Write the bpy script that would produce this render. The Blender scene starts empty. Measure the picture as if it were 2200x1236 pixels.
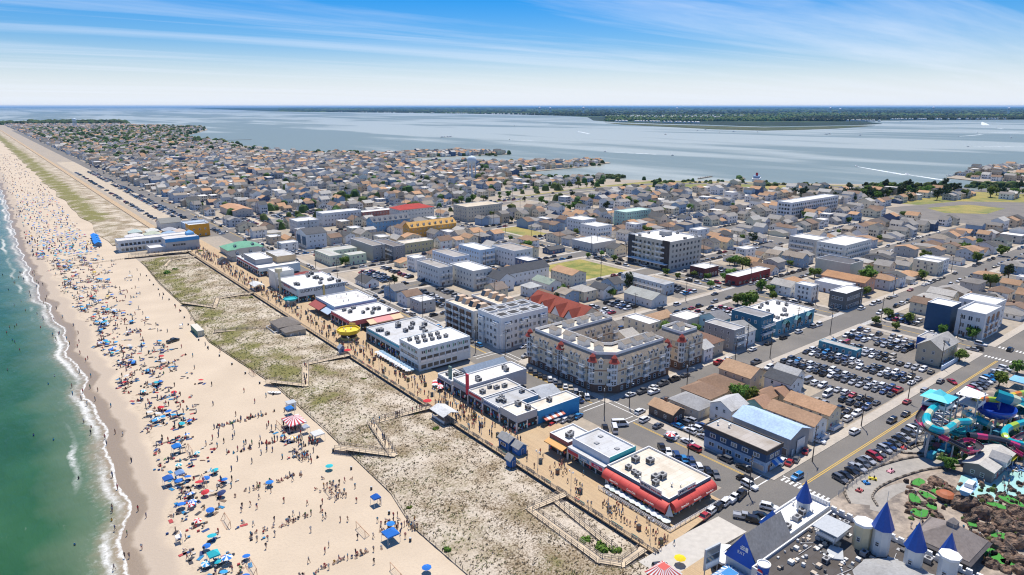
import bpy, math, random
import numpy as np
from mathutils import Vector, Matrix, noise
random.seed(7)
scn = bpy.context.scene
COL = scn.collection
# ------------------------------------------------------------------ camera, sky, sun, exposure
CAM_H = 100.0; FOC = 1445.0; PITCH = math.atan(390.0 / FOC)
HEAD = math.atan2(1180.0, math.hypot(FOC, 390.0))      # camera heading, from +Y (along the shore) towards +X (inland)
cd = bpy.data.cameras.new("camera"); cam = bpy.data.objects.new("camera", cd); COL.objects.link(cam)
cd.sensor_width = 36.0; cd.lens = 36.0 * FOC / 2200.0; cd.clip_start = 1.0; cd.clip_end = 200000.0
cam.location = (0, 0, CAM_H); cam.rotation_euler = (math.pi / 2 - PITCH, 0, -HEAD)
scn.camera = cam
SUN_EL, SUN_AZ = math.radians(67), math.radians(43)     # azimuth from +Y towards +X
w = bpy.data.worlds.new("World"); scn.world = w; w.use_nodes = True
nt = w.node_tree; nt.nodes.clear(); N = nt.nodes.new; LK = nt.links.new
sky = N("ShaderNodeTexSky"); sky.sky_type = 'NISHITA'; sky.sun_disc = False
sky.sun_elevation = SUN_EL; sky.sun_rotation = SUN_AZ; sky.air_density = 1.0; sky.dust_density = 0.4; sky.ozone_density = 3.0; sky.altitude = 0
hs = N("ShaderNodeHueSaturation"); hs.inputs['Saturation'].default_value = 1.6; hs.inputs['Value'].default_value = .95; skt = N('ShaderNodeMix'); skt.data_type = 'RGBA'; skt.blend_type = 'MULTIPLY'; skt.inputs[0].default_value = 1; skt.inputs[7].default_value = (.68, .715, .85, 1); LK(sky.outputs[0], skt.inputs[6]); LK(skt.outputs[2], hs.inputs['Color'])
tc = N("ShaderNodeTexCoord"); sep = N("ShaderNodeSeparateXYZ"); LK(tc.outputs['Generated'], sep.inputs[0])
def wm(op, a, b=None):
    n = N("ShaderNodeMath"); n.operation = op
    for i, v in enumerate((a, b)):
        if v is None: continue
        if isinstance(v, (int, float)): n.inputs[i].default_value = v
        else: LK(v, n.inputs[i])
    return n.outputs[0]
zz = wm('ADD', wm('MAXIMUM', sep.outputs[2], 0.0), 0.035)
cmb = N("ShaderNodeCombineXYZ"); LK(wm('DIVIDE', sep.outputs[0], zz), cmb.inputs[0]); LK(wm('DIVIDE', sep.outputs[1], zz), cmb.inputs[1])
mp = N("ShaderNodeMapping"); mp.inputs['Rotation'].default_value = (0, 0, math.radians(62)); mp.inputs['Scale'].default_value = (0.10, 0.62, 1.0); mp.inputs['Location'].default_value = (3.3, 1.7, 0)
LK(cmb.outputs[0], mp.inputs[0])
n1 = N("ShaderNodeTexNoise"); n1.inputs['Scale'].default_value = 0.9; n1.inputs['Detail'].default_value = 7; n1.inputs['Roughness'].default_value = 0.62; n1.inputs['Distortion'].default_value = 0.5
LK(mp.outputs[0], n1.inputs['Vector'])
cr = N("ShaderNodeMapRange"); cr.inputs['From Min'].default_value = 0.46; cr.inputs['From Max'].default_value = 0.80; LK(n1.outputs[0], cr.inputs['Value'])
mx = N("ShaderNodeMix"); mx.data_type = 'RGBA'; LK(wm('MULTIPLY', cr.outputs[0], 0.75), mx.inputs[0]); LK(hs.outputs[0], mx.inputs[6]); mx.inputs[7].default_value = (5.6, 6.2, 7.2, 1)
hzn = N("ShaderNodeMapRange"); hzn.interpolation_type = 'SMOOTHSTEP'; LK(sep.outputs[2], hzn.inputs['Value'])
for i_, v_ in enumerate((-.01, .088, .96, .0)): hzn.inputs[1 + i_].default_value = v_
mh = N("ShaderNodeMix"); mh.data_type = 'RGBA'; LK(hzn.outputs[0], mh.inputs[0]); LK(mx.outputs[2], mh.inputs[6]); mh.inputs[7].default_value = (5.9, 6.3, 6.9, 1)
bg = N("ShaderNodeBackground"); bg.inputs['Strength'].default_value = 0.10; LK(mh.outputs[2], bg.inputs[0])
wo = N("ShaderNodeOutputWorld"); LK(bg.outputs[0], wo.inputs[0])
sl = bpy.data.lights.new("sun", 'SUN'); sl.energy = 3.7; sl.angle = math.radians(0.53); sl.color = (1.0, 0.935, 0.825)
so = bpy.data.objects.new("sun", sl); COL.objects.link(so); so.location = (0, 0, 300)
so.rotation_euler = (math.pi / 2 - SUN_EL, 0, math.pi - SUN_AZ)
vs = scn.view_settings; vs.view_transform = 'Standard'; vs.look = 'None'; vs.exposure = 0.56; vs.gamma = 1.0; vs.use_curve_mapping = False
scn.cycles.filter_width = 1.15; scn.cycles.max_bounces = 5; scn.cycles.diffuse_bounces = 3; scn.cycles.glossy_bounces = 2; scn.cycles.transmission_bounces = 2; scn.cycles.volume_bounces = 0; scn.cycles.transparent_max_bounces = 6
# ------------------------------------------------------------------ survey: reading off the plan from the aerial view
_fx, _fy = math.sin(HEAD), math.cos(HEAD); _rx, _ry = _fy, -_fx
def P(px, py, z=0.0):
    a = (px - 1100.0) / FOC; b = (618.0 - py) / FOC
    fw = math.cos(PITCH) + b * math.sin(PITCH); up = -math.sin(PITCH) + b * math.cos(PITCH)
    t = (z - CAM_H) / up
    return (t * (fw * _fx + a * _rx), t * (fw * _fy + a * _ry))
def J(x, y, z=0.0):
    f = x * _fx + y * _fy; r = x * _rx + y * _ry; u = z - CAM_H
    d = f * math.cos(PITCH) - u * math.sin(PITCH); v = f * math.sin(PITCH) + u * math.cos(PITCH)
    if d < 1: return (-9e9, -9e9, d)
    return (1100 + FOC * r / d, 618 - FOC * v / d, d)
def inview(x, y, z=0.0, m=40):
    p = J(x, y, z); return p[2] > 1 and -m < p[0] < 2200 + m and -m < p[1] < 1236 + m
# ------------------------------------------------------------------ mesh helpers
class MB:
    def __init__(s): s.v = []; s.f = []; s.m = []; s.c = []
    def add(s, vs_, fs, m=0, c=None):
        o = len(s.v); s.v.extend(vs_)
        for k, f in enumerate(fs):
            s.f.append(tuple(i + o for i in f)); s.m.append(m if isinstance(m, int) else m[k]); s.c.append(c)
    def poly(s, pts, m=0, c=None): s.add(list(pts), [tuple(range(len(pts)))], m, c)
    def box(s, x0, x1, y0, y1, z0, z1, m=0, mt=None, c=None, bottom=True):
        v = [(x0, y0, z0), (x1, y0, z0), (x1, y1, z0), (x0, y1, z0), (x0, y0, z1), (x1, y0, z1), (x1, y1, z1), (x0, y1, z1)]
        f = [(0, 1, 5, 4), (1, 2, 6, 5), (2, 3, 7, 6), (3, 0, 4, 7), (4, 5, 6, 7)]
        mm = [m] * 4 + [m if mt is None else mt]
        if bottom: f.append((3, 2, 1, 0)); mm.append(m)
        s.add(v, f, mm, c)
    def prism(s, pts, z0, z1, m=0, mt=None, c=None):     # pts counter-clockwise
        n = len(pts); v = [(x, y, z0) for x, y in pts] + [(x, y, z1) for x, y in pts]
        s.add(v, [(i, (i + 1) % n, n + (i + 1) % n, n + i) for i in range(n)] + [tuple(range(n, 2 * n))], [m] * n + [m if mt is None else mt], c)
    def tube(s, p, q, r, n=6, m=0, r2=None, c=None, caps=True):
        p = Vector(p); q = Vector(q); d = (q - p).normalized(); a = d.orthogonal().normalized(); b = d.cross(a); r2 = r if r2 is None else r2
        v = [tuple(p + (a * math.cos(t) + b * math.sin(t)) * r) for t in [2 * math.pi * i / n for i in range(n)]] + [tuple(q + (a * math.cos(t) + b * math.sin(t)) * r2) for t in [2 * math.pi * i / n for i in range(n)]]
        f = [(i, (i + 1) % n, n + (i + 1) % n, n + i) for i in range(n)]
        if caps: f += [tuple(range(n, 2 * n)), tuple(range(n - 1, -1, -1))]
        s.add(v, f, m, c)
    def lathe(s, prof, n=8, m=0, cx=0, cy=0, c=None, ph=0.0):   # prof: (r, z) from bottom to top
        v = []
        for r, z in prof: v += [(cx + r * math.cos(ph + 2 * math.pi * i / n), cy + r * math.sin(ph + 2 * math.pi * i / n), z) for i in range(n)]
        f = []; mm = []
        for k in range(len(prof) - 1):
            for i in range(n):
                f.append((k * n + i, k * n + (i + 1) % n, (k + 1) * n + (i + 1) % n, (k + 1) * n + i)); mm.append(m if isinstance(m, int) else m[i % len(m)])
        s.add(v, f, mm, c)
    def mesh(s, name, mats, smooth=False):
        me = bpy.data.meshes.new(name); me.from_pydata(s.v, [], s.f)
        for m in (mats if isinstance(mats, (list, tuple)) else [mats]): me.materials.append(m)
        me.polygons.foreach_set('material_index', s.m)
        if any(c is not None for c in s.c):
            at = me.color_attributes.new('tint', 'FLOAT_COLOR', 'CORNER'); buf = []
            for f, c in zip(s.f, s.c): buf += list((c if c is not None else (1, 1, 1)))[:3] * 0 + [x for _ in f for x in ((c if c is not None else (1, 1, 1))[0], (c if c is not None else (1, 1, 1))[1], (c if c is not None else (1, 1, 1))[2], 1.0)]
            at.data.foreach_set('color', buf)
        if smooth: me.polygons.foreach_set('use_smooth', [True] * len(s.f))
        me.update(); return me
def ob(name, me, parent=None, loc=(0, 0, 0), rz=0.0, color=None, scale=None, rot=None):
    o = bpy.data.objects.new(name, me); COL.objects.link(o); o.location = loc
    if rot is not None: o.rotation_euler = rot
    elif rz: o.rotation_euler = (0, 0, rz)
    if scale is not None: o.scale = scale if isinstance(scale, (tuple, list)) else (scale,) * 3
    if color is not None: o.color = (color[0], color[1], color[2], 1)
    if parent is not None: o.parent = parent
    return o
def tag(o, label=None, cat=None, group=None, kind=None):
    if label: o['label'] = label
    if cat: o['category'] = cat
    if group: o['group'] = group
    if kind: o['kind'] = kind
    return o
def thing(name, label, cat, loc=(0, 0, 0), rz=0.0, group=None):
    return tag(ob(name, None, None, loc, rz), label, cat, group)
def struct(name, mb, mats, smooth=False): return tag(ob(name, mb.mesh(name, mats, smooth)), kind='structure')
ORD = ['first', 'second', 'third', 'fourth', 'fifth', 'sixth', 'seventh', 'eighth', 'ninth', 'tenth', 'eleventh', 'twelfth', 'thirteenth', 'fourteenth', 'fifteenth', 'sixteenth', 'seventeenth', 'eighteenth', 'nineteenth', 'twentieth']
def nth(i): return ORD[i] if i < 20 else ('twenty-' + ORD[i - 20] if i < 29 else '%dth' % (i + 1))
# ------------------------------------------------------------------ materials
def mat(name, col, rough=0.8, n=None, n2=None, objcol=False, tint=False, bump=None, metal=0.0, spec=0.3, col2=None, coat=0.0, coords='Object'):
    """n=(scale, amount): fine value variation; n2=(scale, lo, hi): patches of col2."""
    m = bpy.data.materials.new(name); m.use_nodes = True; t = m.node_tree; b = t.nodes['Principled BSDF']
    b.inputs['Roughness'].default_value = rough; b.inputs['Metallic'].default_value = metal; b.inputs['Specular IOR Level'].default_value = spec; b.inputs['Coat Weight'].default_value = coat
    def nd(k): return t.nodes.new(k)
    rgb = nd('ShaderNodeRGB'); rgb.outputs[0].default_value = (*col, 1); cur = rgb.outputs[0]
    geo = nd('ShaderNodeNewGeometry'); pos = geo.outputs['Position']
    if n2:
        nz = nd('ShaderNodeTexNoise'); nz.inputs['Scale'].default_value = n2[0]; nz.inputs['Detail'].default_value = 5; nz.inputs['Roughness'].default_value = .65; t.links.new(pos, nz.inputs['Vector'])
        mr = nd('ShaderNodeMapRange'); mr.inputs[1].default_value = n2[1]; mr.inputs[2].default_value = n2[2]; t.links.new(nz.outputs[0], mr.inputs[0])
        mi = nd('ShaderNodeMix'); mi.data_type = 'RGBA'; t.links.new(mr.outputs[0], mi.inputs[0]); t.links.new(cur, mi.inputs[6]); mi.inputs[7].default_value = (*col2, 1); cur = mi.outputs[2]
    def mul(a, bsock):
        mi = nd('ShaderNodeMix'); mi.data_type = 'RGBA'; mi.blend_type = 'MULTIPLY'; mi.inputs[0].default_value = 1; t.links.new(a, mi.inputs[6]); t.links.new(bsock, mi.inputs[7]); return mi.outputs[2]
    if objcol: cur = mul(cur, nd('ShaderNodeObjectInfo').outputs['Color'])
    if tint:
        a = nd('ShaderNodeAttribute'); a.attribute_name = 'tint'; cur = mul(cur, a.outputs['Color'])
    if n:
        nz = nd('ShaderNodeTexNoise'); nz.inputs['Scale'].default_value = n[0]; nz.inputs['Detail'].default_value = 4; t.links.new(pos, nz.inputs['Vector'])
        mr = nd('ShaderNodeMapRange'); mr.inputs[1].default_value = .25; mr.inputs[2].default_value = .75; mr.inputs[3].default_value = 1 - n[1]; mr.inputs[4].default_value = 1 + n[1]; t.links.new(nz.outputs[0], mr.inputs[0])
        cb = nd('ShaderNodeCombineColor')
        for i in range(3): t.links.new(mr.outputs[0], cb.inputs[i])
        cur = mul(cur, cb.outputs[0])
    t.links.new(cur, b.inputs['Base Color'])
    if bump:
        nz = nd('ShaderNodeTexNoise'); nz.inputs['Scale'].default_value = bump[0]; nz.inputs['Detail'].default_value = 4; t.links.new(pos, nz.inputs['Vector'])
        bp = nd('ShaderNodeBump'); bp.inputs['Strength'].default_value = bump[1]; bp.inputs['Distance'].default_value = bump[2]; t.links.new(nz.outputs[0], bp.inputs['Height']); t.links.new(bp.outputs[0], b.inputs['Normal'])
    return m
M = {}
M['earth'] = mat('town_ground', (.38, .32, .245), .95, n=(.5, .15), n2=(.06, .45, .7), col2=(.30, .27, .23))
M['asphalt'] = mat('asphalt', (.16, .15, .137), .9, n=(2.5, .14), n2=(.045, .42, .72), col2=(.215, .197, .175))
M['lot'] = mat('lot_asphalt', (.21, .19, .165), .9, n=(1.2, .15), n2=(.07, .4, .75), col2=(.15, .14, .13))
M['darklot'] = mat('fresh_asphalt', (.085, .083, .082), .9, n=(1.5, .12))
M['gravel'] = mat('pale_gravel', (.50, .42, .31), .95, n=(1.5, .15), n2=(.1, .4, .8), col2=(.38, .32, .25))
M['concrete'] = mat('concrete', (.46, .41, .345), .9, n=(1.2, .12), n2=(.12, .45, .8), col2=(.36, .33, .29))
M['paleconc'] = mat('pale_concrete', (.50, .47, .42), .9, n=(.8, .1))
M['lawn'] = mat('dry_lawn', (.16, .19, .045), .95, n=(3, .3), n2=(.09, .42, .62), col2=(.37, .30, .09))
M['yellowgrass'] = mat('dry_yellow_grass', (.33, .27, .085), .95, n=(1, .25), n2=(.03, .42, .62), col2=(.16, .19, .06))
M['yline'] = mat('yellow_road_paint', (.62, .40, .08), .8, n=(3, .15)); M['wline'] = mat('white_road_paint', (.74, .73, .70), .8, n=(3, .15))
M['wood'] = mat('weathered_timber', (.31, .265, .215), .9, n=(4, .2)); M['darkwood'] = mat('dark_timber', (.10, .085, .07), .9, n=(4, .2))
M['white'] = mat('white_paint', (.78, .78, .77), .6, n=(.6, .06)); M['metal'] = mat('galvanised_metal', (.42, .44, .46), .45, metal=.6, n=(2, .1)); M['dark'] = mat('dark_metal', (.035, .035, .04), .5)
M['steel'] = mat('grey_steel', (.45, .47, .48), .5, n=(2, .1))
def band_mat(name, fn):
    m = bpy.data.materials.new(name); m.use_nodes = True; fn(m.node_tree, m.node_tree.nodes['Principled BSDF']); return m
def add_noise(t, scale, detail=4, vec=None, rough=.5, dist=0.0):
    nz = t.nodes.new('ShaderNodeTexNoise'); nz.inputs['Scale'].default_value = scale; nz.inputs['Detail'].default_value = detail; nz.inputs['Roughness'].default_value = rough; nz.inputs['Distortion'].default_value = dist
    if vec is not None: t.links.new(vec, nz.inputs['Vector'])
    return nz.outputs[0]
def mrange(t, s, a, b, c=0.0, d=1.0, smooth=False):
    n = t.nodes.new('ShaderNodeMapRange'); n.interpolation_type = 'SMOOTHSTEP' if smooth else 'LINEAR'
    for i, v in enumerate((a, b, c, d)): n.inputs[1 + i].default_value = v
    t.links.new(s, n.inputs[0]); return n.outputs[0]
def mmath(t, op, a, b=None):
    n = t.nodes.new('ShaderNodeMath'); n.operation = op
    for i, v in enumerate((a, b)):
        if v is None: continue
        if isinstance(v, (int, float)): n.inputs[i].default_value = v
        else: t.links.new(v, n.inputs[i])
    return n.outputs[0]
def mmix(t, f, a, b):
    n = t.nodes.new('ShaderNodeMix'); n.data_type = 'RGBA'
    for i, v in ((0, f), (6, a), (7, b)):
        if isinstance(v, (int, float)): n.inputs[i].default_value = v
        elif isinstance(v, tuple): n.inputs[i].default_value = (*v, 1)
        else: t.links.new(v, n.inputs[i])
    return n.outputs[2]
def scaled_pos(t, sx, sy, rz=0.0):
    g = t.nodes.new('ShaderNodeNewGeometry'); mp = t.nodes.new('ShaderNodeMapping'); mp.inputs['Scale'].default_value = (sx, sy, 1); mp.inputs['Rotation'].default_value = (0, 0, rz); t.links.new(g.outputs['Position'], mp.inputs[0]); return mp.outputs[0]
def attr(t, name):
    a = t.nodes.new('ShaderNodeAttribute'); a.attribute_name = name; return a.outputs['Fac']
def f_sand(t, b):
    sh = attr(t, 'shore'); p = scaled_pos(t, 1, 1); ps = scaled_pos(t, .12, .5)
    dry = mmix(t, mrange(t, add_noise(t, .05, 5, p), .35, .7), (.575, .47, .345), (.50, .405, .295))
    dry = mmix(t, mrange(t, add_noise(t, 1.3, 6, p, .7), .5, .75, 0, .45), dry, (.40, .325, .245))
    wig = mmath(t, 'ADD', sh, mrange(t, add_noise(t, .07, 4, p), 0, 1, -4, 4))
    damp = mmix(t, mrange(t, wig, 7.5, 10.5, 1, 0, True), dry, (.44, .36, .275))
    wet = mmix(t, mrange(t, wig, 2.6, 4.2, 1, 0, True), damp, (.27, .205, .14))
    wrack = mmath(t, 'MULTIPLY', mrange(t, mmath(t, 'ABSOLUTE', mmath(t, 'SUBTRACT', wig, 11.5)), 0, 1.6, 1, 0), mrange(t, add_noise(t, .9, 5, p), .45, .65))
    t.links.new(mmix(t, mmath(t, 'MULTIPLY', wrack, .5), wet, (.26, .21, .15)), b.inputs['Base Color'])
    t.links.new(mrange(t, wig, 2, 5, .45, .95), b.inputs['Roughness'])
    bp = t.nodes.new('ShaderNodeBump'); bp.inputs['Strength'].default_value = .6; bp.inputs['Distance'].default_value = .18; t.links.new(add_noise(t, 1.6, 5, p), bp.inputs['Height']); t.links.new(bp.outputs[0], b.inputs['Normal'])
M['sand'] = band_mat('beach_sand', f_sand)
def f_sea(t, b):
    sh = attr(t, 'shore'); p = scaled_pos(t, 1, 1); lon = scaled_pos(t, 1, .28)
    deep = mmix(t, mrange(t, add_noise(t, .035, 4, p), .35, .7), (.020, .082, .032), (.034, .112, .046))
    shal = mmix(t, mrange(t, mmath(t, 'ADD', sh, mrange(t, add_noise(t, .09, 4, p), 0, 1, -6, 6)), -20, -3, 0, 1), deep, (.13, .18, .11))
    swash = mmix(t, mrange(t, mmath(t, 'ADD', sh, mrange(t, add_noise(t, .25, 4, p), 0, 1, -2.5, 2.5)), -7, -1, 0, 1), shal, (.30, .24, .165))
    edge = mmath(t, 'ADD', sh, mrange(t, add_noise(t, .35, 5, p), 0, 1, -1.4, 1.4))
    foam = mrange(t, mmath(t, 'ABSOLUTE', mmath(t, 'SUBTRACT', edge, -.5)), .05, .6, 1, 0)
    l2 = mmath(t, 'MULTIPLY', mrange(t, mmath(t, 'ABSOLUTE', mmath(t, 'ADD', edge, 3.2)), .1, 1.6, 1, 0), mrange(t, add_noise(t, .06, 3, lon), .38, .56))
    l3 = mmath(t, 'MULTIPLY', mrange(t, mmath(t, 'ABSOLUTE', mmath(t, 'ADD', edge, 9)), .1, 1.3, .9, 0), mrange(t, add_noise(t, .045, 3, lon), .50, .62))
    lace = mmath(t, 'MULTIPLY', mrange(t, edge, -9, -1, 0, .6), mrange(t, add_noise(t, .8, 6, p, .75), .5, .68))
    caps = mmath(t, 'MULTIPLY', mrange(t, add_noise(t, .05, 3, p), .55, .72), mrange(t, add_noise(t, .55, 6, lon, .7), .66, .76, 0, .6))
    f = mmath(t, 'MINIMUM', mmath(t, 'ADD', mmath(t, 'ADD', foam, l2), mmath(t, 'ADD', mmath(t, 'ADD', l3, lace), caps)), 1.0)
    f = mmath(t, 'MULTIPLY', f, mrange(t, add_noise(t, 1.2, 5, p, .7), .32, .55, .25, 1))
    t.links.new(mmix(t, f, swash, (.70, .70, .67)), b.inputs['Base Color']); t.links.new(mrange(t, f, 0, 1, .16, .8), b.inputs['Roughness']); b.inputs['Specular IOR Level'].default_value = .13
    h = mmath(t, 'ADD', mmath(t, 'MULTIPLY', add_noise(t, .22, 5, lon), 1.0), mmath(t, 'MULTIPLY', add_noise(t, 1.1, 4, lon), .22))
    bp = t.nodes.new('ShaderNodeBump'); bp.inputs['Strength'].default_value = .75; bp.inputs['Distance'].default_value = .9; t.links.new(h, bp.inputs['Height']); t.links.new(bp.outputs[0], b.inputs['Normal'])
M['sea'] = band_mat('sea_water', f_sea)
def f_bay(t, b):
    p = scaled_pos(t, 1, 1); st = scaled_pos(t, .00165, .00045, math.radians(-38) * -1)
    st2 = scaled_pos(t, .006, .0016, math.radians(38))
    k = mmath(t, 'ADD', mmath(t, 'MULTIPLY', add_noise(t, 1.0, 5, st, .55), .7), mmath(t, 'MULTIPLY', add_noise(t, 1.0, 4, st2, .5), .3))
    painted_sheen = mrange(t, k, .46, .54, 0, 1, True)
    t.links.new(mmix(t, painted_sheen, (.185, .23, .215), (.40, .415, .35)), b.inputs['Base Color']); t.links.new(mrange(t, painted_sheen, 0, 1, .42, .30), b.inputs['Roughness']); b.inputs['Specular IOR Level'].default_value = .16  # streaks of sky reflection painted into the water's base colour
    h = mmath(t, 'ADD', add_noise(t, .12, 4, p), mmath(t, 'MULTIPLY', add_noise(t, .02, 3, p), 2.0))
    bp = t.nodes.new('ShaderNodeBump'); bp.inputs['Strength'].default_value = .5; bp.inputs['Distance'].default_value = 1.2; t.links.new(h, bp.inputs['Height']); t.links.new(bp.outputs[0], b.inputs['Normal'])
M['bay'] = band_mat('bay_water', f_bay)
def f_dune(t, b):
    p = scaled_pos(t, 1, 1); g = attr(t, 'green')
    c = mmix(t, mrange(t, add_noise(t, .12, 4, p), .35, .68), (.63, .55, .445), (.52, .43, .315)); big = add_noise(t, .06, 5, p, .6)
    dead = mmath(t, 'MULTIPLY', mrange(t, add_noise(t, 2.1, 4, p, .6), .475, .545), mrange(t, big, .40, .56, .12, 1))
    c = mmix(t, mmath(t, 'MULTIPLY', dead, .92), c, (.135, .095, .055))
    c = mmix(t, mmath(t, 'MULTIPLY', mrange(t, big, .50, .62), .5), c, (.235, .175, .10))
    c = mmix(t, mmath(t, 'MULTIPLY', mrange(t, add_noise(t, .8, 5, p, .7), .44, .56), g), c, (.17, .155, .05))
    c = mmix(t, mrange(t, mmath(t, 'ADD', g, mrange(t, big, .3, .7, -.45, .45)), .62, .95, 0, .85), c, (.20, .19, .065))
    t.links.new(c, b.inputs['Base Color']); b.inputs['Roughness'].default_value = .95; b.inputs['Specular IOR Level'].default_value = .1
    bp = t.nodes.new('ShaderNodeBump'); bp.inputs['Strength'].default_value = .9; bp.inputs['Distance'].default_value = .45; t.links.new(add_noise(t, 1.15, 6, p, .75), bp.inputs['Height']); t.links.new(bp.outputs[0], b.inputs['Normal'])
M['dune'] = band_mat('dune_sand', f_dune)
def f_deck(t, b):
    g = t.nodes.new('ShaderNodeNewGeometry'); mp = t.nodes.new('ShaderNodeMapping'); mp.inputs['Rotation'].default_value = (0, 0, math.pi / 2); t.links.new(g.outputs['Position'], mp.inputs[0])
    br = t.nodes.new('ShaderNodeTexBrick'); t.links.new(mp.outputs[0], br.inputs['Vector']); br.inputs['Scale'].default_value = 1; br.inputs['Brick Width'].default_value = 4.9; br.inputs['Row Height'].default_value = .28; br.inputs['Mortar Size'].default_value = .018; br.offset = .5
    br.inputs['Color1'].default_value = (.53, .375, .21, 1); br.inputs['Color2'].default_value = (.43, .305, .175, 1); br.inputs['Mortar'].default_value = (.20, .145, .09, 1)
    c = mmix(t, mrange(t, add_noise(t, .16, 5, scaled_pos(t, 1, .35)), .4, .72, 0, .6), br.outputs[0], (.48, .36, .22))
    c = mmix(t, mrange(t, add_noise(t, .9, 4, scaled_pos(t, 1, 1)), .55, .8, 0, .35), c, (.27, .20, .13))
    t.links.new(c, b.inputs['Base Color']); b.inputs['Roughness'].default_value = .8
M['deck'] = band_mat('boardwalk_planking', f_deck)
# ------------------------------------------------------------------ the setting: water, beach, dunes, island, mainland
def shore_x(y):
    a = [(-300, 9), (100, 11.5), (151, 13), (179, 16), (214, 18), (268, 19), (351, 20), (431, 17), (498, 17), (586, 16), (707, 17), (977, 21), (7000, 21)]
    for (y0, x0), (y1, x1) in zip(a, a[1:]):
        if y <= y1: x = x0 + (x1 - x0) * (y - y0) / (y1 - y0); break
    else: x = 21
    return x + .9 * math.sin(y / 9.0) + .6 * math.sin(y / 4.1 + 1) + 2.6 * noise.noise((y / 30.0, 3.1, 0))
ys = []; y = 60.0
while y < 9000: ys.append(y); y += 1.0 + max(0, (y - 150)) * .012
def strip(name, ts, zf, m, smooth=True, xm=None):
    V = []; A = []
    for yy in ys:
        sx = shore_x(yy)
        for t_ in ts:
            x = sx + t_
            if xm is not None: x = min(x, xm)
            V.append((x, yy, zf(t_, x, yy))); A.append(t_)
    nt_ = len(ts); Fc = [(i * nt_ + j, i * nt_ + j + 1, (i + 1) * nt_ + j + 1, (i + 1) * nt_ + j) for i in range(len(ys) - 1) for j in range(nt_ - 1)]
    me = bpy.data.meshes.new(name); me.from_pydata(V, [], Fc); me.materials.append(m)
    at = me.attributes.new('shore', 'FLOAT', 'POINT'); at.data.foreach_set('value', A)
    me.polygons.foreach_set('use_smooth', [True] * len(Fc)); me.update()
    return tag(ob(name, me), kind='structure')
def beach_z(t_, x, yy):
    z = -.35 + .055 * t_ if t_ < 7 else .035
    return z + (.10 * noise.noise((x / 3.0, yy / 3.0, 0)) + .07 * noise.noise((x, yy, 4)) if t_ > 7 else 0)
strip('beach', [-6, -3, -1, 0, 1, 2.5, 4, 5.5, 7, 9, 11, 13, 15, 18, 21, 24, 27, 30, 33, 36, 39, 42, 45, 48, 51, 54, 57, 60, 63], beach_z, M['sand'], xm=75.5)
strip('sea', [-30000, -4000, -900, -300, -120, -70, -45, -32, -24, -18, -14, -11, -8.5, -6.5, -5, -3.8, -2.8, -2, -1.3, -.6, 0, .6, 1.2], lambda t_, x, yy: -.35 + (.03 * max(0, t_)), M['sea'])
mb = MB(); mb.poly([(60, -400, -.75), (90000, -400, -.75), (90000, 90000, -.75), (60, 90000, -.75)]); struct('bay', mb, M['bay'])
mb = MB(); mb.poly([(-90000, 8900, -.9), (60, 8900, -.9), (60, 90000, -.9), (-90000, 90000, -.9)]); struct('sea_far', mb, M['bay'])
def tess(pts2, z, zb, name, m, side=None):
    from mathutils.geometry import tessellate_polygon
    tri = tessellate_polygon([[Vector((x, y, 0)) for x, y in pts2]]); n = len(pts2)
    V = [(x, y, z) for x, y in pts2] + [(x, y, zb) for x, y in pts2]; Fc = []
    for a, b, c in tri:
        A, B, C_ = (Vector(V[i]) for i in (a, b, c)); Fc.append((a, b, c) if (B - A).cross(C_ - A).z > 0 else (a, c, b))
    Fc += [(i, (i + 1) % n, n + (i + 1) % n, n + i) for i in range(n)]
    me = bpy.data.meshes.new(name); me.from_pydata(V, [], Fc); me.materials.append(m)
    if side: me.materials.append(side); me.polygons.foreach_set('material_index', [0] * len(tri) + [1] * n)
    me.update(); return tag(ob(name, me), kind='structure')
bay_px = [(2260, 412), (2200, 409), (2120, 412), (2060, 404), (1960, 399), (1870, 396), (1700, 394), (1560, 389), (1440, 388), (1330, 386), (1240, 384), (1150, 381), (1110, 377), (1090, 372),
          (1140, 369), (1240, 360), (1312, 350), (1306, 348), (1200, 351), (1090, 352), (1000, 351), (930, 349.5), (845, 347.5), (905, 338.5), (1000, 334.2), (1096, 331.6), (1090, 329), (1000, 327), (900, 329), (865, 332), (800, 334), (770, 332), (735, 329), (700, 333), (660, 330), (600, 326), (540, 320),
          (490, 309), (455, 303), (425, 298), (388, 294), (430, 284), (446, 279), (440, 274), (380, 273), (310, 270), (240, 267), (278, 265), (250, 263), (150, 262)]
LAND = [P(*p) for p in bay_px]
ISLAND = [(75.5, -300), (1600, -300), (1300, 100)] + LAND + [(120, 5600), (75.5, 5600)]
tess(ISLAND, 0.0, -1.2, 'ground', M['earth'], M['darkwood'])
def inside(x, y, poly):
    c = False; j = len(poly) - 1
    for i in range(len(poly)):
        xi, yi = poly[i]; xj, yj = poly[j]
        if (yi > y) != (yj > y) and x < (xj - xi) * (y - yi) / (yj - yi) + xi: c = not c
        j = i
    return c
pen = [P(*p) for p in [(2032, 382), (2060, 376), (2075, 368), (2110, 362), (2150, 356), (2260, 350), (2330, 372), (2200, 397), (2140, 394), (2090, 388)]]
tess(pen, 0.0, -1.2, 'point', M['earth'], M['darkwood'])
M['wood_land'] = mat('wooded_mainland', (.016, .034, .020), .95, n=(.004, .35), n2=(.0011, .5, .66), col2=(.06, .095, .035))
M['marsh'] = mat('salt_marsh', (.055, .075, .030), .95, n=(.02, .4), n2=(.006, .45, .6), col2=(.10, .10, .045))
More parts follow.
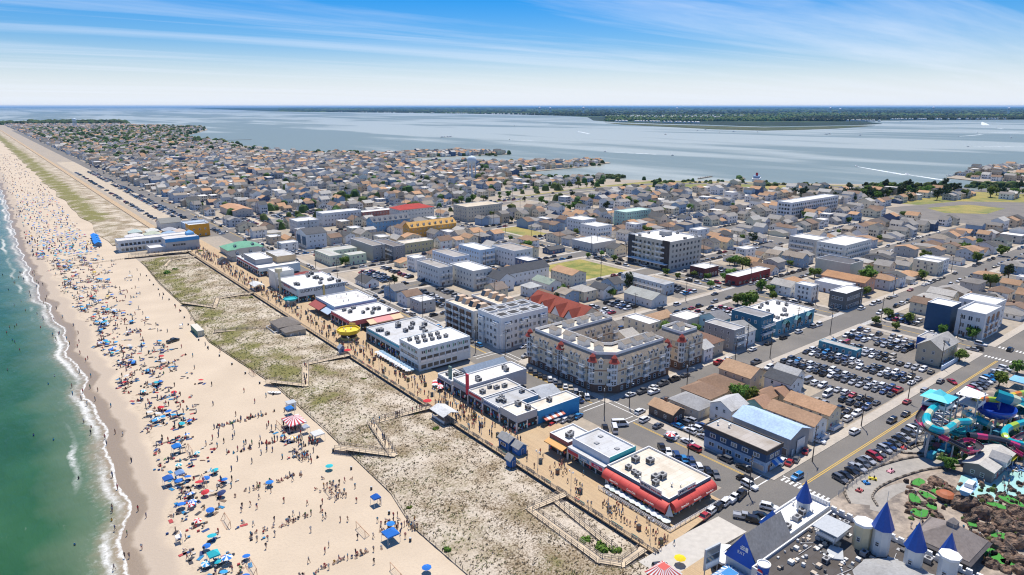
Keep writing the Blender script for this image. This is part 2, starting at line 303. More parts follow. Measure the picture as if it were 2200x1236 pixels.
main_px = [(585, 239.5), (640, 240.5), (760, 241.5), (900, 243), (1010, 244.5), (1100, 246), (1215, 249), (1262, 252), (1275, 259), (1330, 263), (1420, 266), (1520, 268), (1640, 272), (1760, 270), (1850, 268.5), (1895, 266), (1860, 262), (1900, 259), (2020, 258), (2200, 257), (2330, 257)]
MAIN = [P(*p) for p in main_px] + [(60000, 2000), (60000, 60000), (9000, 40000), (6800, 26000)]
tess(MAIN, 0.6, -1.2, 'mainland', M['wood_land'])
tess([P(*p) for p in [(1300, 264), (1420, 268), (1500, 270), (1640, 274), (1760, 272), (1850, 270), (1880, 270.5), (1800, 276), (1720, 279), (1640, 280.5), (1540, 278), (1440, 273), (1340, 268)]], .25, -1.0, 'marsh', M['marsh'])
# dunes between beach and boardwalk, and their long run up the coast
FENCE = [(60, 72), (129, 70), (145, 73), (189, 74), (235, 74), (268, 71), (301, 68), (330, 70), (360, 73), (425, 73), (483, 76)]
def fence_x(y):
    for (y0, x0), (y1, x1) in zip(FENCE, FENCE[1:]):
        if y <= y1: return x0 + (x1 - x0) * max(0, (y - y0)) / (y1 - y0)
    return 76
def dune_z(x, y, f):
    h = .25 + 1.1 * math.sin(min(1, max(0, f)) * math.pi) ** .7
    h *= .65 + .6 * (noise.noise((x / 9.0, y / 9.0, 0)) * .5 + .5)
    return .12 + h * .95 + .16 * noise.noise((x / 1.7, y / 1.7, 2))
def dunes(name, y0, y1, dy, xl, xr, nx, green):
    V = []; A = []; n = int((y1 - y0) / dy) + 1
    for i in range(n):
        yy = y0 + i * dy
        for j in range(nx + 1):
            f = j / nx; x = xl(yy) + (xr - xl(yy)) * f; V.append((x, yy, dune_z(x, yy, f))); A.append(green(f, x, yy))
    nn = nx + 1; Fc = [(i * nn + j, i * nn + j + 1, (i + 1) * nn + j + 1, (i + 1) * nn + j) for i in range(n - 1) for j in range(nx)]
    me = bpy.data.meshes.new(name); me.from_pydata(V, [], Fc); me.materials.append(M['dune']); at = me.attributes.new('green', 'FLOAT', 'POINT'); at.data.foreach_set('value', A)
    me.polygons.foreach_set('use_smooth', [True] * len(Fc)); me.update(); return tag(ob(name, me), kind='structure')
def near_green(f, x, y):
    g = (.25 if y > 210 else .08) + (.75 if y > 230 else .15 + .6 * max(0, (y - 150) / 80)) * max(0, .75 - abs(f - .22) * 1.5)
    return max(0, min(1, g + .5 * noise.noise((x / 7.0, y / 7.0, 9))))
dunes('dune', 60, 496, .9, fence_x, 107.2, 40, near_green)
dunes('dune_far', 566, 4200, 8, lambda y: 70 + 6 * noise.noise((y / 60.0, 0, 0)), 106 if True else 0, 14, lambda f, x, y: max(0, min(1, (1.2 if y > 700 else .45) * max(.15, 1 - abs(f - .25) * 1.7) + .3 * noise.noise((x / 9, y / 25, 5)))))
# promenade paving up the coast beyond the pier
mb = MB(); mb.box(107.5, 112.5, 560, 4300, .0, .5); struct('promenade', mb, M['deck'])
# ------------------------------------------------------------------ streets
SY = [78.0] + [142.7 + 62.7 * k for k in range(0, 48)]
AV = [(152.2, 7.2), (324.5, 6.5), (480.0, 7.0), (640.0, 6.5)]
def hw(k): return 7.2 if k == 0 else 6.0
def road(name, x0, x1, y0, y1, z, m): mb = MB(); mb.poly([(x0, y0, z), (x1, y0, z), (x1, y1, z), (x0, y1, z)]); return struct(name, mb, m)
def land_end(y):
    xs = [x for x in range(200, 1400, 20) if inside(x, y, ISLAND)]
    e = 200
    for x in range(200, 1400, 20):
        if not inside(x, y, ISLAND): break
        e = x
    return e
for k, yy in enumerate(SY[:20]):
    road('street', 140 if k == 0 else 146, min(land_end(yy) - 12, 700 if k < 9 else 640), yy - hw(k), yy + hw(k), .02, M['asphalt'])
for i, (xx, h) in enumerate(AV[:3]): road('avenue', xx - h, xx + h, 20 if i < 2 else 60, 3600 if i == 0 else 1500, .028, M['asphalt'])
def lines(name, rects, m, z=.04):
    mb = MB()
    for x0, x1, y0, y1 in rects: mb.poly([(x0, y0, z), (x1, y0, z), (x1, y1, z), (x0, y1, z)])
    o = struct(name, mb, m); return o
yl = [(163.6, 313, 79.15, 79.4), (163.6, 313, 78.6, 78.85)]
for k in range(1, 8): yl += [(166, 312, SY[k] - .06, SY[k] + .12)] if k in (3, 4) else []
for k in range(0, 12):
    a, b = SY[k] + hw(k) + 3.5, SY[k + 1] - hw(k + 1) - 3.5
    yl += [(155.2, 155.4, a, b), (155.65, 155.85, a, b), (324.2, 324.4, a, b), (324.6, 324.8, a, b), (479.9, 480.1, a, b)]
lines('centre_line', yl, M['yline'])
wl = []
def zebra(x0, x1, y0, y1, alongy):      # bars laid along the crossing's travel direction
    if alongy:
        n = int((y1 - y0) / 1.25)
        for i in range(n): wl.append((x0, x1, y0 + i * 1.25, y0 + i * 1.25 + .6))
    else:
        n = int((x1 - x0) / 1.25)
        for i in range(n): wl.append((x0 + i * 1.25, x0 + i * 1.25 + .6, y0, y1))
zebra(161.0, 163.0, 71.2, 85.0, True); zebra(315, 317.4, 71.2, 85.0, True); zebra(331.5, 333.9, 71.2, 85, True)
wl += [(163.4, 163.8, 79.5, 85)]
for yy in (86.3, 88.7): wl += [(148.5, 159, yy, yy + .35)]
for yy in (69.8, 67.4): wl += [(148.5, 159, yy, yy + .35)]
for k in (1, 2, 3, 4):
    for s in (-1, 1):
        for d in (.4, 2.8): wl += [(148.5, 159, SY[k] + s * (hw(k) + d), SY[k] + s * (hw(k) + d) + .3)]
        zebra(318.4, 330.6, SY[k] + s * (hw(k) + .5) - (2.4 if s < 0 else 0), SY[k] + s * (hw(k) + .5) + (0 if s < 0 else 2.4), False)
    wl += [(160, 160.3, SY[k] - 6, SY[k] + 6), (162.4, 162.7, SY[k] - 6, SY[k] + 6)]
lines('road_marking', wl, M['wline'], .046)
# pavements: a raised kerbed ring round each block
def ring(x0, x1, y0, y1, w_):
    mb = MB(); z = .14
    for a in ((x0, x1, y0, y0 + w_), (x0, x1, y1 - w_, y1), (x0, x0 + w_, y0 + w_, y1 - w_), (x1 - w_, x1, y0 + w_, y1 - w_)): mb.box(*a, 0, z)
    return struct('pavement', mb, M['concrete'])
BLOCKS = []
for k in range(0, 14):
    y0, y1 = SY[k] + hw(k), SY[k + 1] - hw(k + 1)
    for (xa, ha), (xb, hb) in zip(AV, AV[1:]):
        BLOCKS.append((xa + ha, xb - hb, y0, y1))
        if inview((xa + xb) / 2, (y0 + y1) / 2, 0, 600): ring(xa + ha, xb - hb, y0, y1, 3.2)
def patch(name, x0, x1, y0, y1, m, z=.012): return road(name, x0, x1, y0, y1, z, m)
OCC = []; NLOT = 0         # footprints already built on or kept clear: (x0, x1, y0, y1)
def keep(*r): OCC.append(r)
def free(x0, x1, y0, y1, g=.8):
    for a, b, c, d in OCC:
        if x0 < b + g and x1 > a - g and y0 < d + g and y1 > c - g: return False
    return True
LOTS = [(229, 311.5, 89, 133.5, 'lot'), (160.5, 190, 152.5, 140, 'x'), (174.3, 200, 343, 384, 'gravel'), (174.3, 200, 279, 321, 'lot'), (236, 262, 179, 200, 'gravel'), (228, 262, 218, 240, 'lot'), (262, 300, 176, 200, 'lot'), (286, 311, 217, 259, 'lot'),
        (333, 372, 232, 259, 'lot'), (174.3, 262, 592, 640, 'gravel'), (333, 352, 117, 134, 'darklot'), (163, 173, 111, 124, 'lot'), (209, 229, 89, 108, 'lot'), (172, 205, 404, 446, 'gravel'), (125, 155, 560, 660, 'lot'), (118, 156, 660, 1500, 'gravel')]
for x0, x1, y0, y1, m in LOTS:
    if m == 'x': continue
    patch('parking_lot', x0, x1, y0, y1, M[m]); keep(x0, x1, y0, y1)
NLOT = len(OCC)
patch('grass_lot', 272, 311, 275, 320, M['lawn'], .05); keep(271, 311, 274, 321); patch('grass_lot', 330, 356, 402, 446, M['yellowgrass'], .05); keep(330, 356, 400, 446)
# causeway, its verge and the ramps to the bridge
tess([P(*p) for p in [(1060, 432), (1130, 420), (1240, 405), (1400, 389), (1560, 391), (1800, 398), (2000, 404), (2200, 414), (2260, 420), (2260, 470), (2100, 450), (1900, 435), (1800, 428), (1720, 424), (1600, 408), (1400, 402), (1250, 412), (1160, 424), (1090, 438)]], .03, -.2, 'verge', M['yellowgrass'])
def ribbon(name, px, w_, z, m, flat=False):
    pts = [Vector((*P(*p), 0)) for p in px] if not flat else [Vector((*p, 0)) for p in px]; V = []
    for i, p in enumerate(pts):
        d = (pts[min(i + 1, len(pts) - 1)] - pts[max(i - 1, 0)]).normalized(); nrm = Vector((-d.y, d.x, 0))
        V += [(p.x + nrm.x * w_ / 2, p.y + nrm.y * w_ / 2, z), (p.x - nrm.x * w_ / 2, p.y - nrm.y * w_ / 2, z)]
    me = bpy.data.meshes.new(name); me.from_pydata(V, [], [(2 * i, 2 * i + 1, 2 * i + 3, 2 * i + 2) for i in range(len(pts) - 1)]); me.materials.append(m); return tag(ob(name, me), kind='structure')
ribbon('highway', [(1020, 452), (1110, 428), (1250, 408), (1400, 396), (1560, 394), (1750, 399), (1900, 405), (2060, 409), (2240, 418)], 17, .06, M['lot'])
ribbon('ramp', [(1880, 425), (1960, 420), (2040, 414), (2130, 408), (2240, 404)], 14, .07, M['lot'])
ribbon('ramp', [(1700, 410), (1830, 412), (1930, 414), (2010, 413)], 9, .08, M['lot'])
tess([P(*p) for p in [(1900, 447), (2060, 433), (2240, 436), (2240, 480), (2060, 480), (1960, 470)]], .04, -.2, 'vacant_lot', M['lot'])
tess([P(*p) for p in [(1990, 447), (2080, 440), (2160, 448), (2120, 460), (2030, 458)]], .06, -.2, 'vacant_grass', M['yellowgrass'])
# boardwalk deck
DZ = .9
mb = MB(); mb.prism([(108, 84.6), (119, 84.6), (138.6, 86.4), (138.6, 112), (135, 112), (135, 152), (127, 152), (127, 548), (108, 548)], DZ - .28, DZ); struct('boardwalk', mb, M['deck'])
mb = MB(); mb.prism([(100, 30), (112.4, 30), (112.4, 71), (123.6, 71), (123.6, 76.5), (104, 76.5), (101, 66)], DZ - .3, DZ); struct('pier_deck', mb, M['deck'])
mb = MB(); mb.add([(103, 76.5, DZ + .01), (121, 76.5, DZ + .01), (121, 84.6, DZ + .01), (103, 84.6, DZ + .01), (133, 76.5, .06), (133, 84.6, .06), (121, 76.5, 0), (121, 84.6, 0), (103, 76.5, 0), (103, 84.6, 0)], [(0, 1, 2, 3), (1, 4, 5, 2), (6, 4, 1), (7, 2, 5), (8, 6, 1, 0), (9, 3, 2, 7), (8, 0, 3, 9)]); struct('concrete_ramp', mb, M['paleconc'])
patch('parking_lot', 123.7, 147, 70.4, 92, M['asphalt'], .012)
# ------------------------------------------------------------------ building kit
M['siding'] = mat('painted_siding', (1, 1, 1), .75, n=(.7, .07), objcol=True, n2=(.15, .55, .85), col2=(.84, .83, .81))
M['roofing'] = mat('roofing', (1, 1, 1), .9, n=(1.6, .16), objcol=True, n2=(.22, .42, .8), col2=(.76, .74, .72))
def f_flat(t, b):
    p = scaled_pos(t, 1, 1); oi = t.nodes.new('ShaderNodeObjectInfo'); br = t.nodes.new('ShaderNodeTexBrick'); t.links.new(p, br.inputs['Vector']); br.inputs['Scale'].default_value = 1; br.inputs['Brick Width'].default_value = 9; br.inputs['Row Height'].default_value = 1.9; br.inputs['Mortar Size'].default_value = .05
    br.inputs['Color1'].default_value = (1, 1, 1, 1); br.inputs['Color2'].default_value = (.93, .92, .90, 1); br.inputs['Mortar'].default_value = (.74, .72, .69, 1)
    c = mmix(t, mrange(t, add_noise(t, .17, 5, p, .6), .46, .72, 0, .8), br.outputs[0], (.66, .61, .53)); c = mmix(t, mrange(t, add_noise(t, .55, 5, p, .7), .6, .72, 0, .6), c, (.46, .42, .37))
    n = t.nodes.new('ShaderNodeMix'); n.data_type = 'RGBA'; n.blend_type = 'MULTIPLY'; n.inputs[0].default_value = 1; t.links.new(c, n.inputs[6]); t.links.new(oi.outputs['Color'], n.inputs[7]); t.links.new(n.outputs[2], b.inputs['Base Color']); b.inputs['Roughness'].default_value = .85; b.inputs['Specular IOR Level'].default_value = .2
M['flatroof'] = band_mat('roof_membrane', f_flat)
def f_glass(t, b):
    oi = t.nodes.new('ShaderNodeObjectInfo'); r_ = oi.outputs['Random']; t.links.new(mmix(t, mrange(t, r_, .62, .95), mmix(t, mrange(t, r_, 0, .5), (.015, .02, .026), (.05, .065, .08)), (.30, .29, .26)), b.inputs['Base Color']); b.inputs['Roughness'].default_value = .12; b.inputs['Specular IOR Level'].default_value = .6
M['glass'] = band_mat('window_glass', f_glass); M['trim'] = mat('white_trim', (.74, .74, .73), .6)
M['paint'] = mat('coloured_paint', (1, 1, 1), .55, objcol=True, n=(1.1, .06)); M['brick'] = mat('brown_brick', (.19, .12, .085), .9, n=(3, .2))
M['shade'] = mat('painted_shade', (.05, .048, .048), .8, n=(1.5, .4)); M['acunit'] = mat('plant_unit_metal', (.33, .33, .33), .55, n=(3, .25))  # first one: dark colour standing in for shade inside shops, stands and roof wells
def m_win(style):
    b = MB()
    if style != 'bare':
        t = .09
        for a in ((-.5, .5, .5 - t, .5), (-.5, .5, -.5, -.5 + t), (-.5, -.5 + t, -.5 + t, .5 - t), (.5 - t, .5, -.5 + t, .5 - t)) + (((-.04, .04, -.5 + t, .5 - t),) if style == 'pair' else ((-.5 + t, .5 - t, -.03, .03),)):
            b.box(a[0], a[1], -.09, .0, a[2], a[3], 0)
    b.poly([(-.47, -.04, -.47), (.47, -.04, -.47), (.47, -.04, .47), (-.47, -.04, .47)], 1)
    return b.mesh('window_' + style, [M['trim'], M['glass']])
WIN = m_win('sash'); WINP = m_win('pair'); PANE = m_win('bare')
def m_door():
    b = MB(); b.box(-.5, .5, -.06, 0, 0, 1, 0); b.box(-.42, .42, -.09, -.06, .02, .96, 1); return b.mesh('door', [M['trim'], M['paint']])
DOOR = m_door()
def m_balc():      # unit balcony: 1 wide, 1 deep towards -Y, slab at z 0, rail to 1
    b = MB(); b.box(-.5, .5, -1, 0, -.14, 0, 0); b.box(-.5, .5, -1, -.95, .92, 1, 0); b.box(-.5, -.47, -.95, 0, .92, 1, 0); b.box(.47, .5, -.95, 0, .92, 1, 0)
    for i in range(9): b.box(-.5 + i * .12, -.47 + i * .12, -.99, -.96, 0, .92, 0)
    b.box(-.5, .5, -.955, -.945, .08, .8, 0)
    for y in (-.65, -.3): b.box(-.5, -.48, y - .02, y, 0, .92, 0); b.box(.48, .5, y - .02, y, 0, .92, 0)
    return b.mesh('balcony', [M['white']])
BALC = m_balc()
def m_ac():
    b = MB(); b.box(-.5, .5, -.5, .5, .12, 1, 0)
    for sx in (-.42, .36): b.box(sx, sx + .07, -.45, .45, 0, .12, 1)
    b.lathe([(.3, 1.0), (.3, 1.06), (.27, 1.06), (.27, 1.01), (.0, 1.01)], 10, 1); b.box(-.51, -.5, -.4, .4, .25, .85, 1); b.box(-.35, .35, -.51, -.5, .25, .6, 1)
    return b.mesh('air_conditioner', [M['acunit'], M['dark']])
ACM = m_ac()
def m_vent():
    b = MB(); b.lathe([(.16, 0), (.16, .7), (.34, .75), (.34, .95), (0, 1.05)], 8, 0); return b.mesh('roof_vent', [M['metal']])
VENT = m_vent()
def edge_items(parent, p, q, z, n, me, sx, sz, name='window', sy=1.0, color=None, off=0.0, skip=(), end=1.2):
    dx, dy = q[0] - p[0], q[1] - p[1]; L = math.hypot(dx, dy); dx /= L; dy /= L; rz = math.atan2(dy, dx)
    if n <= 0: return
    for i in range(n):
        if i in skip: continue
        s = end + (L - 2 * end) * (i + .5) / n
        ob(name, me, parent, (p[0] + dx * s + dy * off, p[1] + dy * s - dx * off, z), rz, color, (sx, sy, sz))
def text(parent, s, size, loc, face='x', color=(.7, .05, .05), sx=1.0, name='sign_lettering'):
    cu = bpy.data.curves.new(name, 'FONT'); cu.body = s; cu.size = size; cu.extrude = .04; cu.align_x = 'CENTER'; cu.align_y = 'CENTER'; cu.materials.append(M['paint'])
    tmp = ob(name, cu); dg = bpy.context.evaluated_depsgraph_get(); me = bpy.data.meshes.new_from_object(tmp.evaluated_get(dg)); bpy.data.objects.remove(tmp); bpy.data.curves.remove(cu)
    o = ob(name, me, parent, loc, color=color, scale=(sx, 1, 1)); o.rotation_euler = (math.pi / 2, 0, -math.pi / 2 if face == 'x' else 0) if face in ('x', 'y') else face
    return o
BCOUNT = [0]
def flat(label, x0, x1, y0, y1, H, wall=(.6, .58, .54), roof=(.74, .73, .71), floors=2, par=.45, nx=None, ny=None, ww=1.2, wh=1.4, win=None, ac=0, z0=0.0, name='building', cat='building', group=None, acs=1.7, g0=1.6, blind=False, door=True, kp=True, fh=None, vents=0):
    cx, cy = (x0 + x1) / 2, (y0 + y1) / 2; r = thing(name, label, cat, (cx, cy, z0), 0, group)
    a, b = (x1 - x0) / 2, (y1 - y0) / 2; H -= z0
    mb = MB(); T = H + par; k = .3
    for p, q in (((-a, -b), (a, -b)), ((a, -b), (a, b)), ((a, b), (-a, b)), ((-a, b), (-a, -b))): mb.poly([(*p, 0), (*q, 0), (*q, T), (*p, T)])
    I = [(-a + k, -b + k), (a - k, -b + k), (a - k, b - k), (-a + k, b - k)]; O = [(-a, -b), (a, -b), (a, b), (-a, b)]
    for i in range(4):
        j = (i + 1) % 4; mb.poly([(*O[i], T), (*O[j], T), (*I[j], T), (*I[i], T)], 1); mb.poly([(*I[i], H), (*I[i], T), (*I[j], T), (*I[j], H)], 1)
    ob('wall', mb.mesh('wall', [M['siding'], M['trim'] if par > .3 else M['siding']]), r, color=wall)
    mb = MB(); mb.poly([(*p, H) for p in I]); ob('roof', mb.mesh('roof', [M['flatroof']]), r, color=roof)
    if not blind:
        fh = fh or (H - .5) / floors; nx = nx if nx is not None else int((2 * a - 1) / 3.0); ny = ny if ny is not None else int((2 * b - 1) / 3.0)
        for f in range(floors):
            z = fh * f + g0 + .1
            edge_items(r, (-a, -b), (a, -b), z, nx, win or WIN, ww, wh); edge_items(r, (-a, b), (-a, -b), z, ny, win or WIN, ww, wh)
        if door: ob('door', DOOR, r, (-a * .55, -b - .02, 0), 0, (.2, .12, .1), (1.1, 1, 2.2)); ob('door', DOOR, r, (-a - .02, b * .3, 0), -math.pi / 2, (.2, .12, .1), (1.1, 1, 2.2))
    for i in range(ac):
        ob('air_conditioner', ACM, r, (random.uniform(-a + 1.8, a - 1.8), random.uniform(-b + 1.8, b - 1.8), H), random.choice((0, math.pi / 2)), None, (acs * random.uniform(.75, 1.1), acs * random.uniform(.75, 1.1), acs * random.uniform(.65, .95)))
    for i in range(vents): ob('roof_vent', VENT, r, (random.uniform(-a + 1, a - 1), random.uniform(-b + 1, b - 1), H), 0, None, random.uniform(.7, 1.2))
    if kp: keep(x0, x1, y0, y1)
    return r
def roof_mesh(a, b, H, rise, axis, kind, oh=.45, th=.16):
    mb = MB(); A, B = a + oh, b + oh; e = H - oh * rise / ((b if axis == 'x' else a)); Z = H + rise
    if kind == 'gable':
        pr = ([(-B, e), (0, Z), (B, e)] if axis == 'x' else [(-A, e), (0, Z), (A, e)]); ln = A if axis == 'x' else B
        for (s0, z0_), (s1, z1_) in zip(pr, pr[1:]):
            if axis == 'x': q = [(-ln, s0, z0_), (ln, s0, z0_), (ln, s1, z1_), (-ln, s1, z1_)]
            else: q = [(s1, -ln, z1_), (s1, ln, z1_), (s0, ln, z0_), (s0, -ln, z0_)]; q = [q[0], q[1], q[2], q[3]]
            up = [(x, y, z + th) for x, y, z in q]; n_ = (Vector(up[1]) - Vector(up[0])).cross(Vector(up[2]) - Vector(up[0]))
            if n_.z < 0: up.reverse(); q.reverse()
            mb.add(up + q, [(0, 1, 2, 3), (7, 6, 5, 4), (0, 4, 5, 1), (1, 5, 6, 2), (2, 6, 7, 3), (3, 7, 4, 0)])
    else:
        hr = max(0.0, (A - B)) if axis == 'x' else 0; hs_ = max(0.0, (B - A)) if axis != 'x' else 0
        p = [(-A, -B, e), (A, -B, e), (A, B, e), (-A, B, e)]
        if axis == 'x': r0, r1 = (-hr - .01, 0, Z), (hr + .01, 0, Z); fs = [(0, 1, 5, 4), (1, 2, 5), (2, 3, 4, 5), (3, 0, 4)]
        else: r0, r1 = (0, -hs_ - .01, Z), (0, hs_ + .01, Z); fs = [(0, 1, 4), (1, 2, 5, 4), (2, 3, 5), (3, 0, 4, 5)]
        mb.add(p + [r0, r1], fs); mb.add([(x, y, z - .15) for x, y, z in p] + p, [(0, 1, 5, 4), (1, 2, 6, 5), (2, 3, 7, 6), (3, 0, 4, 7), (3, 2, 1, 0)])
    return mb.mesh('roof', [M['roofing']])
_hc = {}
def house_meshes(a, b, H, rise, axis, kind):
    k = (round(a * 2), round(b * 2), round(H * 2), round(rise * 2), axis, kind)
    if k in _hc: return _hc[k]
    a, b, H, rise = (k[0] / 2, k[1] / 2, k[2] / 2, k[3] / 2); mb = MB(); mb.box(-a, a, -b, b, 0, H, bottom=False)
    if kind == 'gable':
        if axis == 'x':
            for s in (-a, a): mb.poly([(s, -b, H), (s, b, H), (s, 0, H + rise)][::1 if s > 0 else -1])
        else:
            for s in (-b, b): mb.poly([(-a, s, H), (a, s, H), (0, s, H + rise)][::1 if s < 0 else -1])
    _hc[k] = (mb.mesh('house_wall', [M['siding']]), roof_mesh(a, b, H, rise, axis, kind), a, b, H, rise); return _hc[k]
def m_chim():
    b = MB(); b.box(-.3, .3, -.4, .4, 0, 1.6); b.box(-.38, .38, -.48, .48, 1.6, 1.75); return b.mesh('chimney', [M['brick']])
CHIM = m_chim()
def m_dorm():
    b = MB(); b.box(-.8, .8, -1.2, 1.2, 0, 1.3, 0); b.add([(-.8, -1.2, 1.3), (.8, -1.2, 1.3), (0, -1.2, 2.1), (-1, -1.35, 1.2), (0, -1.35, 2.15), (1, -1.35, 1.2), (-1, 1.2, 1.2), (0, 1.2, 2.15), (1, 1.2, 1.2)], [(0, 1, 2), (3, 4, 7, 6), (4, 5, 8, 7)], [0, 1, 1]); b.box(-.45, .45, -1.25, -1.2, .3, 1.15, 2)
    return b.mesh('dormer', [M['trim'], M['roofing'], M['glass']])
DORM = m_dorm()
def house(label, cx, cy, sx, sy, H, rise=2.0, axis='x', kind='gable', wall=(.7, .69, .66), roof=(.2, .2, .21), floors=1, group=None, name='house', cat='house', wins=True, chim=False, dorm=0, kp=True, porch=False, z0=0.0):
    wm_, rm_, a, b, H, rise = house_meshes(sx / 2, sy / 2, H, rise, axis, kind)
    r = thing(name, label, cat, (cx, cy, z0), 0, group); ob('wall', wm_, r, color=wall); ro = ob('roof', rm_, r, color=roof)
    if wins:
        fh = H / floors
        for f in range(floors):
            z = fh * f + min(1.65, fh * .6); edge_items(r, (-a, -b), (a, -b), z, max(2, int(2 * a / 3.4)), WIN, 1.0, 1.25); edge_items(r, (-a, b), (-a, -b), z, max(2, int(2 * b / 3.4)), WIN, 1.0, 1.25)
        ob('door', DOOR, r, (-a * .5, -b - .02, 0), 0, random.choice([(.5, .08, .06), (.1, .2, .4), (.6, .6, .58)]), (1.0, 1, 2.1))
        if porch: ob('porch', BALC, r, (0, -b, .5), 0, None, (2 * a * .8, 1.8, 1.0))
    if chim: ob('chimney', CHIM, ro, (a * .4, b * .3, H + rise * .5))
    for i in range(dorm):
        if axis == 'y': ob('dormer', DORM, ro, (-a * .55, -b + 2 * b * (i + .5) / dorm, H + rise * .25), -math.pi / 2, roof)
        else: ob('dormer', DORM, ro, (-a + 2 * a * (i + .5) / dorm, -b * .55, H + rise * .25), 0, roof)
    if kp: keep(cx - a, cx + a, cy - b, cy + b)
    return r
def house_px(label, px, py, zroof, sx, sy, H, **k):
    c = P(px, py, zroof); return house(label, c[0], c[1], sx, sy, H, **k)
TAN = (.46, .30, .185); BRN = (.24, .155, .105); GRY = (.30, .30, .295); DRK = (.085, .09, .10); LGR = (.46, .46, .45); REDR = (.34, .085, .055)
WHT = (.82, .81, .78); CRM = (.68, .61, .46); BEI = (.60, .50, .37); BLU = (.32, .45, .60); NVY = (.035, .075, .16); TEA = (.10, .27, .38); GWL = (.42, .42, .41); YEL = (.66, .52, .24); PBL = (.53, .68, .76)
def awning(parent, p, q, z, depth, drop, color, name='awning', stripes=None):
    dx, dy = q[0] - p[0], q[1] - p[1]; L = math.hypot(dx, dy); rz = math.atan2(dy, dx); mb = MB(); n = max(1, int(L / 1.2)) if stripes else 1
    for i in range(n):
        u0, u1 = L * i / n, L * (i + 1) / n; m = i % 2
        mb.add([(u0, 0, 0), (u1, 0, 0), (u1, -depth, -drop), (u0, -depth, -drop), (u0, -depth, -drop - .3), (u1, -depth, -drop - .3), (u0, 0, -.1), (u1, 0, -.1), (u0, -depth, -drop - .1), (u1, -depth, -drop - .1)], [(3, 2, 1, 0), (4, 5, 2, 3), (6, 7, 9, 8)], m)
    mb.poly([(0, 0, 0), (0, -depth, -drop), (0, -depth, -drop - .3), (0, 0, -.1)]); mb.poly([(L, 0, 0), (L, 0, -.1), (L, -depth, -drop - .3), (L, -depth, -drop)])
    return ob(name, mb.mesh(name, [M['paint'], M['white']]), parent, (p[0], p[1], z), rz, color)
def board(parent, p, q, z, h, color, off=.12, name='sign_board', frame=True):
    dx, dy = q[0] - p[0], q[1] - p[1]; L = math.hypot(dx, dy); mb = MB(); mb.box(0, L, -off, 0, 0, h, 0)
    if frame: mb.box(.1, L - .1, -off - .04, -off, .1, h - .1, 1)
    return ob(name, mb.mesh(name, [M['trim'] if frame else M['paint'], M['paint']]), parent, (p[0], p[1], z), math.atan2(dy, dx), color)
def shopfront(parent, p, q, h, n=None, z=0.0):
    """shop bays as dark slabs painted like shaded openings, with piers, and goods hung out"""
    dx, dy = q[0] - p[0], q[1] - p[1]; L = math.hypot(dx, dy); n = n or max(2, int(L / 4)); rz = math.atan2(dy, dx); ux, uy = dx / L, dy / L
    bay = MB(); bw = L / n; bay.box(.25, bw - .25, -.06, -.02, .1, h, 0); bme = bay.mesh('shop_bay', [M['shade']])  # solid slab, the inner shade is painted as its dark colour
    pr = MB(); pr.box(-.16, .16, -.25, 0, 0, h + .1); pme = pr.mesh('pier', [M['trim']])
    for i in range(n): ob('shop_bay', bme, parent, (p[0] + ux * bw * i, p[1] + uy * bw * i, z), rz)
    for i in range(n + 1): ob('pier', pme, parent, (p[0] + ux * bw * i, p[1] + uy * bw * i, z), rz)
    g = MB()
    for i in range(int(L * 1.6)):
        u = random.uniform(.4, L - .5); zz = random.uniform(.2, h - 1.1); c = random.choice([(.7, .7, .68), (.1, .2, .5), (.6, .08, .08), (.1, .45, .55), (.7, .4, .1), (.05, .05, .06), (.75, .72, .6)])
        g.box(u, u + random.uniform(.25, .7), -.35, -.12, zz, zz + random.uniform(.4, 1.0), 0, c=c)
    o = ob('shop_goods', g.mesh('shop_goods', [M['goods']]), parent, (p[0], p[1], z), rz); o['kind'] = 'stuff'
M['goods'] = mat('shop_goods', (1, 1, 1), .8, tint=True)
# ------------------------------------------------------------------ seaward row of shops on the boardwalk
def shop(label, x0, x1, y0, y1, H, wall, roof=(.74, .73, .71), ac=3, side=True, aw=None, sign=None, **k):
    r = flat(label, x0, x1, y0, y1, H, wall, roof, blind=True, ac=ac, z0=DZ, name='shop', cat='shop', **k); a, b = (x1 - x0) / 2, (y1 - y0) / 2
    shopfront(r, (-a, b), (-a, -b), min(3.0, H - DZ - 1.4)); 
    if side: shopfront(r, (-a, -b), (-a + min(9, 2 * a), -b), min(2.8, H - DZ - 1.4))
    if aw: awning(r, (-a, b), (-a, -b), min(4.0, H - DZ - .6), 2.2, .7, aw)
    if sign: board(r, (-a, b * .9), (-a, -b * .9), H - DZ - 1.0, 1.2, sign)
    return r
r = flat('bar and grill with flat cream roof and red barrel awnings', 121, 138, 91, 112, 6.0, (.10, .19, .25), (.70, .64, .54), blind=True, z0=DZ, name='bar', cat='bar', par=.5, ac=0, vents=4)
for lx, ly, s in ((-3.5, -2, 1.9), (-1.5, -2.6, 1.9), (2, 4.5, 1.9), (-.5, 7.5, 1.9), (-5, 6, 1.5), (-5.8, 2, 1.5), (-5.2, -3.5, 1.6), (-5.5, 3.6, 1.3)): ob('air_conditioner', ACM, r, (lx, ly, 5.1), 0, None, (s, s * .85, s * .8))
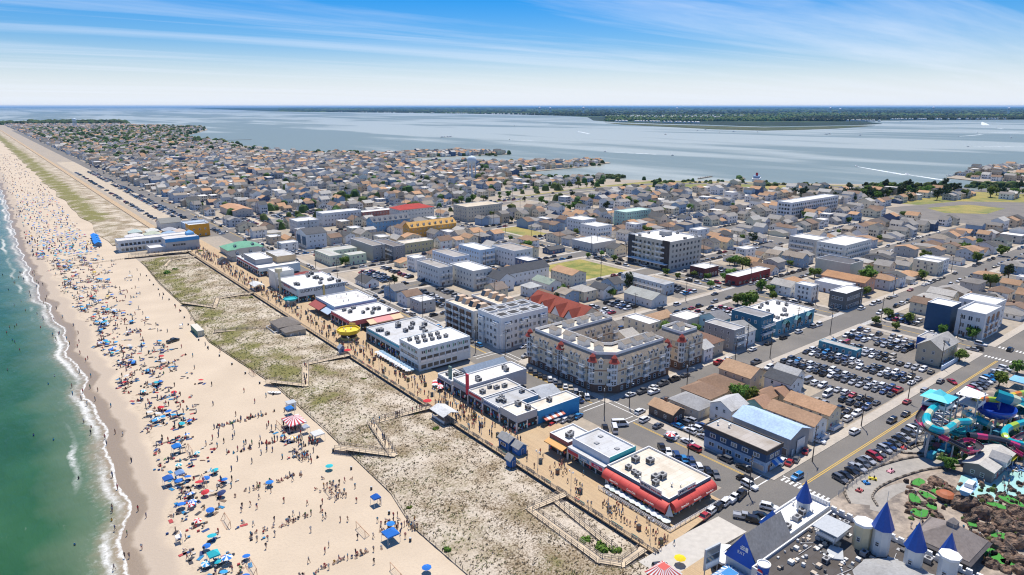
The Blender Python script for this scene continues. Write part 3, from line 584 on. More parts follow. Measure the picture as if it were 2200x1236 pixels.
def barrel(parent, L, rad, loc, rz, n=8):
    mb = MB(); seg = max(1, int(L / 3))
    for s in range(seg):
        u0, u1 = L * s / seg + .02, L * (s + 1) / seg - .02
        pts = [(-math.sin(i / n * math.pi / 2) * rad * 1.25, math.cos(i / n * math.pi / 2) * rad) for i in range(n + 1)] + [(-rad * 1.25, -.5)]
        for (ya, za), (yb, zb) in zip(pts, pts[1:]): mb.add([(u0, ya, za), (u0, yb, zb), (u1, yb, zb), (u1, ya, za)], [(0, 1, 2, 3)])
    for u in (0, L): mb.poly([(u, 0, 0)] + [(u, -math.sin(i / n * math.pi / 2) * rad * 1.25, math.cos(i / n * math.pi / 2) * rad) for i in range(n + 1)] + [(u, -rad * 1.25, -.5)])
    return ob('barrel_awning', mb.mesh('barrel_awning', [M['paint']]), parent, loc, rz, (.60, .085, .07))
a, b = 8.5, 10.5
aw1 = barrel(r, 21.5, 1.6, (-a, b, 3.1), -math.pi / 2); aw2 = barrel(r, 16.8, 1.6, (-a + .4, -b, 3.1), 0)
mb = MB(); mb.add([(0, 0, 2.6), (-1.6, -.2, 0), (-.2, -1.6, 0), (.25, .25, 0)], [(0, 1, 2), (0, 2, 3), (0, 3, 1)]); ob('awning_corner', mb.mesh('awning_corner', [M['steel']]), r, (-a - .9, -b - .9, 2.4))
for k in range(3): text(r, "Coca-Cola", .7, (-a - 2.06, 6 - k * 6, 3.3), 'x', (.8, .75, .72))
for k in range(3): text(r, "Coca-Cola", .7, (-4.6 + k * 5, -b - 2.06, 3.3), 'y', (.8, .75, .72))
for f, p, q in (('x', (-a, -1.2), (-a, -8.2)), ('y', (-5.2, -b), (1.8, -b))):
    board(r, p, q, 5.15, 1.5, (.72, .70, .66)); m = ((p[0] + q[0]) / 2, (p[1] + q[1]) / 2)
    off = (-.22, 0) if f == 'x' else (0, -.22)
    text(r, "JIMBO'S", .95, (m[0] + off[0], m[1] + off[1] + (1.5 if f == 'x' else 0), 5.95), f, (.04, .06, .14)) if f == 'x' else text(r, "JIMBO'S", .95, (m[0] - 1.5, m[1] + off[1], 5.95), f, (.04, .06, .14))
    text(r, "BAR & GRILL", .62, (m[0] + off[0], m[1] - 2.0, 5.75), f, (.6, .06, .08)) if f == 'x' else text(r, "BAR & GRILL", .62, (m[0] + 2.0, m[1] + off[1], 5.75), f, (.6, .06, .08))
shopfront(r, (-a, b), (-a, -b), 2.6); shopfront(r, (-a, -b), (a, -b), 2.6)
# patio fence and its parasols
pf = thing('patio_fence', 'white patio fence round the bar terrace on the boardwalk', 'fence', (117.2, 87.2, DZ))
mb = MB(); mb.box(-.05, .05, -.05, .05, 0, 1.15); postm = mb.mesh('post', [M['white']])
for p, q in (((0, 24), (0, 0)), ((0, 0), (19.5, 0))):
    L = math.hypot(q[0] - p[0], q[1] - p[1]); n = int(L / 1.8)
    for i in range(n + 1): ob('post', postm, pf, (p[0] + (q[0] - p[0]) * i / n, p[1] + (q[1] - p[1]) * i / n, 0))
    for z in (.35, .75, 1.1): mb = MB(); mb.box(min(p[0], q[0]) - .03, max(p[0], q[0]) + .03, min(p[1], q[1]) - .03, max(p[1], q[1]) + .03, z - .07, z + .07); ob('rail', mb.mesh('rail', [M['white']]), pf)
def m_parasol(mats, n=8, rr=1.5, h=2.3, tilt=.55):
    b = MB(); b.lathe([(rr, h - tilt), (rr * .5, h - tilt * .38), (.03, h)], n, [0, 1]); b.lathe([(rr * .98, h - tilt - .04), (.03, h - .06)][::-1], n, [0, 1]); return b.mesh('canopy', mats)
pol = MB(); pol.tube((0, 0, 0), (0, 0, 2.3), .04, 5); POLE = pol.mesh('pole', [M['white']])
M['fabric'] = mat('canvas', (1, 1, 1), .8, objcol=True, n=(2, .05)); M['wfabric'] = mat('white_canvas', (.76, .76, .74), .8)
CAN1 = m_parasol([M['fabric'], M['fabric']]); CAN2 = m_parasol([M['fabric'], M['wfabric']])
def parasol(label, x, y, z, color, striped=False, s=1.0, group=None, tilt=(0, 0), rz=0.0, name='parasol'):
    r = thing(name, label, 'umbrella', (x, y, z), rz, group); r.rotation_euler = (tilt[0], tilt[1], rz); r.scale = (s, s, s); ob('pole', POLE, r); ob('canopy', CAN2 if striped else CAN1, r, color=color); return r
for i in range(12): parasol('cream and green patio parasol, %s from the corner in the bar terrace' % nth(i), 118.6 + .15 * (i % 2), 89.6 + i * 1.75, DZ, [(.72, .74, .66), (.62, .70, .62), (.70, .72, .74)][i % 3], i % 2 == 1, .82, 'parasols on the bar terrace')
r = shop('long shop with grey roof, teal end wall and sign fascia by the bar', 122.5, 133, 112.6, 127.2, 7.3, (.52, .57, .64), (.55, .56, .57), ac=0, side=False, vents=0)
mb = MB(); mb.box(-5.2, 5.25, -.14, -.02, 4.6, 6.95); ob('teal_fascia', mb.mesh('teal_fascia', [M['paint']]), r, (0, -7.3, 0), 0, (.03, .34, .38))
mb = MB(); mb.box(0, 14.6, -1.9, 0, 0, .18); mb.box(0, 14.6, -1.9, -1.75, -1.7, 0); cn = ob('canopy', mb.mesh('canopy', [M['flatroof']]), r, (-5.25, 7.3, 4.5), -math.pi / 2, (.60, .61, .62))
for i, (u, L, c) in enumerate(((7.1, 4.4, (.42, .05, .07)), (2.4, 4.2, (.10, .25, .42)), (-2.4, 4.4, (.45, .02, .10)))): board(r, (-7.16, u), (-7.16, u - L), 2.95, 1.3, c, off=.1)
text(r, 'PIZZA', .8, (-7.34, -4.6, 3.6), 'x', (.8, .75, .7)); text(r, 'SHIRTS', .7, (-7.34, .3, 3.6), 'x', (.8, .8, .8))
for x, y in ((2.2, 3.4), (-1.6, 1.2), (.6, -4.6)): mb = MB(); mb.box(-.6, .6, -.6, .6, 0, .3); ob('skylight', mb.mesh('skylight', [M['acunit']]), r, (x, y, 6.4))
r = shop('small white roofed gift shop with an orange awning', 121.5, 131, 128, 136, 5.8, (.30, .12, .11), ac=2, aw=(.66, .36, .12))
r = shop('corner shop with cream roof at the end of the joined row', 120.5, 129, 150.5, 159, 5.9, (.45, .47, .48), (.72, .68, .60), ac=2)
r2 = flat('low flat building with a bright blue painted mural wall', 129.3, 147.5, 150.3, 157, 5.0, (.05, .30, .58), (.70, .65, .56), blind=True, ac=1, z0=0, name='shop', cat='shop')
aw_ = awning(r2, (-7.5, -3.35), (1, -3.35), 2.9, 2.0, .5, (.55, .16, .1), stripes=True)
shop('grey flat roofed boardwalk shop next to the corner shop', 120.5, 137, 159.4, 168.4, 5.4, (.38, .42, .47), (.47, .48, .49), ac=4, side=False, sign=(.12, .2, .35))
shop('narrow arcade with tan patched roof in the joined row', 120.5, 137.2, 168.8, 177.2, 5.6, (.40, .40, .41), (.60, .57, .52), ac=4, side=False, sign=(.5, .06, .08))
house('small grey cottage behind the joined shops', 142.3, 163, 8.4, 9.5, 4.2, 1.9, 'x', wall=(.56, .58, .6), roof=(.42, .44, .46))
r = shop('long white roofed arcade with grey parapet in the joined row', 121, 147, 177.8, 187.2, 6.6, (.40, .41, .45), (.74, .72, .68), ac=4, side=False, sign=(.22, .34, .42))
pyl = MB(); pyl.box(-.25, .25, -.7, .7, 0, 7.5); p_ = ob('sign_pylon', pyl.mesh('sign_pylon', [M['paint']]), r, (-13.3, -4.6, 3), 0, (.6, .03, .07))
r = shop('low boardwalk stand with cluttered roof beside the car park', 121, 128.5, 188, 197.5, 4.9, (.5, .5, .48), (.66, .64, .6), ac=3, sign=(.2, .3, .4))
pyl = MB(); pyl.box(-.3, .3, -.8, .8, 0, 4.5); p_ = ob('sign_pylon', pyl.mesh('sign_pylon', [M['paint']]), r, (-2, -1, 4), 0, (.16, .26, .24))
house('long blue grey gabled hall behind the boardwalk stand', 138.2, 192.6, 17.5, 9, 4.4, 2.6, 'x', wall=(.62, .63, .64), roof=(.23, .29, .37))
r = flat('white roofed three storey restaurant with green panels and rows of roof units', 122, 146, 212.5, 227.5, 10.0, (.62, .67, .69), (.78, .78, .77), floors=3, blind=True, z0=DZ, name='restaurant', cat='restaurant', par=.3)
for i in range(10): ob('air_conditioner', ACM, r, (-9.5 + (i % 5) * 3.1 + (0 if i < 5 else 1.2), (3.5 if i < 5 else -1) - (i % 5) * .2, 9.1), 0, None, (1.5, 1.5, 1.3))
for f, (p, q) in enumerate((((-12, -7.5), (12, -7.5)), ((-12, 7.5), (-12, -7.5)))):
    n = 8 if f == 0 else 5
    edge_items(r, p, q, 7.5, n, WINP, 1.9, 1.3, end=.6); edge_items(r, p, q, 4.6, n, PANE, 2.5, 2.1, end=.6, name='opening'); edge_items(r, p, q, 1.6, n, PANE, 2.4, 1.6, end=.6, skip=(6, 7))
    edge_items(r, p, q, 3.55, n, BALC, 2.6, 1.0, name='balcony', sy=.25, end=.6); edge_items(r, p, q, 7.5, n, PANE, .1, .1, name='panel_stud', end=.6)
    pm = MB(); pm.box(-.5, .5, -.05, 0, -.5, .5); pme = pm.mesh('panel', [M['paint']])
    edge_items(r, p, q, 7.5, n, pme, .7, 1.6, name='panel', color=(.14, .33, .24), end=2.0)
shop('wide grey roofed arcade crowded with roof units', 123, 149, 228, 259, 6.2, (.40, .50, .56), (.56, .57, .58), ac=14, side=False, sign=(.05, .36, .5), acs=2.0)
r = shop('diner with white roof and red and cream terrace canopy', 122, 147, 272.5, 294, 5.5, (.50, .13, .13), (.76, .75, .73), ac=9, sign=(.5, .05, .08))
aw_ = awning(r, (-5, -10.75), (12.5, -10.75), 4.4, 4.2, 1.2, (.66, .46, .27)); awning(r, (-1.5, -10.8), (7, -10.8), 4.5, 4.0, 1.15, (.62, .23, .22), name='awning_panel')
for k in range(8): ob('terrace_rail', BALC, r, (-4 + k * 2.2, -13.6, .2), 0, None, (2.2, .2, 1.0))
r = shop('long arcade with pale blue side wall and ribbed roof', 124.5, 147, 295.5, 318, 6.6, (.42, .58, .72), (.70, .69, .67), ac=0, vents=9, side=False)
awning(r, (-11.2, 11.2), (-11.2, -2), 4.9, 4.2, 1.9, (.36, .09, .07), name='shingled_awning'); awning(r, (-11.2, -2.4), (-11.2, -11), 4.4, 3.6, 1.6, (.45, .55, .68), name='shingled_awning')
r = shop('large white roofed arcade with big black name lettering', 121.5, 147.5, 334, 364.5, 7.4, (.62, .64, .66), (.80, .80, .79), ac=13, sign=(.2, .22, .3), acs=2.0)
text(r, "LUCKY LEO'S", 2.2, (-5.6, -15.45, 5.5), 'y', (.03, .03, .04), .95); text(r, "LUCKY LEO'S", 2.2, (7.2, -15.45, 5.5), 'y', (.03, .03, .04), .85); text(r, "LUCKY LEO'S", 1.6, (-13.3, 0, 5.5), 'x', (.5, .05, .08))
mb = MB(); mb.box(-.5, .5, -.35, 0, 0, 7.4); ob('pilaster', mb.mesh('pilaster', [M['paint']]), r, (.9, -15.25, 0), 0, (.66, .5, .2))
mb = MB(); mb.box(-.5, .5, -.5, .5, 0, 12); mb.lathe([(1.9, 12), (1.9, 14), (0, 14)], 10); ob('sign_tower', mb.mesh('sign_tower', [M['paint']]), r, (-14.2, 8, 0), 0, (.66, .6, .42))
flat('tall white block beside the big arcade', 121, 132, 366.5, 377, 10.5, (.70, .68, .63), (.78, .77, .75), blind=True, z0=0, ac=1); house('red roofed restaurant behind the big arcade', 140.5, 374, 15, 13, 4.5, 2.6, 'x', 'hip', wall=(.6, .5, .42), roof=(.26, .065, .06))
shop('long white roofed row of boardwalk shops', 124, 149, 402, 447, 5.6, (.55, .66, .70), (.78, .77, .75), ac=8, sign=(.45, .08, .1)); flat('windowless tan upper hall above the white row of shops', 138, 149.5, 410, 431, 9.5, (.66, .50, .30), (.55, .55, .54), blind=True, z0=5.2, kp=False); flat('white upper storey above the long row of boardwalk shops', 125.5, 136, 413, 436, 8.6, (.35, .36, .38), (.78, .77, .75), blind=True, z0=5.2, kp=False)
house('dark hip roofed boardwalk pavilion with a small white gable', 136, 459.5, 26, 13, 4.6, 3.6, 'x', 'hip', wall=(.32, .34, .36), roof=(.13, .135, .145), dorm=3); house('green roofed boardwalk restaurant', 138, 482, 24, 19, 5, 3.4, 'x', 'hip', wall=(.6, .58, .5), roof=(.17, .40, .27), dorm=2)
# yellow octagonal refreshment stand
yc = P(750, 727, DZ); r = thing('refreshment_stand', 'yellow octagonal refreshment stand in the middle of the boardwalk', 'stand', (yc[0], yc[1], DZ)); keep(yc[0] - 5, yc[0] + 5, yc[1] - 5, yc[1] + 5)
mb = MB(); mb.lathe([(3.4, 0), (3.4, 2.6)], 8, 0, ph=.39); ob('wall', mb.mesh('wall', [M['shade']]), r); mb = MB(); mb.lathe([(3.8, 2.5), (5.0, 3.0), (5.2, 4.5), (4.8, 4.5), (4.8, 3.8), (0, 3.85)], 8, 0, ph=.39); ob('roof', mb.mesh('roof', [M['paint']]), r, color=(.76, .56, .05))
mb = MB(); mb.lathe([(3.7, .0), (3.7, 1.0), (3.3, 1.0)], 8, 0, ph=.39); ob('counter', mb.mesh('counter', [M['paint']]), r, color=(.6, .5, .2)); mb = MB(); mb.box(-.1, .1, -1.4, 1.4, 0, 1.3); ob('sign_board', mb.mesh('sign_board', [M['paint']]), r, (3.6, 3.6, 4.2), .8, (.7, .55, .2))
for i in range(4): ob('roof_vent', VENT, r, (random.uniform(-2, 2), random.uniform(-2, 2), 3.7))
tcx = P(625, 655, DZ); r = thing('kiosk', 'teal and blue octagonal kiosk outside the big arcade', 'kiosk', (tcx[0], tcx[1], DZ))
mb = MB(); mb.lathe([(2.7, 0), (2.7, 2.7)], 8, 0, ph=.39); ob('wall', mb.mesh('wall', [M['paint']]), r, color=(.30, .36, .42)); mb = MB(); mb.lathe([(2.8, 2.6), (3.6, 2.9), (3.6, 3.6), (3.2, 3.6), (3.2, 3.2), (0, 3.3)], 8, [0, 0, 1, 1], ph=.39); ob('roof', mb.mesh('roof', [M['paint'], bpy.data.materials.get('coloured_paint')]), r, color=(.03, .42, .45)); mb = MB(); mb.lathe([(2.78, .9), (2.78, 2.0)], 8, 0, ph=.39); ob('serving_hatch', mb.mesh('serving_hatch', [M['glass']]), r)
def booth(label, px, py, sx, sy, h, wall, roof, name='booth', cat='booth', rise=1.0, axis='y'):
    c = P(px, py, DZ); r = house(label, c[0], c[1], sx, sy, h, rise, axis, wall=wall, roof=roof, name=name, cat=cat, wins=False, z0=DZ)
    ob('serving_hatch', WINP, r, (-sx / 2 - .02, 0, 1.5), -math.pi / 2, None, (sy * .5, 1, 1.1)); ob('door', DOOR, r, (0, -sy / 2 - .02, 0), 0, (.05, .12, .3), (.9, 1, 2.0)); return r
booth('larger bright blue boardwalk booth with grey gabled roof', 1091, 960, 3.4, 5.2, 3.0, (.035, .16, .48), GRY); booth('smaller blue booth joined to the larger blue booth', 1116, 973, 2.8, 3.0, 2.5, (.035, .16, .48), GRY); booth('narrow blue hut beside the boardwalk railing', 1098, 1000, 1.6, 2.4, 2.6, (.03, .14, .42), GRY)
booth('dark octagonal gazebo far along the boardwalk', 481, 566, 5, 5, 2.6, (.2, .2, .21), (.10, .105, .11), rise=1.6); booth('blue ticket hut by the railing near the yellow stand', 734, 758, 1.6, 1.8, 2.3, (.25, .36, .5), (.35, .42, .5))
def shelter(label, px, py, sx, sy, h, roofc, deckz=1.0):
    c = P(px, py, 0); r = thing('shelter', label, 'shelter', (c[0], c[1], 0)); mb = MB(); mb.box(-.09, .09, -.09, .09, 0, h); pm = mb.mesh('post', [M['wood']])
    for x in (-1, 0, 1):
        for y in (-1, 1): ob('post', pm, r, (x * (sx / 2 - .3), y * (sy / 2 - .3), 0))
    mb = MB(); mb.box(-sx / 2, sx / 2, -sy / 2, sy / 2, deckz - .2, deckz); ob('floor', mb.mesh('floor', [M['wood']]), r); ob('roof', roof_mesh(sx / 2, sy / 2, h, .9, 'y', 'gable'), r, color=roofc); ob('railing', BALC, r, (-sx / 2 + .3, 0, deckz), -math.pi / 2, None, (sy, .2, 1)); return r
shelter('white roofed timber shelter over the dune by the boardwalk', 955, 905, 5.2, 7.5, 3.8, (.60, .61, .60)); shelter('pale roofed shelter beside the far boardwalk railing', 553, 625, 5, 9, 3.8, (.62, .63, .62))
r = house('grey hip roofed comfort station on stilts above the dune', 100.5, 296, 10, 11, 4.2, 2.4, 'y', 'hip', wall=(.30, .28, .26), roof=(.21, .185, .16), floors=1); r2 = house('smaller tan hip roofed hut in front of the comfort station', 100.5, 286.2, 9, 6.5, 3.4, 1.6, 'x', 'hip', wall=(.40, .35, .28), roof=(.215, .19, .165)); ob('balcony', BALC, r, (-5, 0, 1.2), -math.pi / 2, None, (11, 2.2, 1.0))
# ------------------------------------------------------------------ hotels and houses inland, placed one by one
def outline_hotel(label, pts, H, wall, band, inset=1.9, floors=4, turrets=(), edges=(), pent=(), name='hotel', base=True):
    cx = sum(p[0] for p in pts) / len(pts); cy = sum(p[1] for p in pts) / len(pts); r = thing(name, label, 'hotel', (cx, cy, 0)); Q = [(x - cx, y - cy) for x, y in pts]; n = len(Q); e = H - 2.6
    def ins(d):
        out = []
        for i in range(n):
            p0, p1, p2 = (Vector((*Q[(i + k) % n], 0)) for k in (-1, 0, 1)); d1 = (p1 - p0).normalized(); d2 = (p2 - p1).normalized(); n1_ = Vector((-d1.y, d1.x, 0)); n2_ = Vector((-d2.y, d2.x, 0)); bis = n1_ + n2_
            out.append((p1.x + bis.x * d / (1 + n1_.dot(n2_)), p1.y + bis.y * d / (1 + n1_.dot(n2_))))
        return out
    I = ins(inset)
    from mathutils.geometry import tessellate_polygon
    mb = MB()
    for i in range(n): j = (i + 1) % n; mb.poly([(*Q[i], 3.2 if base else 0), (*Q[j], 3.2 if base else 0), (*Q[j], e), (*Q[i], e)])
    ob('wall', mb.mesh('wall', [M['siding']]), r, color=wall)
    if base:
        mb = MB()
        for i in range(n): j = (i + 1) % n; mb.poly([(*Q[i], 0), (*Q[j], 0), (*Q[j], 3.2), (*Q[i], 3.2)])
        ob('brick_base', mb.mesh('brick_base', [M['brick']]), r)
    O = ins(-.3); mb = MB()
    for i in range(n): j = (i + 1) % n; mb.poly([(*O[i], e), (*O[j], e), (*I[j], H), (*I[i], H)])
    ob('mansard_roof', mb.mesh('mansard_roof', [M['roofing']]), r, color=band)
    mb = MB(); zt = H - .35
    tri = tessellate_polygon([[Vector((x, y, 0)) for x, y in I]])
    for a_, b_, c_ in tri:
        T = [(*I[k], zt) for k in (a_, b_, c_)]; nn_ = (Vector(T[1]) - Vector(T[0])).cross(Vector(T[2]) - Vector(T[0])); mb.poly(T if nn_.z > 0 else T[::-1])
    ob('roof_terrace', mb.mesh('roof_terrace', [M['flatroof']]), r, color=(.72, .66, .56))
    mb = MB(); mb.box(-.5, .5, -.05, .05, 0, .95); mb.box(-.5, .5, -.08, .08, .95, 1.05); fm = mb.mesh('terrace_fence', [M['white']])
    for i in range(n):
        j = (i + 1) % n; L = math.dist(I[i], I[j]); ob('terrace_fence', fm, r, ((I[i][0] + I[j][0]) / 2, (I[i][1] + I[j][1]) / 2, H), math.atan2(I[j][1] - I[i][1], I[j][0] - I[i][0]), None, (L, 1, 1))
    fh = (e - 3.0) / (floors - 1)
    for i, step, balc in edges:
        p, q = Q[i], Q[(i + 1) % n]; L = math.dist(p, q); k = max(1, int(L / step)); bi = [m for m in range(k) if m % 3 == 1] if balc else []
        for f in range(floors):
            z = 1.7 if f == 0 else 3.2 + fh * (f - 1) + 1.35
            edge_items(r, p, q, z, k, WINP if f else WIN, 1.5 if f else 1.2, 1.5 if f else 1.7, end=.8)
            if f and balc: edge_items(r, p, q, z - 1.2, k, BALC, 2.7, 1.0, name='balcony', sy=1.3, end=.8, skip=[m for m in range(k) if m not in bi])
        if balc: edge_items(r, p, q, 3.2 + fh * (floors - 1) - 1.2 + 1.0, k, DORM, .95, .9, name='dormer', color=band, off=-.6, end=.8, skip=[m for m in range(k) if m in bi])
        mb = MB(); mb.box(-.5, .5, -.06, 0, 0, .35); sm = mb.mesh('string_course', [M['paint']])
        for zc in (3.2, 3.2 + fh * 2 - .4): dx, dy = q[0] - p[0], q[1] - p[1]; ob('string_course', sm, r, ((p[0] + q[0]) / 2, (p[1] + q[1]) / 2, zc), math.atan2(dy, dx), (.34, .19, .12) if zc > 4 else (.7, .68, .62), (L, 1, 1))
    tm = MB(); tm.lathe([(2.0, 0), (1.35, 1.0), (.9, 1.8), (1.1, 1.85), (.45, 2.6), (0, 3.1)], 8); tme = tm.mesh('turret', [M['roofing']]); bm_ = MB(); bm_.lathe([(1.3, 0), (1.3, 1)], 8); bme = bm_.mesh('bay', [M['trim']])
    for x, y in turrets: ob('turret', tme, r, (x - cx, y - cy, e + .4), 0, (.36, .075, .055)); bo = ob('bay', bme, r, (x - cx, y - cy, 3.4), 0, None, (1, 1, e - 3.0)); [ob('window', WIN, bo, (1.22 * math.cos(t_), 1.22 * math.sin(t_), .12 + .25 * f), t_ + math.pi / 2, None, (.9, 1, 1.5 / (e - 3.0))) for f in range(4) for t_ in (-2.75, -1.96)]
    pw = MB(); pw.box(-1.9, 1.9, -1.6, 1.6, 0, 2.2, bottom=False); pw.poly([(-1.9, -1.6, 2.2), (-1.9, 0, 3.1), (-1.9, 1.6, 2.2)]); pw.poly([(1.9, -1.6, 2.2), (1.9, 1.6, 2.2), (1.9, 0, 3.1)]); pwm = pw.mesh('penthouse', [M['siding']]); prm = roof_mesh(1.9, 1.6, 2.2, .9, 'x', 'gable', .25, .1)
    for x, y, rz in pent: o = ob('penthouse', pwm, r, (x - cx, y - cy, zt), rz, (.7, .69, .66)); ob('penthouse_roof', prm, o, color=band); ob('door', DOOR, o, (0, -1.62, 0), 0, (.6, .6, .6), (.9, 1, 2))
    xs = [p[0] for p in pts]; ys_ = [p[1] for p in pts]; keep(min(xs), max(xs), min(ys_), max(ys_)); return r
outline_hotel('large beige hotel with red turrets and white balconies on the street corner', [(162, 158.5), (168.5, 152.5), (197, 152.5), (197, 164.5), (176, 164.5), (174.5, 166), (174.5, 183), (201, 183), (201, 195), (162, 195)], 14.0, (.70, .58, .42), (.30, .26, .215),
    turrets=((162.5, 159.5), (167.3, 153.4), (162.2, 176), (162.5, 194.5), (195.8, 153)), edges=((9, 3.0, True), (0, 3, True), (1, 3.0, True), (6, 3.2, True), (4, 4, False)), pent=[(168, 162, .8), (168.3, 170, 1.57), (168.3, 178, 1.57), (168.3, 186, 1.57), (178, 158.4, 0), (184.5, 158.4, 0), (191, 158.4, 0), (178, 189, 0), (186, 189, 0), (194, 189, 0)])
outline_hotel('smaller beige hotel block with one red turret beyond the driveway', [(204, 152.5), (217.5, 152.5), (217.5, 166), (204, 166)], 14.0, (.70, .58, .42), (.30, .26, .215), turrets=((204.6, 153),), edges=((0, 3, True), (3, 3.2, False)), pent=[(210, 159, 0)], name='hotel')
house('low brown hip roofed block in the hotel courtyard', 187, 174, 17, 13, 5.6, 2.6, 'x', 'hip', wall=(.58, .49, .36), roof=(.25, .215, .175), floors=2)
# white hotel with roof wells
r = flat('white four storey hotel with dark square wells on its roof', 163, 189, 214, 231, 13.2, (.80, .79, .77), (.60, .59, .57), floors=4, nx=9, ny=6, par=.9, ww=1.5, wh=1.7, win=WINP, name='hotel', cat='hotel')
for i in range(8):
    mb = MB(); mb.box(-2.5, 2.5, -2.3, 2.3, 0, .7, 0); mb.box(-2.15, 2.15, -1.95, 1.95, .7, .72, 1); ob('roof_well', mb.mesh('roof_well', [M['trim'], M['shade']]), r, (-9.2 + (i % 4) * 6.1, -4 if i < 4 else 4.6, 13.3))  # dark sheet on a raised box, painted as the shade down a well
mb = MB(); mb.box(-1.7, 1.7, -.9, 0, .1, 11.6); bym = mb.mesh('bay', [M['trim']]); edge_items(r, (-13, -8.5), (13, -8.5), 0, 5, bym, 1, 1, 'bay', end=.4, skip=(1, 3)); edge_items(r, (-13, 8.5), (-13, -8.5), 0, 3, bym, 1, 1, 'bay', end=.4, skip=(1,))
for z in (1.8, 5, 8.2, 10.6): edge_items(r, (-13, -9.4), (13, -9.4), z, 5, WINP, 1.8, 1.5, end=.4, skip=(1, 3)); edge_items(r, (-13.9, 8.5), (-13.9, -8.5), z, 3, WINP, 1.8, 1.5, end=.4, skip=(1,))
mb = MB(); mb.box(-11.5, 11.5, -1.1, 1.1, 0, .25); ob('roof_channel', mb.mesh('roof_channel', [M['acunit']]), r, (0, .3, 13.25))
for z in (3.6, 6.8, 10.0): edge_items(r, (-13, -8.5), (13, -8.5), z, 6, BALC, 3.0, 1.0, 'balcony', 1.4, end=1.5, skip=(1, 4)); edge_items(r, (-13, 8.5), (-13, -8.5), z, 3, BALC, 3.0, 1.0, 'balcony', 1.4, end=1.5, skip=(1,))
for k in range(2):
    r = flat(('brown and white townhouse row with four roof stair sheds facing the avenue', 'second townhouse row with stair sheds behind the first')[k], (162, 177)[k], (173, 188)[k], 233, 256, 12.0, (.66, .64, .6), (.68, .6, .48), floors=4, nx=3, ny=8, par=.7, ww=1.6, wh=1.9, win=PANE, name='townhouse_row', cat='townhouses')
    mb = MB(); mb.box(-1.5, 1.5, -.5, 0, .2, 11.6); pm = mb.mesh('brick_pier', [M['brick']]); edge_items(r, (-5.5, 11.5), (-5.5, -11.5), 0, 4, pm, 1.0, 1.0, 'brick_pier', end=.4)
    for z in (3, 6, 9): edge_items(r, (-5.5, 11.5), (-5.5, -11.5), z, 8, BALC, 2.2, 1.0, 'balcony', 1.0, end=.5)
    sm = MB(); sm.add([(-2.4, -1.4, 0), (2.4, -1.4, 0), (2.4, 1.4, 0), (-2.4, 1.4, 0), (2.4, -1.4, 2.4), (2.4, 1.4, 2.4), (-1.0, -1.4, 2.4), (-1.0, 1.4, 2.4)], [(0, 1, 4, 6), (1, 2, 5, 4), (2, 3, 7, 5), (3, 0, 6, 7), (6, 4, 5, 7)], [0, 0, 0, 1, 0]); sme = sm.mesh('stair_shed', [M['paint'], M['glass']])
    for i in range(4): ob('stair_shed', sme, r, (1, -8.4 + i * 5.6, 12), 0, (.62, .46, .32))
r = house('long cream apartment house with dark red roof and cross gables', 203, 219, 17, 36, 9.5, 5.0, 'y', wall=(.66, .60, .48), roof=(.30, .075, .05), floors=3, name='apartment_house', cat='apartments')
gm = MB(); gm.add([(-4, -3, 0), (-4, 3, 0), (-4, 0, 4.2), (4, 0, 4.2), (4.0, -3, 0), (4.0, 3, 0), (-4.4, -3.6, -.3), (-4.4, 0, 4.5), (-4.4, 3.6, -.3), (4, -3.6, -.3), (4, 0, 4.5), (4, 3.6, -.3)], [(1, 0, 2), (6, 9, 10, 7), (7, 10, 11, 8)], [0, 1, 1]); gme = gm.mesh('cross_gable', [M['trim'], M['roofing']])
for i in range(4): ob('cross_gable', gme, r, (-5, -13.2 + i * 8.8, 9.4), 0, (.30, .075, .05))
for z in (3, 6): edge_items(r, (-8.5, 18), (-8.5, -18), z, 8, BALC, 3.4, 1.0, 'balcony', 1.3)
# big modern apartment block
r = flat('large modern apartment block with white roof and dark glazed corner', 332, 364, 262, 296, 17.5, (.58, .54, .47), (.80, .80, .79), floors=5, nx=8, ny=9, par=.8, ac=6, ww=1.8, wh=1.7, win=PANE, name='apartment_block', cat='apartments')
for yy, cc in ((14.5, (.05, .055, .07)), (-14, (.06, .05, .05))): mb = MB(); mb.box(-.6, 0, -2.6, 2.6, .2, 18.6); ob('dark_bay', mb.mesh('dark_bay', [M['paint']]), r, (-16.1, yy, 0), 0, cc)
for z in (3.6, 7, 10.4, 13.8): edge_items(r, (-16, 17), (-16, -17), z, 7, BALC, 3.6, 1.0, 'balcony', 1.0, end=3.5, skip=(2, 4)); 
mb = MB(); mb.box(-3.4, 0, -16.5, 16.5, 3.6, 4.0); ob('entrance_canopy', mb.mesh('entrance_canopy', [M['trim']]), r, (-16, 0, 0)); mb = MB(); mb.box(-3, 3, -3, 3, 0, 2.6); ob('plant_room', mb.mesh('plant_room', [M['acunit']]), r, (4, 3, 17.5))
flat('small dark red brick building with white roof across from the apartment block', 333.5, 347, 236, 247, 5.5, (.16, .06, .055), (.76, .75, .72), floors=1, nx=4, ny=3, ww=1.8, wh=2, name='shop', cat='shop')
flat('long low store with dark red facade and white roof', 332.5, 366, 213, 221, 5.2, (.30, .055, .05), (.78, .76, .73), floors=1, nx=9, ny=2, name='shop', cat='shop', ww=2.2, wh=1.6, win=PANE)
r = flat('wide white roofed market hall with teal walls and many roof units', 270, 303, 151.5, 173, 6.4, (.14, .36, .46), (.80, .79, .76), floors=1, nx=8, ny=4, ac=16, par=.5, name='market_hall', cat='hall', ww=2, wh=2, acs=1.5)
for i in range(3): edge_items(r, (-16, -10.8), (16, -10.8), 3.4, 3, DORM, 2.2, 1.6, 'canopy_gable', 1.4, (.24, .5, .55))
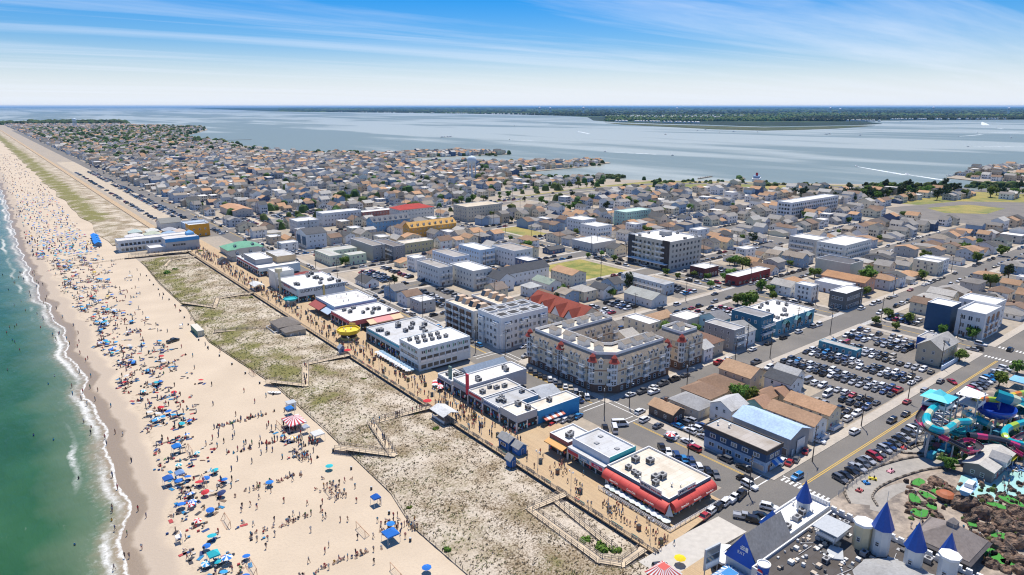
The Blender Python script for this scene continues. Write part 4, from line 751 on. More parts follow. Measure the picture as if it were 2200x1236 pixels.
r = flat('tall dark teal house with white balconies beside the market hall', 257.5, 267, 151.5, 166.5, 11.0, (.045, .16, .25), (.30, .30, .31), floors=3, nx=3, ny=4, name='house', cat='house')
for z in (3.4, 6.8): edge_items(r, (-4.8, -7.5), (4.8, -7.5), z, 2, BALC, 4.2, 1.0, 'balcony', 1.8, end=.3)
house('light blue gabled house behind the teal house', 256, 174, 8, 11, 6.5, 2.6, 'x', wall=(.45, .70, .78), roof=(.24, .24, .25), floors=2)
house('white house with grey gabled roof between the grey block and the teal house', 250.5, 158.5, 8, 13, 6.5, 2.4, 'x', wall=WHT, roof=GRY, floors=2); r = flat('grey three storey flats with white balconies on the street', 238.5, 246, 152, 167, 9.0, (.34, .34, .34), (.44, .43, .42), floors=3, nx=2, ny=4, name='flats', cat='flats'); edge_items(r, (-3.7, -7.5), (3.7, -7.5), 3.2, 1, BALC, 6.6, 1, 'balcony', 1.8, end=.2); edge_items(r, (-3.7, -7.5), (3.7, -7.5), 6.2, 1, BALC, 6.6, 1, 'balcony', 1.8, end=.2)
house('brown hip roofed house beside the grey flats', 228.5, 160.5, 10, 14, 6.2, 2.6, 'y', 'hip', wall=(.52, .43, .33), roof=(.235, .14, .10), floors=2, dorm=1); house('narrow white cottage with pale grey roof next to the beige hotel', 221.2, 156, 5.6, 8, 5.5, 2.2, 'x', wall=WHT, roof=LGR, floors=2)
flat('white flat roofed garage building behind the teal house', 243.5, 256, 180, 190, 5.5, (.62, .60, .56), (.76, .73, .66), floors=1, name='garage', cat='building'); house('cream house with orange brown gabled roof by the car park', 238.5, 194, 15, 8, 5.2, 2.2, 'x', wall=CRM, roof=TAN, floors=2)
flat('dark grey two storey corner building with white roof', 333.5, 352, 151.5, 160, 8.5, (.16, .155, .15), (.78, .77, .75), floors=2, nx=7, ny=3, ww=1.6, wh=1.8, name='corner_building', cat='building'); flat('big windowless grey warehouse hall', 392, 408, 178, 199, 10.5, (.54, .53, .46), (.13, .13, .14), blind=True, ac=1, name='warehouse', cat='warehouse'); house('salmon building with long orange roof beside the windowless hall', 378, 172, 13, 24, 6.5, 2.2, 'y', wall=(.62, .36, .26), roof=(.42, .23, .12), floors=2); flat('white flat roofed annex in front of the salmon building', 360, 371, 164, 182, 5.2, (.66, .70, .76), (.78, .77, .75), floors=1)
for i, (a_, b_, c_, d_, h_, s) in enumerate(((443, 460, 226, 246, 11, 'white roofed grey hotel with blue balconies, nearer the market'), (430, 466, 200, 219, 13, 'stepped white hotel with tiers of balconies'))):
    r = flat(s, a_, b_, c_, d_, h_, (.52, .51, .48) if i == 0 else (.68, .67, .62), (.76, .75, .72), floors=3 + i, name='hotel', cat='hotel', par=.6)
    for z in (3.3, 6.6, 9.8)[:2 + i]: edge_items(r, (-(b_ - a_) / 2, (d_ - c_) / 2), (-(b_ - a_) / 2, -(d_ - c_) / 2), z, 5, BALC, 3.4, 1, 'balcony', 1.2); edge_items(r, (-(b_ - a_) / 2, -(d_ - c_) / 2), ((b_ - a_) / 2, -(d_ - c_) / 2), z, int((b_ - a_) / 4), BALC, 3.4, 1, 'balcony', 1.2)
r = flat('long white condominium row with dark bays near the bay', 578, 664, 322, 336, 14.5, (.72, .73, .74), (.80, .80, .79), floors=4, nx=24, ny=4, ww=2.0, wh=1.9, win=PANE, name='condominium', cat='condominium', par=.6)
for z in (3.6, 7, 10.4): edge_items(r, (-43, -7), (43, -7), z, 12, BALC, 4.4, 1, 'balcony', 1.4)
r = flat('modern white townhouses with brick red panels at the boulevard corner', 336, 356, 92, 103, 11.5, (.68, .68, .68), (.76, .76, .75), floors=3, nx=6, ny=3, ww=1.9, wh=2.2, win=WINP, name='townhouse_row', cat='townhouses', par=.8); flat('tall navy house next to the modern townhouses', 334.5, 346, 105, 115, 12.5, (.035, .085, .17), (.76, .76, .75), blind=True, name='house', cat='house'); flat('white four storey house behind the modern townhouses', 358, 372, 95, 110, 11.5, (.7, .7, .7), (.78, .78, .77), floors=4, name='house', cat='house')
for k in range(3): mb = MB(); mb.box(-1.2, 1.2, -.1, 0, 1, 10.5); ob('panel', mb.mesh('panel', [M['paint']]), r, (-6 + 6 * k, -5.55, 0), 0, (.33, .17, .10))
for z in (3.4, 6.8): edge_items(r, (-10, -5.5), (10, -5.5), z, 4, BALC, 3.2, 1, 'balcony', 1.2)
# near block between the bar and the car park
r = flat('long two storey blue and grey motel with brown shingled roof edge', 160.6, 168.4, 88.8, 109.4, 6.8, (.36, .48, .62), (.46, .42, .38), floors=2, nx=2, ny=6, ww=2.0, wh=1.3, win=WINP, g0=1.7, vents=3, name='motel', cat='motel', par=.0)
mb = MB()
for s in ((-4.25, -3.95, -10.6, 10.6), (3.95, 4.25, -10.6, 10.6), (-3.95, 3.95, -10.6, -10.3), (-3.95, 3.95, 10.3, 10.6)): mb.box(*s, 5.9, 7.15)
ob('roof_edge', mb.mesh('roof_edge', [M['roofing']]), r, color=(.10, .085, .075)); mb = MB(); mb.box(-4.02, -3.9, -10.25, 10.25, 3.4, 5.9); ob('navy_band', mb.mesh('navy_band', [M['paint']]), r, color=(.03, .08, .17)); mb = MB(); mb.box(-3.9, 3.9, -10.42, -10.3, 3.4, 5.9); ob('navy_band', mb.mesh('navy_band', [M['paint']]), r, color=(.03, .08, .17))
edge_items(r, (-4.02, 10.3), (-4.02, -10.3), 4.7, 5, WINP, 2.0, 1.3); edge_items(r, (-3.9, -10.42), (3.9, -10.42), 4.7, 2, WINP, 2.0, 1.3); board(r, (-4.0, -6.3), (-4.0, -9.9), .6, 1.7, (.55, .46, .38)); awning(r, (-1.5, -10.45), (2.5, -10.45), 3.3, 1.6, .8, (.06, .22, .55), stripes=True)
arc = MB(); arc.lathe([(.55, 0), (.75, .02)], 12); 
r = house('long grey steel warehouse with pale blue gabled roof', 179.8, 99.2, 11, 19.4, 6.0, 2.0, 'y', wall=(.33, .33, .34), roof=(.43, .57, .74), wins=False, name='warehouse', cat='warehouse')
mb = MB(); mb.box(-2.2, 2.2, -.08, 0, 0, 4.4); ob('roller_door', mb.mesh('roller_door', [M['trim']]), r, (.6, -9.75, 0)); ob('door', DOOR, r, (-3.8, -9.75, 0), 0, (.7, .7, .7), (1, 1, 2.1)); board(r, (-5.5, 1.2), (-5.5, -2), .7, 2.2, (.25, .33, .5)); board(r, (-5.5, -3.2), (-5.5, -6.2), .5, 2.2, (.5, .48, .45)); board(r, (-5.5, -6.4), (-5.5, -9), .2, 2.3, (.12, .1, .1)); ob('door', DOOR, r, (-5.52, 2.2, 0), -math.pi / 2, (.7, .7, .7), (1, 1, 2.1))
house('dark brown clapboard cottage with tan roof on the avenue corner', 167.6, 129.5, 6, 10.5, 3.6, 1.5, 'y', wall=(.115, .095, .085), roof=TAN, chim=True)
house('low grey gabled shed behind the blue motel', 171.5, 107, 4.2, 7.5, 3.0, 1.2, 'y', wall=(.5, .5, .48), roof=(.36, .36, .36))
house('cream bungalow with wide grey hip roof and skylights', 178.5, 127.5, 9, 12, 3.6, 2.0, 'y', 'hip', wall=(.66, .6, .5), roof=(.33, .33, .33)); house('white two storey house with pale grey roof above the vine', 182.5, 116, 9, 8, 5.6, 1.8, 'x', wall=WHT, roof=(.52, .52, .51), floors=2)
house('wide brown hip roofed bungalow near the street trees', 188.5, 130, 9.5, 12, 3.8, 2.4, 'y', 'hip', wall=(.6, .5, .38), roof=(.29, .19, .13)); house('brown hip roofed house with a skylight further from the avenue', 199, 130.5, 9.5, 11.5, 4.2, 2.4, 'y', 'hip', wall=(.62, .54, .42), roof=(.255, .165, .11)); house('tall beige house with orange tan gabled roof and outside stair', 210.5, 129.5, 9.5, 13, 6.2, 2.4, 'y', wall=(.60, .52, .40), roof=TAN, floors=2); house('low dark roofed extension beside the tall beige house', 219, 131, 6, 8, 3.6, 1.4, 'y', wall=(.5, .46, .4), roof=DRK)
house('small brown gabled cottage next to the big leafy tree', 201.8, 115, 7.5, 6.5, 3.4, 1.8, 'x', wall=(.56, .48, .36), roof=(.36, .22, .14)); house('twin brown gabled cottage closest to the warehouse', 195, 112.5, 6.5, 7, 3.4, 1.8, 'x', wall=(.2, .42, .42), roof=(.38, .23, .15)); house('tiny brown gabled cottage in the middle of the houses', 209, 113, 6.5, 6.5, 3.4, 1.6, 'x', wall=(.5, .42, .32), roof=(.34, .2, .13))
house('white two storey house with long tan roof behind the warehouse', 192.5, 98, 8, 16, 5.6, 2.0, 'y', wall=WHT, roof=(.40, .25, .155), floors=2, porch=True); house('cream two storey house with tan roof nearest the avenue car row', 203.5, 98.5, 8, 15, 5.6, 2.0, 'y', wall=CRM, roof=(.47, .29, .175), floors=2, porch=True); r = house('white two storey house with dark roof and white outside stair', 215.5, 116, 8.5, 9.5, 5.8, 2.0, 'y', wall=WHT, roof=DRK, floors=2, porch=True); house('white house with light grey roof backing on the car park', 223.5, 118.5, 6.5, 9, 5.4, 1.8, 'y', wall=WHT, roof=LGR, floors=2)
r = house('tan two storey guest house with grey cross gabled roof by the pool', 296, 95.5, 17, 9, 6.8, 2.8, 'x', wall=(.58, .48, .34), roof=(.40, .39, .37), floors=2, dorm=1, name='guest_house', porch=True); keep(284, 310, 88, 104); flat('grey roofed corner cafe with blue front beside the guest house', 303, 313.5, 97, 106, 5.0, (.045, .13, .42), (.44, .42, .40), floors=1, name='cafe', cat='cafe', vents=4); flat('long low teal bath house inside the car park', 271, 275.5, 116, 132, 3.2, (.09, .29, .38), (.44, .43, .41), floors=1, nx=1, ny=5, par=.1, name='bath_house', cat='building')
mb = MB(); mb.box(-8, 8, -.2, .2, 0, 1.9); o = ob('pool_wall', mb.mesh('pool_wall', [M['siding']]), None, (292, 89, 0), 0, (.62, .72, .85)); tag(o, 'pale blue wall in front of the tan guest house', 'wall')
# motels and others up the boulevard side
r = flat('horseshoe motel with turquoise doors, long wing along the avenue', 170, 178, 405, 430, 6.6, (.66, .70, .55), (.50, .50, .47), floors=2, nx=2, ny=8, name='motel', cat='motel', par=.05); r = flat('horseshoe motel rear wing above the pool', 178.3, 196, 420, 430, 6.6, (.66, .70, .55), (.50, .50, .47), floors=2, name='motel', cat='motel', par=.05); edge_items(r, (-8.8, -5), (8.8, -5), 3.2, 5, BALC, 3.4, 1, 'balcony', 1.2); r = flat('horseshoe motel near wing with lime gable wall', 181, 193, 399.8, 408, 6.6, (.66, .72, .50), (.52, .52, .49), floors=2, name='motel', cat='motel', par=.05)
mb = MB(); mb.box(-4.5, 4.5, -2.6, 2.6, 0, .12, 0); mb.box(-3.6, 3.6, -1.8, 1.8, .12, .14, 1); M['pool'] = mat('pool_water', (.06, .38, .55), .1); o = ob('swimming_pool', mb.mesh('swimming_pool', [M['paleconc'], M['pool']]), None, (183.5, 413.5, 0)); tag(o, 'bright blue motel pool with white surround', 'pool')
flat('grey windowless motel block behind the horseshoe motel', 199, 208, 402, 436, 9.8, (.36, .355, .34), (.30, .28, .26), floors=3, nx=2, ny=0, name='motel', cat='motel'); r = flat('dark grey three storey motel wing with open galleries', 211, 220, 396, 424, 8.8, (.28, .28, .28), (.22, .20, .19), floors=3, name='motel', cat='motel'); [edge_items(r, (-4.5, 14), (-4.5, -14), z, 7, BALC, 3.8, 1, 'balcony', 1.2) for z in (2.9, 5.7)]
for i, (x0, x1, y0, y1, h, wl_, rf, s) in enumerate(((198, 207, 318, 343, 10.5, (.66, .66, .64), (.40, .38, .36), 'white stepped three storey flats with terraces'), (209, 222, 300, 324, 10.5, (.68, .66, .6), (.76, .74, .7), 'white four storey flats with brown bays and open balconies'), (223, 234, 340, 366, 9.5, (.56, .64, .74), (.4, .38, .36), 'pale blue flats with dark flat roof'), (246, 258, 345, 370, 10, (.5, .62, .74), (.72, .72, .7), 'sky blue flats beside the building site'), (259, 274, 326, 350, 11, (.72, .72, .71), (.40, .37, .34), 'white four storey house with raw timber balconies'))):
    r = flat(s, x0, x1, y0, y1, h, wl_, rf, floors=3, name='flats', cat='flats', par=.6)
    for z in (3.2, 6.4): edge_items(r, (-(x1 - x0) / 2, -(y1 - y0) / 2), ((x1 - x0) / 2, -(y1 - y0) / 2), z, 3, BALC, 3.0, 1, 'balcony', 1.5)
r = house('long white house with charcoal gabled roof and many windows', 243, 299, 34, 10, 7.5, 3.0, 'x', wall=(.70, .73, .76), roof=(.085, .09, .10), floors=2); house('white house with charcoal cross gable at the end of the long house', 223, 294, 9.5, 13, 7.0, 3.2, 'y', wall=(.68, .72, .76), roof=(.085, .09, .10), floors=2); house('three storey cream house with orange roof facing the grass lot', 262, 279, 11, 18, 7.2, 2.2, 'y', wall=(.68, .64, .54), roof=(.47, .29, .17), floors=3, porch=True); house('low green roofed house among the back yards', 245, 279, 9, 15, 3.8, 1.8, 'y', wall=WHT, roof=(.28, .34, .28)); house('cream cottage with dark brown roof and chimney', 212, 283, 8, 11, 5, 2.6, 'x', wall=CRM, roof=(.235, .19, .16), floors=2, chim=True); house('pale grey two storey house with white hip roof', 228, 272.5, 8, 8, 5.6, 1.8, 'x', 'hip', wall=(.64, .66, .68), roof=(.52, .52, .5), floors=2)
r = flat('blue grey two storey motel with outside stair and long roof', 287, 301, 262.4, 273, 6, (.47, .53, .58), (.40, .41, .42), floors=2, name='motel', cat='motel') if False else flat('blue grey two storey motel with white gallery and outside stair', 284, 292, 226, 258, 6.2, (.45, .50, .55), (.40, .41, .42), floors=2, name='motel', cat='motel', par=.05); edge_items(r, (-4, 16), (-4, -16), 3.1, 9, BALC, 3.4, 1, 'balcony', 1.2); house('white hall with long grey green roof and flat front extension', 266, 224, 12, 19, 4.4, 2.4, 'y', wall=(.70, .70, .68), roof=(.38, .39, .36)); house('white cottage with dark roof north of the hall', 256, 246, 8, 10, 5.6, 2.0, 'y', wall=WHT, roof=DRK, floors=2)
r = house('blue and white three gabled townhouses', 187, 477, 15, 20, 10.5, 3.2, 'x', wall=(.66, .68, .70), roof=(.10, .105, .115), floors=3, name='townhouse_row', cat='townhouses'); [ob('blue_bay', bpy.data.meshes['panel'], r, (-7.6, -5 + 10 * k, 5.2), -math.pi / 2, (.04, .11, .2), (6, 6, 6)) for k in range(2)]
r = house('unfinished orange timber sheathed townhouse row', 274, 452, 42, 11, 10.0, 3.4, 'x', wall=(.66, .36, .09), roof=(.62, .37, .12), floors=3, name='townhouse_row', cat='townhouses', dorm=8); r = house('blue gabled townhouse row behind the orange timber row', 263, 500, 34, 12, 9, 3.4, 'x', wall=(.22, .40, .58), roof=(.17, .18, .2), floors=3, name='townhouse_row', cat='townhouses', dorm=7)
house('white five storey apartment house with bright red roof', 300, 525, 34, 20, 13, 3, 'x', 'hip', wall=(.68, .65, .60), roof=(.42, .06, .05), floors=4, name='apartment_house', cat='apartments'); flat('cream four storey apartment block with tan roof', 337, 376, 492, 514, 13, (.60, .54, .43), (.62, .54, .42), floors=4, name='apartment_house', cat='apartments'); flat('olive two storey motel with cream roof', 226, 250, 408, 420, 7, (.50, .46, .28), (.70, .64, .54), floors=2, name='motel', cat='motel'); flat('white three storey balconied hotel near the gravel car park', 196, 214, 527, 545, 10, (.60, .60, .60), (.7, .7, .7), floors=3, name='hotel', cat='hotel'); flat('white hotel with pale side wall further inland', 226, 262, 548, 562, 11, (.66, .67, .68), (.72, .72, .7), floors=3, name='hotel', cat='hotel'); r = flat('maroon and green motel with long open galleries', 262, 300, 545, 556, 9, (.36, .17, .15), (.74, .73, .7), floors=3, name='motel', cat='motel'); flat('mint green bayfront motel with terraces', 430, 462, 388, 402, 12, (.45, .66, .56), (.5, .68, .6), floors=4, name='motel', cat='motel'); house('long tan roofed motel across from the far car park', 190, 668, 18, 44, 6, 2, 'y', wall=(.55, .50, .45), roof=(.50, .29, .17), floors=2, name='motel', cat='motel')
flat('white flat roofed bank with garden', 318 + 15, 356, 330, 352, 6, (.62, .60, .56), (.80, .80, .78), floors=1, name='bank', cat='building')
for s, cx_, cy_, wl_ in (('white three storey house with balconies by the boulevard lots', 372, 366, WHT), ('white stepped house across the yellow grass lot', 384, 395, (.72, .72, .72))):
    r = flat(s, cx_ - 8, cx_ + 8, cy_ - 9, cy_ + 9, 11, wl_, (.74, .74, .72), floors=3, name='house', cat='house'); [edge_items(r, (-8, -9), (8, -9), z, 3, BALC, 4, 1, 'balcony', 1.6) for z in (3.4, 6.8)]
# the pier end: motel, blue roofed club and small huts
def pb(label, px0, px1, py, depth, H, **k):
    a_ = P(px0, py); b_ = P(px1, py); return flat(label, a_[0], b_[0], (a_[1] + b_[1]) / 2, (a_[1] + b_[1]) / 2 + depth, H, **k)
r = flat('long white pier motel with two rows of dark windows', 70, 118, 536, 548, 8, (.62, .66, .68), (.72, .70, .68), floors=2, nx=17, ny=3, ww=1.9, wh=1.9, win=PANE, name='motel', cat='motel'); edge_items(r, (-24, -6), (24, -6), 3.6, 12, BALC, 3.9, 1, 'balcony', 1.2)
r = flat('grey pier club with bright blue parapet roof', 96, 118, 513, 529, 9.5, (.46, .46, .47), (.60, .58, .56), floors=2, nx=0, ny=0, name='club', cat='club'); mb = MB(); mb.box(-11.2, 11.2, -.5, .05, 7.6, 10.1); ob('blue_fascia', mb.mesh('blue_fascia', [M['paint']]), r, (0, -8, 0), 0, (.06, .28, .62)); edge_items(r, (-8, -8), (3, -8), 5.3, 5, PANE, 1.5, 1.4); mb = MB(); mb.lathe([(3.6, 0), (3.6, 1.6), (0, 3.4)], 4, ph=.785); ob('blue_cupola', mb.mesh('blue_cupola', [M['roofing']]), r, (8, 5, 9.6), 0, (.20, .45, .75))
flat('low white wing in front of the pier club', 86, 96, 514, 526, 4.5, (.55, .56, .57), (.72, .72, .71), floors=1, nx=3, ny=2)
r = flat('orange two storey pier restaurant', 124, 139, 566, 578, 9, (.72, .34, .04), (.62, .66, .7), floors=2, nx=3, ny=3, name='restaurant', cat='restaurant', par=1.0)
for i, (x, y, sx, sy, c) in enumerate(((88, 584, 12, 9, (.7, .68, .66)), (101, 586, 11, 9, (.50, .54, .42)), (112, 580, 10, 8, (.35, .48, .62)), (116, 598, 10, 9, (.45, .46, .48)), (104, 602, 9, 8, (.66, .66, .6)), (92, 604, 9, 7, (.5, .6, .56)), (121, 586, 8, 8, (.6, .5, .42)))): house(['white hip roofed pier pavilion', 'olive roofed pier pavilion', 'blue roofed pier hut', 'grey roofed pier bar', 'cream roofed pier hut', 'pale green roofed pier hut', 'pinkish roofed pier hut'][i], x, y, sx, sy, 3.2, 1.8, 'x', 'hip', wall=(.5, .5, .48), roof=c, name='pavilion', cat='pavilion', wins=False)
house('large grey roofed pier hall beside the beach road', 121, 622, 16, 18, 6, 3, 'x', wall=(.66, .66, .62), roof=(.25, .25, .23), name='hall', cat='hall'); flat('pale blue roofed beach shop on the road', 128, 146, 596, 612, 6, (.45, .55, .66), (.42, .50, .60), floors=1, name='shop', cat='shop')
for i in range(4):
    c = (62 + i * .8, 575 + i * 11); r = house('bright blue cabana row on the sand, %s from the pier motel' % nth(i), c[0], c[1], 4.2, 10.4, 2.4, .9, 'y', wall=(.12, .2, .3), roof=(.02, .22, .68), wins=False, name='cabana_row', cat='cabana', group='blue cabanas beside the pier')
# ------------------------------------------------------------------ filling the remaining lots with houses
ROOFS = [((.215, .20, .185), 'grey'), ((.31, .29, .265), 'mid grey'), ((.10, .10, .10), 'charcoal'), ((.44, .42, .385), 'pale grey'), ((.23, .155, .11), 'brown'), ((.40, .25, .15), 'tan'), ((.50, .30, .17), 'orange tan'), ((.33, .28, .225), 'taupe'), ((.72, .69, .64), 'white')]
RW = [6, 6, 5, 5, 6, 6, 5, 5, 6]
WALLS = [((.82, .81, .78), 'white'), ((.74, .67, .52), 'cream'), ((.52, .56, .60), 'grey blue'), ((.45, .45, .44), 'grey'), ((.56, .46, .34), 'tan'), ((.28, .38, .50), 'blue'), ((.70, .66, .50), 'pale yellow'), ((.09, .14, .24), 'navy')]
WW = [10, 5, 4, 4, 3, 2, 2, 1]
cand = []
def try_lot(cx, cy, far=False):
    sx = random.uniform(7, 9.5); sy = random.uniform(10, 15)
    if far: sy = random.uniform(8, 10.5)
    elif random.random() < .3: sx, sy = sy, sx
    if not inside(cx - sx / 2, cy, ISLAND) or not inside(cx + sx / 2 + 3, cy, ISLAND): return
    if not free(cx - sx / 2, cx + sx / 2, cy - sy / 2, cy + sy / 2, 1.0): return
    cand.append((cx, cy, sx, sy)); keep(cx - sx / 2, cx + sx / 2, cy - sy / 2, cy + sy / 2)
HWY = [P(*p) for p in [(1020, 452), (1110, 428), (1250, 408), (1400, 396), (1560, 394), (1750, 399), (1900, 405), (2060, 409), (2240, 418)]]
def near_hwy(x, y, d=42):
    for (ax, ay), (bx, by) in zip(HWY, HWY[1:]):
        L2 = (bx - ax) ** 2 + (by - ay) ** 2; t_ = max(0, min(1, ((x - ax) * (bx - ax) + (y - ay) * (by - ay)) / L2))
        if math.hypot(ax + t_ * (bx - ax) - x, ay + t_ * (by - ay) - y) < d: return True
    return False
VAC = [P(*p) for p in [(1860, 450), (2060, 428), (2260, 430), (2260, 484), (2060, 482), (1960, 472)]]
for bx0, bx1, by0, by1 in BLOCKS:
    x = bx0 + 8
    while x < bx1 - 5:
        step = random.uniform(10.2, 12.6)
        for cy in (by0 + 11, (by0 + by1) / 2 + random.uniform(-1, 1) if random.random() < .7 else None, by1 - 11):
            if cy is None or near_hwy(x, cy) or inside(x, cy, VAC): continue
            if inview(x, cy, 3, 60) and random.random() < .95: try_lot(x, cy + random.uniform(-1, 1), 18 < cy - by0 < 32)
        x += step
EXTRA = []
for bx0, bx1 in ((646, 760), (760, 1000)):
    for k in range(0, 14):
        x = bx0 + 6
        while x < bx1:
            for cy in (SY[k] + 16, SY[k] + 42):
                if inview(x, cy, 3, 40) and not near_hwy(x, cy, 46) and not inside(x, cy, VAC) and inside(x + 20, cy, ISLAND): try_lot(x, cy)
            x += random.uniform(11, 14)
nearest = sorted(cand, key=lambda c: -1 / 1 * (100.0 / math.hypot(c[0], c[1])))
IND = nearest[:215]; REST = nearest[215:]
used = {}
for i, (cx, cy, sx, sy) in enumerate(IND):
    rf = random.choices(ROOFS, RW)[0]; wl_ = random.choices(WALLS, WW)[0]; fl = 2 if random.random() < .62 else 1; kind = 'flat' if rf[1] == 'white' else 'hip' if random.random() < .3 else 'gable'; ax = random.choice('xy'); H = 3.2 if fl == 1 else random.choice((5.6, 6.0))
    blk = 'avenue' if cx < 330 else ('boulevard' if cx < 485 else 'bay side'); lab = '%s %s house with %s %s roof' % (('one storey', 'two storey')[fl - 1], wl_[1], rf[1], kind)
    row = max(0, int((cy - 80) / 62.7)); lab2 = lab + ', %s side, %s block along' % (blk, nth(row)); used[lab2] = used.get(lab2, 0) + 1
    if used[lab2] > 1: lab2 = lab + ' number %s, %s side, %s block along' % (nth(used[lab2] - 1), blk, nth(row)); lab2 = lab2.replace('number ', '')
    flat_ = rf[1] == 'white' 
    if flat_: flat(lab2, cx - sx / 2, cx + sx / 2, cy - sy / 2, cy + sy / 2, H + 2.4, wl_[0], (.76, .75, .73), floors=fl + 1 if H > 4 else 2, group='houses of the seaside town', name='house', cat='house', kp=False, nx=2, ny=3)
    else: house(lab2, cx, cy, sx, sy, H, random.choice((1.6, 2.0, 2.5)), ax, kind, wl_[0], rf[0], fl, 'houses of the seaside town', kp=False, chim=random.random() < .15, porch=random.random() < .3 and i < 120, wins=i < 170)
# the many small houses beyond: one mass
M['townwall'] = mat('far_siding', (1, 1, 1), .8, tint=True, n=(.3, .1)); M['townroof'] = mat('far_roofing', (1, 1, 1), .9, tint=True, n=(.5, .12))
mass = MB()
def mini(mb, cx, cy, sx, sy, H, rise, ax, wl_, rf, flat_=False, win=True):
    a, b = sx / 2, sy / 2
    for p, q in (((cx - a, cy - b), (cx + a, cy - b)), ((cx - a, cy + b), (cx - a, cy - b)), ((cx + a, cy - b), (cx + a, cy + b))): mb.poly([(*p, 0), (*q, 0), (*q, H), (*p, H)], 0, wl_)
    if flat_: mb.poly([(cx - a, cy - b, H), (cx + a, cy - b, H), (cx + a, cy + b, H), (cx - a, cy + b, H)], 1, rf)
    else:
        A, B = a + .4, b + .4; Z = H + rise; e = H - .2
        if ax == 'x': mb.add([(cx - A, cy - B, e), (cx + A, cy - B, e), (cx + A, cy, Z), (cx - A, cy, Z), (cx + A, cy + B, e), (cx - A, cy + B, e)], [(0, 1, 2, 3), (3, 2, 4, 5)], 1, rf); mb.poly([(cx - a, cy + b, H), (cx - a, cy - b, H), (cx - a, cy, Z - .1)], 0, wl_)
        else: mb.add([(cx - A, cy - B, e), (cx - A, cy + B, e), (cx, cy + B, Z), (cx, cy - B, Z), (cx + A, cy + B, e), (cx + A, cy - B, e)], [(3, 2, 1, 0), (5, 4, 2, 3)], 1, rf); mb.poly([(cx - a, cy - b, H), (cx + a, cy - b, H), (cx, cy - b, Z - .1)], 0, wl_)
    if win:
        d = (.05, .06, .075)
        for f in range(1 if H < 4 else 2):
            z = 1.0 + 2.8 * f
            for u in (-.5, .05, .45): mb.poly([(cx + u * a, cy - b - .05, z), (cx + u * a + 1.1, cy - b - .05, z), (cx + u * a + 1.1, cy - b - .05, z + 1.3), (cx + u * a, cy - b - .05, z + 1.3)], 0, d); mb.poly([(cx - a - .05, cy + u * b + 1.1, z), (cx - a - .05, cy + u * b, z), (cx - a - .05, cy + u * b, z + 1.3), (cx - a - .05, cy + u * b + 1.1, z + 1.3)], 0, d)
def mini_rand(cx, cy, sx, sy, win=True, dark=1.0):
    rf = random.choices(ROOFS, (8, 7, 7, 6, 5, 5, 4, 5, 4))[0]; H = random.choice((3.2, 5.6, 5.8, 6.2, 8.5)); wl_ = random.choices(WALLS, WW)[0][0]
    mini(mass, cx, cy, sx, sy, H, random.choice((1.8, 2.3, 2.8)), random.choice('xy'), wl_, rf[0], rf[1] == 'white', win)
for c in REST: mini_rand(*c)
y = SY[14] + 14; nfar = 0
while y < 5200:
    st = 20 if y < 2000 else 30
    for x in np.arange(166, 1000, 11.6 if y < 2000 else 15):
        xx = x + random.uniform(-2, 2); yy = y + random.uniform(-3, 3)
        if abs(((x - 152) % 158)) < 9: continue
        if random.random() < .05 or not inside(xx + 14, yy, ISLAND) or not inside(xx - 8, yy, ISLAND): continue
        if not inview(xx, yy, 4, 10): continue
        big_ = random.random() < .12; mini_rand(xx, yy, random.uniform(8, 11) * (1.5 if big_ else random.choice((.75, 1, 1))), random.uniform(9, 15) * (1.3 if big_ else random.choice((.7, 1, 1))), y < 1700); nfar += 1
    y += st
# houses on the finger peninsulas and the right hand point
for pts_, n_ in (([(880, 331), (1085, 330)], 30), ([(900, 334), (1050, 331)], 22), ([(1030, 356), (1295, 350)], 34), ([(1020, 357), (1270, 352)], 36), ([(1080, 362), (1200, 356)], 20), ([(2060, 377), (2200, 362)], 16), ([(2100, 384), (2230, 375)], 14), ([(2150, 389), (2240, 385)], 8), ([(2090, 368), (2230, 358)], 12)):
    (a0, b0), (a1, b1) = pts_; A_, B_ = P(a0, b0), P(a1, b1)
    for i in range(n_):
        f = (i + random.uniform(-.3, .3)) / n_; mini_rand(A_[0] + (B_[0] - A_[0]) * f + random.uniform(-5, 5), A_[1] + (B_[1] - A_[1]) * f + random.uniform(-5, 5), random.uniform(8, 12), random.uniform(8, 13))
# strip of bay-side houses on the mainland
for pts_, n_ in (([(1300, 262), (1500, 266)], 40), ([(1700, 259.5), (1890, 262)], 30), ([(1300, 251), (1600, 250)], 110), ([(1350, 254), (1560, 254)], 60), ([(640, 240), (1200, 248)], 60), ([(1900, 258.5), (2180, 257)], 60)):
    (a0, b0), (a1, b1) = pts_
    for i in range(n_):
        f = random.random(); c = P(a0 + (a1 - a0) * f, b0 + (b1 - b0) * f - random.uniform(0, .5)); rf = random.choices(ROOFS, RW)[0]; mini(mass, c[0], c[1], 14, 14, 9, 4, 'x', (.72, .72, .7), (.55, .55, .55), False, False)
o = ob('far_houses', mass.mesh('far_houses', [M['townwall'], M['townroof']])); o['kind'] = 'stuff'; o['label'] = 'mass of small houses further off across the seaside town'
